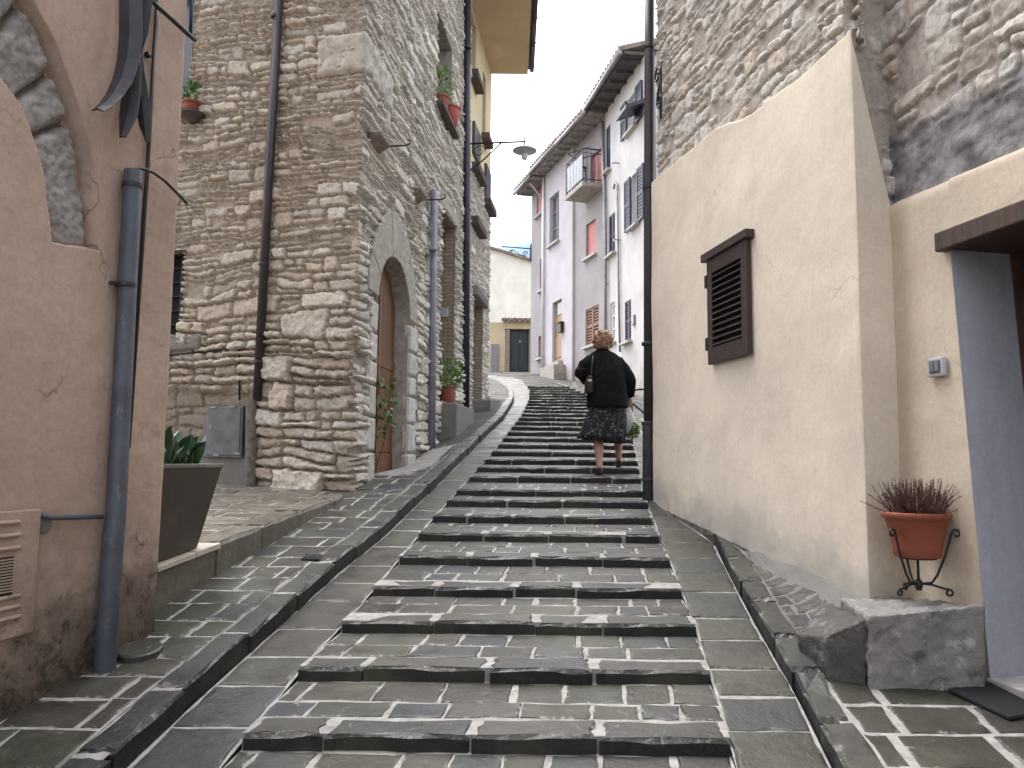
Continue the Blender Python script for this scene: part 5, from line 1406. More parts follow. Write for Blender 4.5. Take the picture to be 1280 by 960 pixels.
for f in (.2, .8): RWALL.bar(mb, u1 - .004, u1 + .035, z0 + (z1 - z0) * f - .05, z0 + (z1 - z0) * f + .05, .01, .055)
mb.build('hinge', M['iron'], sw)
# end of the house, roof, downpipe, scroll
mb = MB(); fe = RW_FAR
mb.hexa([(fe.x + .16, fe.y - .25, 0), (fe.x + .09, fe.y - .005, 0), (fe.x + 5, fe.y + .9, 0), (fe.x + 5, fe.y + .5, 0), (fe.x + .16, fe.y - .25, ZR), (fe.x + .09, fe.y - .005, ZR), (fe.x + 5, fe.y + .9, ZR), (fe.x + 5, fe.y + .5, ZR)])
mb.build('end_wall', M['archdark'], rh)
mb = MB(); a, b, c, d = RWALL.pt(LW + .2, ZR, .4), RWALL.pt(0, ZR, .4), NW.pt(12, ZR, .4), None
mb.hexa([a, b, b + Vector((4, .8, 1.4)), a + Vector((4, .8, 1.4)), a + Vector((0, 0, .12)), b + Vector((0, 0, .12)), b + Vector((4, .8, 1.52)), a + Vector((4, .8, 1.52))])
b2 = NW.pt(0.0, ZR, .4); mb.hexa([b2, c, c + Vector((4, .8, 1.4)), b2 + Vector((4, .8, 1.4)), b2 + Vector((0, 0, .12)), c + Vector((0, 0, .12)), c + Vector((4, .8, 1.52)), b2 + Vector((4, .8, 1.52))])
mb.build('roof', M['tile'], rh)
dp_ = RW_FAR.y + .09
mb = MB(); mb.tube([at(811, 540, dp_), at(811, 300, dp_), at(811.5, 100, dp_), at(812, -60, dp_)], .050, 16); pp = mb.build('downpipe', M['brownmetal'], rh, smooth=True)
mb = MB(); mb.tube([at(810.5, 632, dp_), at(810.5, 545, dp_), at(810.5, 528, dp_)], [.058, .056, .062], 16)
for yy in (430, 529, 600): 
    p = at(810.5, yy, dp_); mb.lathe([(.05, -.02), (.068, -.015), (.068, .015), (.05, .02)], p, 16)
mb.build('pipe_foot', m_plain('black_cast_pipe', (.02, .018, .024), .5, var=.5, scale=12, bmp=.3), pp, smooth=True, bevel=.002)
mb = MB()
for yy in (235, 60, 429):
    p = at(811, yy, dp_); mb.lathe([(.05, -.014), (.06, -.01), (.06, .01), (.05, .014)], p, 16); mb.box(p + Vector((.05, 0, 0)), (.12, .02, .02))
mb.build('pipe_bracket', M['iron'], pp)
scr = RWALL.uv(830, 110, -.03)
sb = thing('scroll_bracket', 'small black wrought iron scroll fixed to the stones above the beige plaster', 'bracket', RWALL.pt(scr[0], scr[1], 0))
def spiral(W, px, py, r0, turns, start, sgn, off, n=26):
    u_, z_ = W.uv(px, py, off); out = []
    for i in range(n):
        f = i / (n - 1); a = start + sgn * f * turns * 2 * math.pi; r_ = r0 * (1 - .75 * f)
        out.append(W.pt(u_ + math.cos(a) * r_ , z_ + math.sin(a) * r_, off + .02))
    return out
mb = MB()
A_ = [RWALL.pt(*RWALL.uv(831, y, -.01), .03) for y in (78, 148)]
mb.tube(A_, .012, 8)
s1 = spiral(RWALL, 824, 95, .085, 1.4, R(200), -1, .02); s2 = spiral(RWALL, 827, 126, .075, 1.4, R(20), -1, .02)
mb.tube(s1, .010, 8); mb.tube(s2, .010, 8)
mb.tube([s1[0], s1[0].lerp(s2[0], .4) + Vector((0, 0, -.03)), s1[0].lerp(s2[0], .6), s2[0]], .010, 8)
mb.build('scrollwork', M['iron'], sb, smooth=True)

# rough plinth beside the door, with the end block of the ledge
def noisy(name, pts, mat, parent=None, cuts=14, amp=.02, loc=None, seed=0, scale=5, bevel=.02):
    from mathutils import noise as mn
    bm = bmesh.new(); vs = [bm.verts.new(p) for p in pts]
    for f in [(3, 2, 1, 0), (4, 5, 6, 7), (0, 1, 5, 4), (1, 2, 6, 5), (2, 3, 7, 6), (3, 0, 4, 7)]: bm.faces.new([vs[i] for i in f])
    bmesh.ops.recalc_face_normals(bm, faces=bm.faces)
    bmesh.ops.bevel(bm, geom=list(bm.edges), offset=bevel, segments=2, affect='EDGES', profile=.6)
    bmesh.ops.subdivide_edges(bm, edges=[e for e in bm.edges if e.calc_length() > .06], cuts=cuts, use_grid_fill=True)
    bm.normal_update()
    for v in bm.verts:
        p = v.co * scale + Vector((seed, 0, 0))
        v.co += v.normal * (amp * mn.fractal(p, 0.4, 2.1, 6))
    me = bpy.data.meshes.new(name); bm.to_mesh(me); bm.free()
    return link(name, me, mat, parent, True, 0, 35, loc)
zb_ = 0.60
f1, f2 = at(1087, 848, 3.77), at(1234, 844, 3.74)
zt1, zt2 = at(1088, 770, 3.77).z, at(1233, 757, 3.74).z
c2b = Vector((C2.x + .02, C2.y + .02, 0)); rwn = Vector((RW_NEAR.x + .05, RW_NEAR.y + .02, 0))
nwp = NW.pt(NW.uv(1236, 750)[0], 0, -.02)
o = noisy('stone_plinth', [(f1.x, f1.y, zb_), (f2.x, f2.y, zb_), (c2b.x + .03, c2b.y, zb_), (rwn.x - .2, rwn.y, zb_), (f1.x, f1.y, zt1), (f2.x, f2.y, zt2), (c2b.x + .03, c2b.y, 1.035), (rwn.x - .2, rwn.y, 1.045)], M['plinth'], amp=.016, loc=(f1.x, f1.y, .7), seed=3, scale=8, bevel=.010, cuts=22)
tag(o, 'rough grey cement plinth carrying the heather pot beside the blue grey doorway', 'plinth')
e1, e2 = at(1036, 848, 3.86), at(1084, 846, 3.80)
bl_ = at(998, 795, 4.06)
o = noisy('stone_block', [(e1.x, e1.y, zb_), (e2.x, e2.y, zb_), (e2.x + .06, 4.40, zb_), (bl_.x, bl_.y, zb_), (e1.x, e1.y, at(1036, 795, 3.86).z), (e2.x, e2.y, at(1084, 774, 3.8).z), (e2.x + .06, 4.44, 1.02), (bl_.x, bl_.y, bl_.z)], M['darkblock'], amp=.012, loc=(e1.x, e1.y, .7), seed=8, cuts=16, scale=8, bevel=.008)
tag(o, 'low dark block ending the sloping ledge, butted against the cement plinth', 'block')

# door mat
mp = [ground(x, y, zfore(0, 3.5) - S(3.5) + .01) for x, y in ((1186, 866), (1256, 900), (1420, 880), (1330, 846))]
def onfore(px, py):
    v = ray(px, py); lo = 2
    for _ in range(40):
        p = EYE + v * (lo / v.y); lo += (p.z - zfore(0, p.y)) * 1.0
    return EYE + v * (lo / v.y)
mp = [onfore(x, y) for x, y in ((1185, 866), (1262, 902), (1420, 872), (1325, 842))]
mb = MB(); 
mb.hexa([Vector((p.x, p.y, zfore(0, p.y) + .004)) for p in mp] + [Vector((p.x, p.y, zfore(0, p.y) + .020)) for p in mp])
o = mb.build('door_mat', M['mat'], bevel=.004, loc=(mp[0].x, mp[0].y, mp[0].z)); tag(o, 'black rubber door mat lying on the setts before the blue grey doorway', 'door mat')

# =================================================================== plants
def leaves(mb, c, rad, n, size, up=0.3, seed=0, fold=0.25, aspect=0.5):
    r = random.Random(seed); c = Vector(c)
    for _ in range(n):
        while True:
            p = Vector((r.uniform(-1, 1), r.uniform(-1, 1), r.uniform(-1, 1)))
            if p.length < 1: break
        q = c + Vector((p.x * rad[0], p.y * rad[1], p.z * rad[2]))
        d = (p + Vector((0, 0, up)) + Vector((r.uniform(-.6, .6), r.uniform(-.6, .6), r.uniform(-.6, .6)))).normalized()
        s_ = d.cross(Vector((r.uniform(-1, 1), r.uniform(-1, 1), r.uniform(-.3, 1)))).normalized(); nn = s_.cross(d)
        L = size * r.uniform(.6, 1.3); w = L * aspect
        mb.add([q, q + d * L * .5 + s_ * w * .5 + nn * L * fold * .3, q + d * L - nn * L * fold * .3, q + d * L * .5 - s_ * w * .5 + nn * L * fold * .3], [(0, 1, 2), (0, 2, 3)])
    return mb
def pot(name, label, base, r0, r1, hgt, mat, leafm, lr, ln, ls, lc=0.0, rim=0.02, group=None, seed=1, stems=True):
    t_ = thing(name, label, 'potted plant', base, group)
    mb = MB(); b = Vector(base)
    mb.lathe([(r0 * .96, 0), (r0, .004), (r1 * .97, hgt - rim * 1.6), (r1 * .97, hgt - rim * 1.5), (r1 * 1.06, hgt - rim * 1.45), (r1 * 1.08, hgt - .003), (r1 * 1.05, hgt), (r1 * .97, hgt), (r1 * .93, hgt - rim)], b, 26)
    mb.build('pot', mat, t_, smooth=True, bevel=.0)
    mb = MB(); mb.lathe([(r1 * .95, hgt - .03), (r1 * .6, hgt - .018), (.001, hgt - .012)], b, 16, cap=False); mb.build('soil', M['soil'], t_)
    mb = MB(); leaves(mb, b + Vector((0, 0, hgt + lr[2] * .75 + lc)), lr, ln, ls, .5, seed)
    if stems:
        r = random.Random(seed)
        for k in range(9):
            a = r.uniform(0, 6.28); q = b + Vector((math.cos(a) * r1 * .4, math.sin(a) * r1 * .4, hgt - .02)); e = b + Vector((math.cos(a) * lr[0] * .7, math.sin(a) * lr[1] * .7, hgt + lr[2] * r.uniform(.8, 1.6) + lc))
            mb.tube([q, q.lerp(e, .5) + Vector((0, 0, .02)), e], [.004, .003, .002], 5)
    mb.build('plant', leafm, t_, fix=False)
    return t_
# heather on its stand
pc = at(1147, 696, 4.06)
top_z = at(1147, 640, 4.06).z; rr1 = 38 / F * 4.06; rr0 = 27 / F * 4.06
t_ = thing('potted_heather', 'terracotta pot of dry reddish heather standing in a black iron plant stand', 'potted plant', pc)
mb = MB(); hgt = top_z - pc.z
mb.lathe([(rr0 * .95, 0), (rr0, .006), (rr0 * 1.03, .05), (rr1 * .90, hgt - .055), (rr1 * .92, hgt - .052), (rr1 * .93, hgt - .036), (rr1 * 1.03, hgt - .030), (rr1 * 1.06, hgt - .004), (rr1 * 1.02, hgt), (rr1 * .95, hgt), (rr1 * .9, hgt - .03)], pc, 36); mb.build('pot', M['terracotta'], t_, smooth=True)
mb = MB(); mb.lathe([(rr1 * .93, hgt - .03), (.001, hgt - .01)], pc, 16, cap=False); mb.build('soil', M['soil'], t_)
mb = MB(); r = random.Random(4)
for k in range(260):
    a = r.uniform(0, 6.283); tilt = abs(r.gauss(0, .62)); tilt = min(tilt, 1.25)
    q = pc + Vector((math.cos(a) * r.uniform(0, rr1 * .8), math.sin(a) * r.uniform(0, rr1 * .8), hgt - .02))
    d = Vector((math.cos(a) * math.sin(tilt), math.sin(a) * math.sin(tilt), math.cos(tilt)))
    L = r.uniform(.09, .185) * (1.0 if tilt < .8 else 1.05); e = q + d * L + Vector((0, 0, .012))
    mid_ = q.lerp(e, .5) + Vector((r.uniform(-.01, .01), r.uniform(-.01, .01), -.006))
    mb.tube([q, mid_, e], [.0022, .0018, .001], 4)
    for j in range(20):
        f = .25 + .75 * j / 20; b = q.lerp(mid_, f * 2) if f < .5 else mid_.lerp(e, f * 2 - 1)
        dd_ = (d + Vector((r.uniform(-1, 1), r.uniform(-1, 1), r.uniform(-.5, 1)))).normalized(); s_ = dd_.orthogonal().normalized()
        mb.add([b - s_ * .0025, b + s_ * .0025, b + dd_ * r.uniform(.010, .022)], [(0, 1, 2)])
mb.build('heather', M['heather'], t_, fix=False)
stb = Vector((pc.x, pc.y, 1.045))
stz = at(1152, 743, 4.06).z
st_ = thing('plant_stand', 'black wrought iron plant stand with curled feet on the cement plinth', 'plant stand', (pc.x, pc.y, stz))
mb = MB(); r_ = .006; c = Vector((pc.x, pc.y, stz))
for k, an in enumerate((R(205), R(-25), R(90))):
    d = Vector((math.cos(an), math.sin(an), 0))
    top = hgt + (pc.z - stz) - .10
    P_ = [c + d * .02 + Vector((0, 0, .055)), c + d * .06 + Vector((0, 0, .062)), c + d * .085 + Vector((0, 0, .10)), c + d * (rr0 + .012) + Vector((0, 0, pc.z - stz + .01)), c + d * (rr1 * .97 + .004) + Vector((0, 0, top))]
    cc_ = P_[-1] + d * .022
    P_ += [cc_ + d * math.cos(R(180 - i * 40)) * .022 * (1 - i * .06) + Vector((0, 0, math.sin(R(180 - i * 40)) * .022 * (1 - i * .06))) for i in range(1, 9)]
    leg = MB(); leg.tube(P_, r_, 8); leg.build('arm', M['iron'], st_, smooth=True)
    Q_ = [c + Vector((0, 0, .055)), c + d * .06 + Vector((0, 0, .052)), c + d * .12 + Vector((0, 0, .035))]
    cf = c + d * .135 + Vector((0, 0, .018))
    Q_ += [cf + d * math.cos(R(100 - i * 45)) * .018 * (1 - .05 * i) + Vector((0, 0, math.sin(R(100 - i * 45)) * .018 * (1 - .05 * i))) for i in range(0, 9)]
    leg = MB(); leg.tube(Q_, r_, 8); leg.build('foot', M['iron'], st_, smooth=True)
mb.lathe([(.012, .02), (.02, .04), (.02, .06), (.010, .075)], c, 12); mb.tube([c + Vector((0, 0, .06)), c + Vector((0, 0, pc.z - stz))], .007, 8)
mb.lathe([(rr0 * .75, pc.z - stz - .008), (rr0 * .8, pc.z - stz - .008), (rr0 * .8, pc.z - stz - .001), (rr0 * .75, pc.z - stz - .001)], c, 24)
mb.build('hub', M['iron'], st_, smooth=True)
# trough planter on the terrace corner
pt_ = thing('planter', 'large tapered brown planter of fleshy green leaves at the pink house corner', 'planter', (t0.x - .05, t0.y + .1, zter(0, t0.y)))
kd = Vector((t1.x - t0.x, t1.y - t0.y, 0)).normalized(); kn = Vector((-kd.y, kd.x, 0))
eb = at(247, 684, 4.88); er = at(279, 582, 4.95)
zb0 = zter(0, 4.6) + .01; zt0 = er.z
Lb, Lt, wb_, wt_ = .62, .80, .30, .42
pb = [eb + kd * 0, eb - kd * Lb, eb - kd * Lb + kn * wb_, eb + kn * wb_]; off_ = kn * -.06
ptt = [er, er - kd * Lt, er - kd * Lt + kn * wt_, er + kn * wt_]
z_ = lambda p, z: Vector((p.x, p.y, z))
mb = MB()
mb.hexa([z_(p, zter(0, p.y) + .008) for p in pb] + [z_(p, zt0) for p in ptt]); mb.build('pot', M['corten'], pt_, bevel=.012)
mb = MB(); cx = sum((p for p in ptt), Vector((0, 0, 0))) / 4
for i in range(4):
    a, b = ptt[i], ptt[(i + 1) % 4]; a2, b2 = a.lerp(cx, .10), b.lerp(cx, .10); a3, b3 = a.lerp(cx, -.02), b.lerp(cx, -.02)
    mb.hexa([z_(a3, zt0 - .012), z_(b3, zt0 - .012), z_(b2, zt0 - .012), z_(a2, zt0 - .012), z_(a3, zt0 + .012), z_(b3, zt0 + .012), z_(b2, zt0 + .012), z_(a2, zt0 + .012)])
mb.build('rim', M['rim'], pt_, bevel=.004)
mb = MB(); mb.add([z_(p.lerp(cx, .1), zt0 + .004) for p in ptt], [(0, 1, 2, 3)]); mb.build('soil', M['soil'], pt_)
mb = MB(); r = random.Random(11)
for k in range(46):
    fl = r.uniform(.10, .80); q = er - kd * (Lt * fl) + kn * r.uniform(.08, .34); q.z = zt0
    d = Vector((r.uniform(-.5, .5), r.uniform(-.5, .5), 1)).normalized(); L = r.uniform(.12, .24); s_ = d.cross(Vector((r.uniform(-1, 1), r.uniform(-1, 1), 0))).normalized(); nn = s_.cross(d); w = r.uniform(.045, .075)
    R_ = [q - s_ * w * .3, q + s_ * w * .3, q + d * L * .5 + s_ * w * .62 + nn * .012, q + d * L * .82 + s_ * w * .5 + nn * .02, q + d * L + nn * .045, q + d * L * .82 - s_ * w * .5 + nn * .02, q + d * L * .5 - s_ * w * .62 + nn * .012]
    c0 = q + d * L * .5 - nn * .012
    mb.add(R_ + [c0], [(7, 0, 1), (7, 1, 2), (7, 2, 3), (7, 3, 4), (7, 4, 5), (7, 5, 6), (7, 6, 0)])
mb.build('leaves', M['darkleaf'], pt_, fix=False, smooth=False)
# climbing plant by the arched door
cb = at(470, 590, SIDE.pt(SIDE.uv(468, 560)[0], 0, .12).y)
cp_ = thing('climbing_plant', 'spindly climbing plant with fresh green leaves growing beside the arched door', 'plant', cb)
mb = MB(); mb2 = MB()
dpl = cb.y
pth = [at(x, y, dpl) for x, y in ((470, 592), (471, 575), (468, 550), (472, 525), (470, 500), (474, 485))]
pth2 = [at(x, y, dpl + .05) for x, y in ((471, 580), (478, 560), (484, 535), (486, 505), (487, 488))]
for q in (pth, pth2): mb.tube(q, .006, 6)
mb.build('stem', m_plain('green_stem', (.07, .085, .03), .8), cp_, smooth=True)
for (x, y, n_, rx, rz) in ((470, 538, 55, .10, .08), (477, 516, 45, .10, .07), (486, 507, 26, .05, .07), (472, 485, 22, .08, .04), (484, 478, 16, .06, .03), (486, 497, 16, .05, .05), (468, 492, 14, .05, .05), (482, 526, 30, .06, .06)):
    leaves(mb2, at(x, y, dpl + .02), (rx, .07, rz), int(n_ * .42), .075, .2, x, aspect=.7)
mb2.build('leaves', M['leaf'], cp_, fix=False)
# pots on window sills and steps
pu, pz = SIDE.uv(551, 506, -.02)
pot('potted_plant', 'small terracotta pot with bushy green plant standing on the cement step', SIDE.pt(pu, at(552, 505, SIDE.pt(pu, 0).y).z, .06), .10, .135, .26, M['terracotta'], M['lightleaf'], (.22, .2, .24), 260, .085, seed=3)
zs = win_up[2] + .004
pu = SIDE.uv(547, 125)[0]; pot('potted_plant', 'pale leafy plant in a terracotta pot on the upper window sill', SIDE.pt(pu + .1, zs, .02), .10, .13, .24, M['terracotta'], M['lightleaf'], (.17, .17, .26), 170, .075, seed=5)
pu2 = SIDE.uv(563, 150, .08)[0]; pot('potted_plant', 'red plastic flower pot at the far end of the upper window sill', SIDE.pt(min(pu2, win_up[1] - .04), zs, .07), .11, .16, .28, M['redpot'], M['lightleaf'], (.12, .12, .06), 20, .06, seed=6)
fu = FRONT.uv(240, 135, .06); pot('potted_plant', 'dark green plant in a terracotta pot high above the planter, half behind the pink wall', FRONT.pt(fu[0], FRONT.uv(240, 143, .06)[1], .08), .07, .085, .13, M['terracotta'], M['leaf'], (.08, .08, .13), 150, .05, seed=7)
mb = MB(); w_ = FRONT.uv(240, 148, .08); mb.lathe([(.03, -.09), (.10, -.02), (.13, 0), (.13, .018)], FRONT.pt(w_[0], FRONT.uv(240, 143, .06)[1] - .02, .08), 16); mb.build('pot_shelf', M['sillbrown'], sh)

# handrail up beyond the corner
hd = 11.0; g0 = at(812, 560, hd)
hr = thing('handrail', 'thin dark iron handrail beside the steps behind the woman', 'handrail', g0)
mb = MB(); mb.tube([at(x, y, hd) for x, y in ((785, 498), (787, 492), (792, 488), (799, 486.5), (808, 487), (818, 492))], .016, 8); mb.tube([at(x, y, hd) for x, y in ((785, 498), (790, 504), (800, 512), (808, 519), (818, 526))], .014, 8)
gp = at(818, 500, hd); mb.tube([Vector((gp.x, gp.y, S(hd) - .1)), at(818, 488, hd)], .016, 8); gq = at(790, 504, hd); mb.tube([gq, Vector((gq.x + .0, gq.y, S(hd) - .1))], .012, 8)
mb.build('rail', M['iron'], hr, smooth=True)

# =================================================================== houses up the lane
FA = ground(663, 467, 0.0)
def line_to(P, slope, px):
    k = (px - 640) / F + 0.0
    # intersect x = P.x + slope*(y - P.y) with x/y seen at that pixel column near the horizon
    v = ray(px, 470); k = v.x / v.y
    y = (P.x - slope * P.y) / (k - slope); return Vector((k * y, y, 0))
JT = line_to(FA, -0.30, 757)
WE = line_to(JT, -0.18, 808)
LIL = Wall(FA, JT, (0, 15)); WHT = Wall(JT, WE, (0, 15))
U1, U2 = LIL.uv(682, 400)[0], LIL.uv(718, 400)[0]
ZE1 = LIL.uv(700, 203)[1]; ZE2 = WHT.uv(757, 150)[1] + .25
print('FA', FA, 'JT', JT, 'ZE', ZE1, ZE2)
def eave(W, u0, u1, z, parent, mat, over=.45, rise=.12, gutter=True, tiles=True):
    mb = MB(); th = .07
    mb.hexa([W.pt(u0, z, -.6), W.pt(u1, z, -.6), W.pt(u1, z - rise * .3, over), W.pt(u0, z - rise * .3, over), W.pt(u0, z + th, -.6), W.pt(u1, z + th, -.6), W.pt(u1, z + th - rise * .3, over), W.pt(u0, z + th - rise * .3, over)])
    k = int((u1 - u0) / .45)
    for i in range(k):
        u_ = u0 + (i + .5) * (u1 - u0) / k
        mb.hexa([W.pt(u_ - .04, z - .09, 0), W.pt(u_ + .04, z - .09, 0), W.pt(u_ + .04, z - .09 - rise * .3, over - .05), W.pt(u_ - .04, z - .09 - rise * .3, over - .05), W.pt(u_ - .04, z, 0), W.pt(u_ + .04, z, 0), W.pt(u_ + .04, z - rise * .3, over - .05), W.pt(u_ - .04, z - rise * .3, over - .05)])
    e = mb.build('eave', mat, parent)
    mb = MB()
    z2 = z + th + .005
    mb.hexa([W.pt(u0, z2 - rise * .3, over + .06), W.pt(u1, z2 - rise * .3, over + .06), W.pt(u1, z2 + 1.6, -4), W.pt(u0, z2 + 1.6, -4), W.pt(u0, z2 + .05, over + .06), W.pt(u1, z2 + .05, over + .06), W.pt(u1, z2 + 1.7, -4), W.pt(u0, z2 + 1.7, -4)])
    if tiles:
        n = int((u1 - u0) / .2)
        for i in range(n):
            u_ = u0 + (i + .5) * (u1 - u0) / n
            mb.tube([W.pt(u_, z2 + .04, over + .10), W.pt(u_, z2 + .55, -1.0)], [.085, .075], 8)
    mb.build('roof', M['tile'], parent)
    if gutter:
        mb = MB(); mb.tube([W.pt(u0, z - .0, over + .10), W.pt(u1, z - .02, over + .10)], .055, 10); mb.build('roof_gutter', M['zinc'], parent, smooth=True)
def shutters(W, r, parent, mat, open_=True, w=None, name='shutter', ang=True):
    u0, u1, z0, z1 = r; w = w or (u1 - u0) * .5
    for s_ in (-1, 1):
        mb = MB()
        a = u0 - w - .02 if s_ < 0 else u1 + .02
        if not open_: a = u0 + .01 if s_ < 0 else (u0 + u1) / 2 + .005; ww = (u1 - u0) / 2 - .015
        else: ww = w
        o0, o1 = (.02, .06) if open_ else (-.06, -.02)
        W.bar(mb, a, a + .05, z0, z1, o0, o1); W.bar(mb, a + ww - .05, a + ww, z0, z1, o0, o1)
        for f in (0, .48, .94): W.bar(mb, a + .05, a + ww - .05, z0 + (z1 - z0) * f, z0 + (z1 - z0) * f + .07, o0, o1 - .004)
        n = max(6, int((z1 - z0) / .075))
        for i in range(n):
            zc = z0 + (z1 - z0) * (i + .5) / n; W.bar(mb, a + .045, a + ww - .045, zc - .022, zc + .022, o0 + .006, o1 - .012)
        mb.build(name, mat, parent)
def house(name, label, W, u0, u1, ztop, wins, mat, zbase=None, depth=.16):
    zb = S(W.pt(u1, 0).y) - 2.2
    t_ = thing(name, label, 'house', Vector((W.pt((u0 + u1) / 2, 0).x, W.pt((u0 + u1) / 2, 0).y, zb + 2)))
    mb = MB(); wall_with_holes(mb, W, u0, u1, zb, ztop, [w[:4] for w in wins], depth); mb.build('wall', mat, t_, fix=False)
    mb = MB(); W.bar(mb, u0, u1, zb, ztop, -5, -depth - .10); mb.build('core_wall', mat, t_)
    return t_
def wr(W, xl, xr, yt, yb): return W.rect(xl, xr, yt, yb)
# white house with navy shutters
wA = wr(WHT, 785, 796, 118, 162); wB = wr(WHT, 757.5, 763, 158, 214); wC = wr(WHT, 790, 798, 216, 282); wD = wr(WHT, 761, 769, 268, 318); wE = wr(WHT, 781, 789, 376, 427); wF = wr(WHT, 763, 769, 378, 428)
wh = house('white_house', 'white house with navy blue shutters and a dark awning', WHT, 0, WHT.L, ZE2, [wA, wB, wC, wD, wE, wF], M['white'])
for w_, op in ((wA, 1), (wC, 1)):
    window_in(WHT, w_, wh, .14, M['whiteframe'], sill=M['sill'], silld=.12); shutters(WHT, w_, wh, M['blueshut'], True, .42)
for w_ in (wB, wD, wE):
    window_in(WHT, w_, wh, .14, M['whiteframe'], sill=M['sill'], silld=.12); shutters(WHT, w_, wh, M['blueshut'], False)
window_in(WHT, wF, wh, .08, M['whiteframe'], m_plain('white_panel', (.6, .62, .64), .3, bmp=0), sill=M['sill'], silld=.08, fw=.07, mull=0, rail=2)
eave(WHT, -.05, WHT.L, ZE2, wh, M['eavewood'], .48, gutter=True)
mb = MB(); w_ = WHT.uv(799, 126); mb.hexa([WHT.pt(w_[0] - .25, w_[1] - .25, 0), WHT.pt(w_[0] + .5, w_[1] - .25, 0), WHT.pt(w_[0] + .5, w_[1] - .45, .5), WHT.pt(w_[0] - .25, w_[1] - .45, .5), WHT.pt(w_[0] - .25, w_[1] - .15, 0), WHT.pt(w_[0] + .5, w_[1] - .15, 0), WHT.pt(w_[0] + .5, w_[1] - .36, .5), WHT.pt(w_[0] - .25, w_[1] - .36, .5)])
mb.build('awning', M['slate'], wh)
wall_pipe(WHT, [(757.5, 470), (757, 300), (752.5, 152)], .045, .07, M['zinc'], wh, clips=((757.3, 355), (755.5, 250)))
wall_pipe(WHT, [(775, 440), (773, 350), (771.5, 232), (769, 228), (767, 236)], .028, .05, M['zinc'], wh, 'vent_pipe', 8)
mb = MB()
for x, y in ((774, 204), (776, 300)):
    w_ = WHT.uv(x, y); mb.tube([WHT.pt(w_[0], w_[1], 0), WHT.pt(w_[0], w_[1], .18), WHT.pt(w_[0] + .1, w_[1] - .08, .2)], .018, 6)
mb.build('wall_hook', M['zinc'], wh)
mb = MB(); w_ = WHT.uv(793, 400); WHT.bar(mb, w_[0] - .08, w_[0] + .08, w_[1] - .12, w_[1] + .12, 0, .05); mb.build('meter_box', M['zinc'], wh, bevel=.01)
# mauve house with balcony
bD = wr(LIL, 739, 752, 190, 236); pW = wr(LIL, 732.5, 744.5, 277, 320); bW = wr(LIL, 732, 748.5, 384, 431)
mh = house('mauve_house', 'mauve grey house with iron balcony and faded pink shutters', LIL, U2, LIL.L, ZE1, [bD, pW, bW], M['mauve'])
for r_, mm in ((bD, 'pinkshut'), (pW, 'pinkshut')):
    mb = MB(); LIL.bar(mb, r_[0], r_[1], r_[2], r_[3], -.14, -.08)
    n = int((r_[3] - r_[2]) / .05)
    for i in range(n): LIL.bar(mb, r_[0], r_[1], r_[2] + i * (r_[3] - r_[2]) / n + .004, r_[2] + (i + 1) * (r_[3] - r_[2]) / n - .004, -.09, -.066)
    mb.build('roller_shutter', M[mm], mh)
mb = MB(); LIL.bar(mb, pW[0] - .1, pW[1] + .1, pW[2] - .07, pW[2] - .003, -.1, .1); LIL.bar(mb, bW[0] - .1, bW[1] + .1, bW[2] - .07, bW[2] - .003, -.1, .1); mb.build('sill', M['sill'], mh, bevel=.006)
shutters(LIL, bW, mh, M['brownshut'], False)
mb = MB(); LIL.bar(mb, bW[0], bW[1], bW[2], bW[3], -.16, -.10); mb.build('window', M['black'], mh)
ba = LIL.uv(712, 240)[0]; bb = LIL.L - .12
zbal = bD[2] - .02; BO = .62
a_ = LIL.uv(706, 262, BO); b_ = LIL.uv(735, 236, BO)
ba, bb = min(a_[0], b_[0]), max(a_[0], b_[0]); bb = min(bb, LIL.L - .1)
mb = MB(); LIL.bar(mb, ba, bb, zbal - .13, zbal, -.02, BO); bl = mb.build('balcony', M['balcony'], mh, bevel=.015)
mb = MB(); rt = zbal + .92
c4 = [LIL.pt(ba + .03, 0, .02), LIL.pt(ba + .03, 0, BO - .03), LIL.pt(bb - .03, 0, BO - .03), LIL.pt(bb - .03, 0, .02)]
up = lambda p, z: Vector((p.x, p.y, z))
mb.tube([up(p, rt) for p in c4], .022, 8); mb.tube([up(p, zbal + .08) for p in c4], .014, 6); mb.tube([up(p, rt - .12) for p in c4], .012, 6)
for p, q in zip(c4[:-1], c4[1:]):
    n = max(2, int((q - p).length / .11))
    for i in range(n + 1): mb.tube([up(p.lerp(q, i / n), zbal), up(p.lerp(q, i / n), rt)], .016 if i in (0, n) else .008, 6)
mb.build('railing', M['slate'], bl, smooth=True)
mb = MB()
for i in range(2):
    p, q = c4[1], c4[2]; mb.add([up(p.lerp(q, .04), zbal + .1), up(p.lerp(q, .96), zbal + .1), up(p.lerp(q, .96), rt - .14), up(p.lerp(q, .04), rt - .14)] if i == 0 else [], [(0, 1, 2, 3)] if i == 0 else [])
mb.build('screen_panel', m_plain('pale_screen', (.42, .44, .50), .5, bmp=0), bl, fix=False)
eave(LIL, U2, LIL.L + .05, ZE1 + .02, mh, M['eavegrey'], .5)
mb = MB()
for x, y in ((716, 193), (722, 202)):
    w_ = LIL.uv(x, y, .3); mb.tube([LIL.pt(w_[0] + .5, w_[1] + .05, .0), LIL.pt(w_[0], w_[1], .45)], .02, 6); mb.tube([LIL.pt(w_[0] - .2, w_[1] - .1, .0), LIL.pt(w_[0], w_[1], .45)], .02, 6)
mb.build('eave_strut', M['eavewood'], mh)
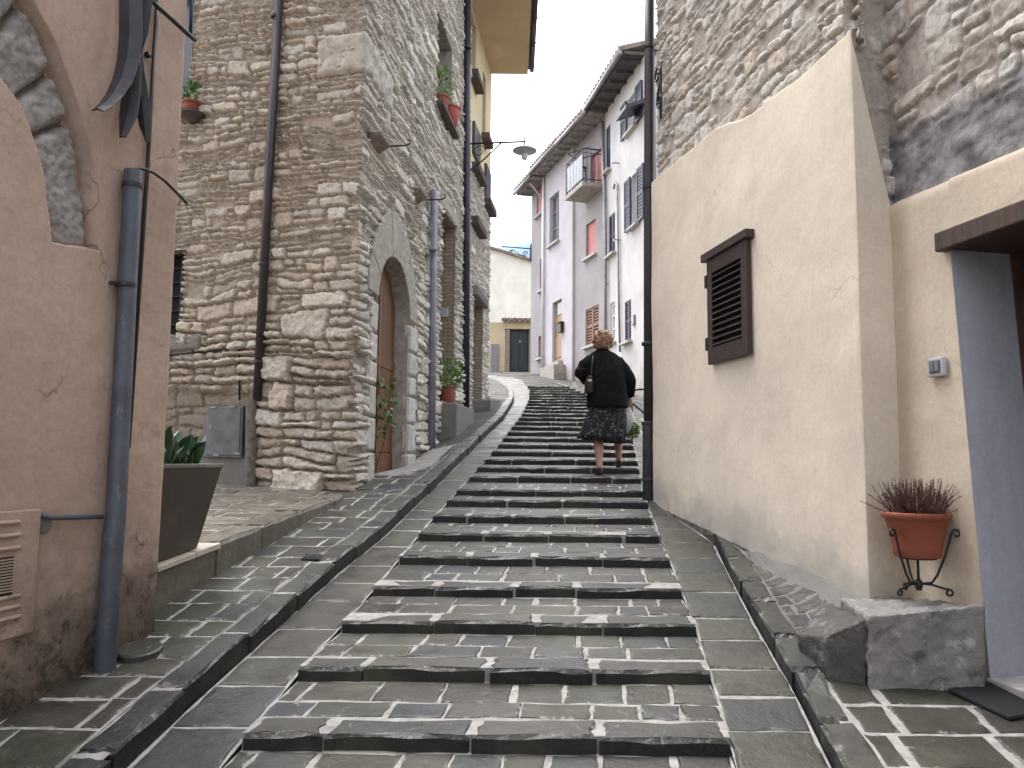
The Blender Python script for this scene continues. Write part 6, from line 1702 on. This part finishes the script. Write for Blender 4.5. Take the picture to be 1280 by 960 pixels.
# pale house with the tan door
PAL = Wall(LIL.pt(0, 0, .07), LIL.pt(LIL.L, 0, .07), (0, 15))
pB = wr(PAL, 687, 698.5, 243, 304); pD = wr(PAL, 690.5, 702, 376, 452)
phs = house('pale_house', 'narrow pale lilac house with tall glazed window and tan door', PAL, U1, U2, ZE1, [pB, pD], M['pale'])
window_in(PAL, pB, phs, .14, M['greydoor'], sill=M['sill'], silld=.1, mull=1, rail=2)
mb = MB(); PAL.bar(mb, pD[0], pD[1], pD[2], pD[3], -.16, -.10); PAL.bar(mb, pD[0] + .1, pD[1] - .1, pD[2] + .15, pD[2] + .8, -.1, -.08); d_ = mb.build('door', M['palewood'], phs, bevel=.006)
mb = MB(); PAL.bar(mb, pD[0] + .12, pD[1] - .12, pD[3] - .42, pD[3] - .06, -.1, -.085); mb.build('fanlight', M['glass'], d_)
mb = MB(); w_ = PAL.uv(703, 409); PAL.bar(mb, w_[0] - .13, w_[0] + .13, w_[1] - .16, w_[1] + .12, 0, .11); PAL.bar(mb, w_[0] - .16, w_[0] + .16, w_[1] + .12, w_[1] + .15, 0, .14); mb.build('letter_box', M['iron'], phs, bevel=.005)
mb = MB()
for u_ in (U1, U2): PAL.bar(mb, u_ - .015, u_ + .015, S(22) - 2.2, ZE1, -.3, -.004)
mb.build('return_wall', M['pale'], phs)
mb = MB(); zd = pD[2]
for i in range(2): PAL.bar(mb, pD[0] - .12, pD[1] + .12 + .22 * i, zd - .9, zd - .02 - .15 * i, 0, .16 + .20 * i)
mb.build('front_steps', M['balcony'], phs, bevel=.012)
eave(PAL, U1, U2, ZE1 + .05, phs, M['eavegrey'], .42)
mb = MB(); w_ = PAL.uv(690, 420); mb.tube([PAL.pt(U1 + .08, ZE1 - .1, .06), PAL.pt(U1 + .08, S(24) - .2, .06)], .045, 10); mb.build('downpipe', M['whiteframe'], phs, smooth=True)
# grey end house
gW = wr(LIL, 675, 682, 322, 362); gU = wr(LIL, 671, 679.5, 228, 268); gB = wr(LIL, 673, 682, 419, 447)
gW = (gW[0], min(gW[1], U1 - .05), gW[2], gW[3]); gB = (gB[0], min(gB[1], U1 - .05), gB[2], gB[3])
if gW[0] > gW[1]: gW = (gW[1], gW[0], gW[2], gW[3])
gh = house('grey_house', 'grey end house with pink shuttered windows where the lane turns', LIL, 0, U1, ZE1 - .1, [gW, gU, gB], M['grey'])
for r_, mm in ((gW, 'pinkshut'), (gU, 'pinkshut'), (gB, 'brownshut')):
    mb = MB(); LIL.bar(mb, r_[0], r_[1], r_[2], r_[3], -.14, -.06)
    n = int((r_[3] - r_[2]) / .06)
    for i in range(n): LIL.bar(mb, r_[0], r_[1], r_[2] + i * (r_[3] - r_[2]) / n + .006, r_[2] + (i + 1) * (r_[3] - r_[2]) / n - .006, -.07, -.045)
    s_ = mb.build('shutter', M[mm], gh)
    mb = MB(); LIL.bar(mb, r_[0] - .1, r_[1] + .1, r_[2] - .06, r_[2] - .003, -.1, .1); mb.build('sill', M['sill'], s_, bevel=.005)
eave(LIL, -.25, U1, ZE1 - .08, gh, M['eavegrey'], .48)
mb = MB(); mb.hexa([LIL.pt(0, 2, 0), LIL.pt(.2, 2, -.02), LIL.pt(.2, 2, -5), LIL.pt(0, 2, -5), LIL.pt(0, ZE1 - .1, 0), LIL.pt(.2, ZE1 - .1, -.02), LIL.pt(.2, ZE1 - .1, -5), LIL.pt(0, ZE1 - .1, -5)]); mb.build('end_wall', M['grey'], gh)
mb = MB(); mb.tube([LIL.pt(U1 - .3, ZE1 - .1, .5), LIL.pt(U1 - .25, ZE1 - .45, .25), LIL.pt(U1 - .12, ZE1 - .75, .06), LIL.pt(U1 - .12, S(24), .06)], .04, 10); mb.build('downpipe', M['zinc'], gh, smooth=True)
# pale blue scroll bracket on its corner
qb = at(661, 312, FA.y)
bs_ = thing('scroll_bracket', 'dark wrought iron scroll bracket high on the grey house corner, against the sky', 'bracket', qb)
mb = MB(); L_ = at(627, 308, FA.y); mb.tube([qb + Vector((.06, 0, .03)), L_], .022, 8); mb.tube([qb + Vector((.06, 0, -.40)), qb + Vector((.06, 0, .2))], .025, 8)
dx = Vector((-1, 0, 0))
for cxx, rr, zz in ((.13, .09, -.13), (.62, .06, -.07)):
    c = qb + dx * cxx + Vector((0, 0, zz)); mb.tube([c + Vector((math.cos(k * .4) * rr * (1 - k * .03), 0, math.sin(k * .4) * rr * (1 - k * .03))) for k in range(24)], .013, 6)
mb.tube([qb + dx * .1 + Vector((0, 0, -.24)), qb + dx * .28 + Vector((0, 0, -.19)), qb + dx * .58 + Vector((0, 0, -.0))], .016, 6)
mb.build('scrollwork', M['blueiron'], bs_, smooth=True)
# tall cream building behind and the low wall with the dark door
YB, YO = 37.0, 32.6
cbp = at(640, 400, YB)
cbh = thing('cream_building', 'tall cream gable building closing the lane behind the dark door', 'building', (cbp.x, YB, S(32)))
p = [at(560, 300, YB), at(612, 311, YB), at(663, 327, YB), at(720, 345, YB)]
mb = MB(); mb.prism([Vector((p[0].x, YB, 3)), Vector((p[3].x, YB, 3)), p[3], p[2], p[1], p[0]], (0, 4, 0)); mb.build('wall', M['cream'], cbh)
mb = MB()
for a, b in ((p[0], p[1]), (p[1], p[2]), (p[2], p[3])): mb.hexa([a + Vector((0, -.25, 0)), b + Vector((0, -.25, 0)), b + Vector((0, 4, 0)), a + Vector((0, 4, 0)), a + Vector((0, -.25, .10)), b + Vector((0, -.25, .10)), b + Vector((0, 4, .10)), a + Vector((0, 4, .10))])
mb.build('roof', M['tile'], cbh)
z0 = S(YO) - .3
ob = at(640, 466, YO)
oh = thing('outbuilding', 'low buff outbuilding with tiled coping and dark teal door at the top of the lane', 'building', (ob.x, YO, S(YO)))
X_ = lambda px: at(px, 440, YO).x
Zt = at(625, 403, YO).z; Zd = at(650, 413, YO).z
mb = MB()
mb.box((X_(607), YO + .3, (z0 + Zt) / 2), (X_(630) - X_(584), .6, Zt - z0)); mb.build('wall', M['cream_dark'], oh)
mb = MB(); mb.box(((X_(630.3) + X_(690)) / 2, YO + .26, (Zd + .06 + Zt + .05) / 2), (X_(690) - X_(630.3), .6, Zt + .05 - Zd - .06)); mb.build('door_head', M['cream_dark'], oh)
mb = MB(); mb.box(((X_(630.5) + X_(637)) / 2, YO + .25, (z0 + Zd + .05) / 2), (X_(637) - X_(630.5), .5, Zd + .05 - z0)); mb.box(((X_(661) + X_(690)) / 2, YO + .25, (z0 + Zd + .05) / 2), (X_(690) - X_(661), .5, Zd + .05 - z0)); mb.build('stone_pier', M['brick'], oh)
mb = MB(); mb.box(((X_(637) + X_(661)) / 2, YO + .25, (z0 + Zd + .05) / 2), (X_(661) - X_(637), .1, Zd + .05 - z0)); dd = mb.build('door', M['teal'], oh)
mb = MB()
for f0, f1 in ((.06, .47), (.53, .94)):
    w = X_(661) - X_(637); mb.box((X_(637) + w * (f0 + f1) / 2, YO + .19, (z0 + Zd) / 2 + .2), (w * (f1 - f0), .03, (Zd - z0) * .8))
mb.build('door_panel', M['teal'], dd, bevel=.01)
mb = MB(); mb.lathe([(.05, 0), (.06, .02), (.02, .04)], (X_(650), YO + .17, z0 + (Zd - z0) * .78), 10, Vector((0, -1, 0))); mb.build('knocker', M['zinc'], dd)
mb = MB(); mb.box(((X_(614) + X_(624)) / 2, YO - .01, at(619, 448, YO).z), (X_(624) - X_(614), .06, at(619, 430, YO).z - at(619, 466, YO).z)); mb.build('side_door', M['greydoor'], oh, bevel=.01)
mb = MB(); n = 9
for i in range(n):
    x = X_(629) + (X_(690) - X_(629)) * i / n * 1.0; mb.tube([(x, YO - .22, Zt + .08), (x, YO + .9, Zt + .38)], .10, 8)
mb.box(((X_(629) + X_(690)) / 2, YO + .3, Zt + .10), (X_(690) - X_(629), 1.0, .08)); mb.build('tiled_coping', M['tile'], oh)

# wooded hill far behind, distance haze painted into its blue colour
M['farwood'] = m_plain('haze_tinted_woods', (0.22, 0.30, 0.36), 0.95, var=.25, scale=.05, bmp=0, spec=0)
hy = 260.0; hp0 = at(690, 302, hy)
u, v = np.meshgrid(np.linspace(-1, 1, 121), np.linspace(-1, 1, 31))
prf = np.clip(np.cos(u * math.pi / 2), 0, 1) ** .30 * np.clip(np.cos(v * math.pi / 2), 0, 1) ** .5
hx_ = hp0.x + u * (hp0.x - at(480, 302, hy).x)
hh_ = S(34) - 1 + (hp0.z - S(34) + 1) * prf * (1 + .010 * fbm(u * 30, v * 9, 5, 3))
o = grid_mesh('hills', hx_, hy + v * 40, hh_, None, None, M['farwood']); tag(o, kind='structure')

# =================================================================== the woman on the steps
PD = 9.02
def Pp(px, py, dy=0.0): return at(px, py, PD + dy)
pf = Vector((Pp(750, 590).x, STEP[0], 0))
kf = max(i for i in range(len(STEP)) if STEP[i] < 9.0)
zl = tread_z(9.25); 
man = thing('person', 'woman in black coat and patterned skirt climbing the steps with bags', 'person', (Pp(757, 590).x, PD, tread_z(8.9)))
def ell(c, rx, ry, n=20, tilt=0.0, fn=None):
    out = []
    for k in range(n):
        a = 2 * math.pi * k / n; s_ = fn(a) if fn else 1.0
        out.append(Vector((c.x + math.cos(a) * rx * s_, c.y + math.sin(a) * ry * s_, c.z + math.cos(a) * tilt)))
    return out
def fused(name, builders, mat, parent, voxel=.012, sm=6, noise_amp=0.0, nscale=8):
    mb = MB()
    for b in builders: b(mb)
    me = bpy.data.meshes.new(name); me.from_pydata(mb.v, [], mb.f)
    bm = bmesh.new(); bm.from_mesh(me); bmesh.ops.recalc_face_normals(bm, faces=bm.faces); bm.to_mesh(me); bm.free()
    o = bpy.data.objects.new(name, me); col.objects.link(o)
    md = o.modifiers.new('r', 'REMESH'); md.mode = 'VOXEL'; md.voxel_size = voxel; md.use_smooth_shade = True
    s_ = o.modifiers.new('s', 'SMOOTH'); s_.iterations = sm; s_.factor = .5
    dg = bpy.context.evaluated_depsgraph_get(); dg.update()
    me2 = bpy.data.meshes.new_from_object(o.evaluated_get(dg))
    bpy.data.objects.remove(o)
    if noise_amp:
        from mathutils import noise as mn
        for v, nr in zip(me2.vertices, [v.normal.copy() for v in me2.vertices]):
            v.co += nr * noise_amp * mn.fractal(Vector((v.co.x * nscale, v.co.y * nscale, v.co.z * nscale * .45)), 1.0, 2.0, 3)
    me2.materials.clear(); me2.name = name
    return link(name, me2, mat, parent, True)
def wpx(p): return p * PD / F
# tread heights under the feet
yL = STEP[kf] + .33; yR = STEP[kf + 1] + .22
zL, zR = tread_z(yL), tread_z(yR)
xL, xR = at(749, 585, yL).x, at(773, 578, yR).x
hx = Pp(756, 500).x
hipL, hipR = Vector((hx - .09, PD + .04, zL + .80)), Vector((hx + .09, PD + .07, zL + .82))
kneeL, kneeR = Vector((xL + .01, PD + .02, zL + .42)), Vector((xR, max(yR + .06, PD + .16), zL + .52))
ankL, ankR = Vector((xL, yL - .03, zL + .085)), Vector((xR, yR - .04, zR + .085))
neck = Pp(753, 441, .10); head = Pp(753, 428, .14)
shL, shR = Pp(738, 451, .10), Pp(772, 451, .10)
elL, elR = Pp(727, 467, .06), Pp(787, 477, .08)
wrL, wrR = Pp(736, 478, .30), Pp(786.5, 498, .14)
def finger(mb, b, d1, d2, L, r): mb.tube([b, b + d1 * L * .5, b + d1 * L * .5 + d2 * L * .5], [r, r * .95, r * .75], 8)
def hand(mb, w, d, side, curl):
    s_ = d.cross(curl).normalized()
    mb.rings([ell(w - d * .01, .026, .020, 10), ell(w + d * .05, .040, .022, 10), ell(w + d * .085, .036, .02, 10)])
    for i, L in enumerate((.062, .072, .068, .052)): finger(mb, w + d * .08 + s_ * (.027 - .018 * i), (d + curl * .6).normalized(), (curl - d * .3).normalized(), L, .009)
    finger(mb, w + d * .03 + s_ * .035, (d * .6 + s_ * .6 + curl * .4).normalized(), (d * .6 + curl * .7).normalized(), .06, .010)
def body(mb):
    mb.rings([ell(hipL.lerp(hipR, .5) + Vector((0, 0, -.05)), .17, .12), ell(hipL.lerp(hipR, .5) + Vector((0, 0, .12)), .16, .11), ell(Pp(756, 470, .07), .16, .11), ell(Pp(755, 450, .1), .17, .10), ell(Pp(754, 443, .1), .09, .07), ell(neck, .055, .055), ell(Pp(753, 434, .12), .05, .055)])
    for h_, k_, a_ in ((hipL, kneeL, ankL), (hipR, kneeR, ankR)):
        mb.tube([h_, h_.lerp(k_, .5), k_, k_.lerp(a_, .35) + Vector((0, -.015, 0)), a_.lerp(k_, .25), a_, a_ - Vector((0, 0, .05))], [.085, .072, .054, .056, .040, .034, .034], 14)
        f = a_ + Vector((0, 0, -.05)); mb.tube([f + Vector((0, -.05, 0)), f + Vector((0, .04, 0)), f + Vector((0, .13, -.01))], [.03, .035, .03], 10)
    for s_, e_, w_ in ((shL, elL, wrL), (shR, elR, wrR)): mb.tube([s_, s_.lerp(e_, .5), e_, e_.lerp(w_, .5), w_], [.05, .045, .040, .035, .026], 12)
    hand(mb, wrR, Vector((.08, .05, -1)).normalized(), 1, Vector((-.4, .9, -.1)).normalized()); hand(mb, wrL, Vector((.2, .5, .55)).normalized(), -1, Vector((.9, -.2, .2)).normalized())
    # head: skull, jaw, nose, ears
    for c, r in ((head + Vector((0, -.01, .03)), (.076, .095, .095)), (head + Vector((0, .03, -.03)), (.060, .075, .085))):
        rings = []
        for i in range(9):
            a = -math.pi / 2 + math.pi * (i + .5) / 9; rings.append(ell(c + Vector((0, 0, math.sin(a) * r[2])), r[0] * math.cos(a), r[1] * math.cos(a), 16))
        mb.rings(rings)
    mb.tube([head + Vector((0, .10, .025)), head + Vector((0, .125, -.015)), head + Vector((0, .10, -.03))], [.010, .017, .014], 8)
    for s_ in (-1, 1): mb.tube([head + Vector((s_ * .074, .0, .03)), head + Vector((s_ * .088, -.01, .01)), head + Vector((s_ * .074, .005, -.03))], [.010, .013, .009], 8)
bd = fused('body', [body], M['skin'], man, .008, 4)
mb = MB()
for s_ in (-1, 1):
    mb.lathe([(.001, .011), (.008, .009), (.011, 0)], head + Vector((s_ * .030, .088, .022)), 10, Vector((0, 1, 0)))
mb.build('eye', M['coat'], man)
mb = MB(); mb.tube([head + Vector((-.024, .098, -.058)), head + Vector((0, .106, -.060)), head + Vector((.024, .098, -.058))], [.004, .007, .004], 6); mb.build('mouth', M['redpot'], man)
def coat(mb):
    rows = [(438.5, 747, 761, .055, .11), (441, 741, 766, .085, .10), (445, 736, 772, .105, .095), (451, 734.5, 776, .125, .09), (462, 735, 779, .145, .07), (475, 735.5, 781, .155, .05), (488, 735.5, 782.5, .165, .04), (500, 735.5, 783.5, .175, .03), (509.5, 735.5, 784, .18, .03)]
    rings = []
    for (y, a, b, dpt, dy) in rows:
        c = Pp((a + b) / 2, y, dy); rx = wpx(b - a) / 2 * 1.08
        rings.append(ell(c, rx, dpt * 1.12, 28, tilt=0.0, fn=(lambda t_, y=y: 1 + (.035 if y > 480 else .012) * math.sin(5 * t_ + y * .05))))
    mb.rings(rings)
    mb.tube([shR + Vector((-.02, 0, 0)), shR.lerp(elR, .45) + Vector((.005, 0, 0)), elR, elR.lerp(wrR, .5), wrR.lerp(elR, .08)], [.085, .082, .078, .074, .066], 16)
    mb.tube([shL + Vector((.02, 0, 0)), shL.lerp(elL, .45) + Vector((-.012, 0, .01)), elL, elL.lerp(wrL, .5), wrL.lerp(elL, .1)], [.085, .088, .086, .074, .062], 16)
    mb.tube([elL + Vector((0, -.02, .06)), elL + Vector((.0, 0, -.03))], [.075, .08], 14)
    # collar
    mb.lathe([(.075, -.03), (.085, .0), (.075, .03), (.055, .03)], Pp(754, 440, .105), 20)
fused('coat', [coat], M['coat'], man, .011, 5, .010, 9)
mb = MB(); rings = []
NS = 72
for i, (y, a, b, dpt, dy, am, dl_) in enumerate(((500, 737, 782, .16, .05, 0.0, 0), (512, 736, 782.5, .18, .05, .02, 0), (522, 732.5, 783, .20, .05, .04, 0), (534, 728.5, 782, .225, .05, .06, 0), (544, 724.5, 780.5, .245, .06, .075, 0.01), (551, 721, 779.5, .26, .06, .085, .025))):
    c = Pp((a + b) / 2, y, dy); rx = wpx(b - a) / 2
    rings.append([Vector((c.x + math.cos(t_) * rx * (1 + am * (math.sin(11 * t_ + .4 * i) * .6 + .4 * math.sin(17 * t_ + 1))), c.y + math.sin(t_) * dpt * (1 + am * math.sin(11 * t_ + .4 * i)), c.z - math.cos(t_) * dl_ * 1.2)) for t_ in [2 * math.pi * k / NS for k in range(NS)]])
# fold the hem back inside so that the skirt has an inner face
rings.append([p.lerp(sum(rings[-1], Vector((0, 0, 0))) / NS, .03) + Vector((0, 0, .004)) for p in rings[-1]])
rings.append([p.lerp(sum(rings[-3], Vector((0, 0, 0))) / NS, .05) for p in rings[-3]])
mb.rings(rings); mb.build('skirt', M['skirt'], man, smooth=True)
def shoe(f, z):
    def b(mb):
        mb.rings([ell(Vector((f.x, f.y + dy, z + h_)), rx, .012, 14) if False else [Vector((f.x + math.cos(t_) * rx, f.y + dy, z + h_ * .5 + math.sin(t_) * h_ * .5)) for t_ in [2 * math.pi * k / 14 for k in range(14)]] for dy, rx, h_ in ((-.085, .020, .075), (-.07, .034, .085), (-.02, .037, .088), (.04, .043, .066), (.10, .042, .05), (.14, .026, .035))])
    return b
for f, z in ((Vector((xL, yL - .01, 0)), zL + .002), (Vector((xR, yR - .02, 0)), zR + .002)):
    fused('shoe', [shoe(f, z)], M['shoe'], man, .006, 3)
def hair(mb):
    r = random.Random(2); hc = Pp(753.5, 427, .12)
    for i in range(120):
        while True:
            d = Vector((r.gauss(0, 1), r.gauss(0, 1), r.gauss(0, 1)))
            if d.length > .1: break
        d.normalize()
        if d.y > .55 and d.z < .35: continue
        if d.z < -.72: continue
        p = hc + Vector((d.x * .098, d.y * .112, d.z * .112)) + Vector((0, -.01, .006)); rr = r.uniform(.022, .036)
        mb.lathe([(.001, -rr), (rr * .7, -rr * .7), (rr, 0), (rr * .7, rr * .7), (.001, rr)], p, 8)
    rings = []
    for i in range(9):
        a = -math.pi / 2 * .75 + math.pi * .87 * (i + .5) / 9; rings.append(ell(hc + Vector((0, -.025, math.sin(a) * .11)), .10 * math.cos(a), .095 * math.cos(a), 16))
    mb.rings(rings)
fused('hair', [hair], M['hair'], man, .007, 2, .008, 40)
# handbag on the left shoulder
hb = thing('handbag', 'small dark leather handbag hanging by its strap from the shoulder of the woman', 'handbag', Pp(737, 490, .02))
hbc = Pp(737, 481, -.02)
fused('bag', [lambda mb: mb.rings([[hbc + Vector((math.cos(t_) * rx, math.sin(t_) * ry, dz)) for t_ in [2 * math.pi * k / 18 for k in range(18)]] for dz, rx, ry in ((-.11, .045, .06), (-.10, .062, .10), (.0, .058, .11), (.085, .045, .10), (.10, .02, .09))])], M['bagleather'], hb, .008, 4)
mb = MB(); sp_ = [hbc + Vector((0, .07, .09)), Pp(738, 462, .10), Pp(741.5, 446, .14), Pp(741.5, 443.5, .08), Pp(741, 447, -.03), Pp(739.5, 462, -.075), hbc + Vector((0.01, -.07, .09))]
mb.tube(sp_, .009, 6); mb.build('strap', M['bagleather'], hb, smooth=True)
mb = MB(); mb.box(hbc + Vector((-.01, -.112, .04)), (.05, .006, .028)); mb.build('clasp', M['plastic'], hb, bevel=.002)
# shopping bag with greens
sbp = Pp(784, 540, .12)
sg = thing('shopping_bag', 'white plastic carrier bag of green vegetables hanging from the hand of the woman', 'shopping bag', sbp)
gr = Pp(787, 505, .17); bc = Pp(783, 527, .15)
mb = MB(); rings = []; r = random.Random(5); n = 30
for dz, rx, ry, ox in ((.20, .012, .012, .02), (.15, .035, .03, .012), (.09, .075, .06, 0), (.02, .10, .085, -.005), (-.06, .105, .10, -.01), (-.125, .085, .085, -.012), (-.145, .04, .04, -.012)):
    rings.append([bc + Vector((ox + math.cos(t_) * rx * (1 + .10 * math.sin(7 * t_ + dz * 9)), math.sin(t_) * ry * (1 + .10 * math.sin(5 * t_ - dz * 14)), dz)) for t_ in [2 * math.pi * k / n for k in range(n)]])
mb.rings(rings); mb.build('bag', M['plasticbag'], sg, smooth=True)
mb = MB()
for s_ in (-1, 1): mb.tube([bc + Vector((.015, s_ * .02, .17)), wrR + Vector((.01, .02 + s_ * .012, -.085)), wrR + Vector((.0, .03, -.075))], .006, 6)
mb.build('handle', M['plasticbag'], sg, smooth=True)
mb = MB(); leaves(mb, Pp(790, 538, .13), (.075, .07, .085), 420, .036, .2, 9, aspect=.6); mb.build('vegetables', M['herb'], sg, fix=False)

# =================================================================== light
w = bpy.data.worlds.new('World'); scene.world = w; w.use_nodes = True
nt = w.node_tree; nt.nodes.clear()
sky = nt.nodes.new('ShaderNodeTexSky'); sky.sky_type = 'NISHITA'; sky.sun_disc = False
SUN_EL, SUN_AZ = R(62), R(-25)           # azimuth clockwise from +Y
sky.sun_elevation = SUN_EL; sky.sun_rotation = SUN_AZ
sky.dust_density = 6.0; sky.air_density = 1.0; sky.ozone_density = 1.0; sky.altitude = 300
hs = nt.nodes.new('ShaderNodeHueSaturation'); hs.inputs['Saturation'].default_value = 0.27
bg = nt.nodes.new('ShaderNodeBackground'); bg.inputs['Strength'].default_value = 0.15
wo = nt.nodes.new('ShaderNodeOutputWorld')
nt.links.new(sky.outputs[0], hs.inputs['Color']); nt.links.new(hs.outputs[0], bg.inputs[0]); nt.links.new(bg.outputs[0], wo.inputs[0])
ld = bpy.data.lights.new('sun', 'SUN'); ld.energy = 0.6; ld.angle = R(60); ld.color = (1.0, 0.975, 0.96)
lo = bpy.data.objects.new('sun', ld); col.objects.link(lo)
dv = Vector((math.sin(SUN_AZ) * math.cos(SUN_EL), math.cos(SUN_AZ) * math.cos(SUN_EL), math.sin(SUN_EL)))
lo.rotation_euler = dv.to_track_quat('Z', 'Y').to_euler()
lo.location = (0, 0, 20)
scene.view_settings.view_transform = 'Standard'; scene.view_settings.look = 'None'
scene.view_settings.exposure = 2.18; scene.view_settings.gamma = 1.0; scene.view_settings.use_curve_mapping = False
scene.cycles.max_bounces = 8; scene.cycles.diffuse_bounces = 5; scene.cycles.use_denoising = True
scene.render.film_transparent = False

# every separate piece of these becomes a part of its own
def split_pieces(o):
    me = o.data; nv = len(me.vertices)
    par = list(range(nv))
    def find(i):
        while par[i] != i: par[i] = par[par[i]]; i = par[i]
        return i
    for ed in me.edges:
        a_, b_ = find(ed.vertices[0]), find(ed.vertices[1])
        if a_ != b_: par[a_] = b_
    isl = {}
    for i in range(nv): isl.setdefault(find(i), []).append(i)
    boxes = []
    for vs in isl.values():
        co = np.array([me.vertices[i].co for i in vs]); boxes.append([co.min(0) - .006, co.max(0) + .006, list(vs)])
    merged = True
    while merged:
        merged = False
        for i in range(len(boxes)):
            for j in range(i + 1, len(boxes)):
                if (boxes[i][0] <= boxes[j][1]).all() and (boxes[j][0] <= boxes[i][1]).all():
                    boxes[i] = [np.minimum(boxes[i][0], boxes[j][0]), np.maximum(boxes[i][1], boxes[j][1]), boxes[i][2] + boxes[j][2]]
                    boxes.pop(j); merged = True; break
            if merged: break
    if len(boxes) < 2: return
    for k, bx_ in enumerate(boxes):
        keep_ = set(bx_[2]); m2 = me.copy(); bm = bmesh.new(); bm.from_mesh(m2); bm.verts.ensure_lookup_table()
        bmesh.ops.delete(bm, geom=[v for v in bm.verts if v.index not in keep_], context='VERTS')
        bm.to_mesh(m2); bm.free()
        if k == 0: o.data = m2
        else:
            c_ = o.copy(); c_.data = m2; col.objects.link(c_); c_.parent = o.parent
NAMES = ('quoin', 'door_surround', 'pipe_bracket', 'clay_bracket', 'iron_hook', 'sill', 'wall_hook', 'stone_pier', 'hinge', 'eave_strut', 'vent_pipe', 'arch_stone', 'upper_wall', 'button', 'handle', 'cable', 'pipe_foot', 'eye', 'stem', 'door_reveal', 'return_wall')
for o in list(scene.objects):
    if o.type == 'MESH' and o.parent and o.name.split('.')[0] in NAMES: split_pieces(o)
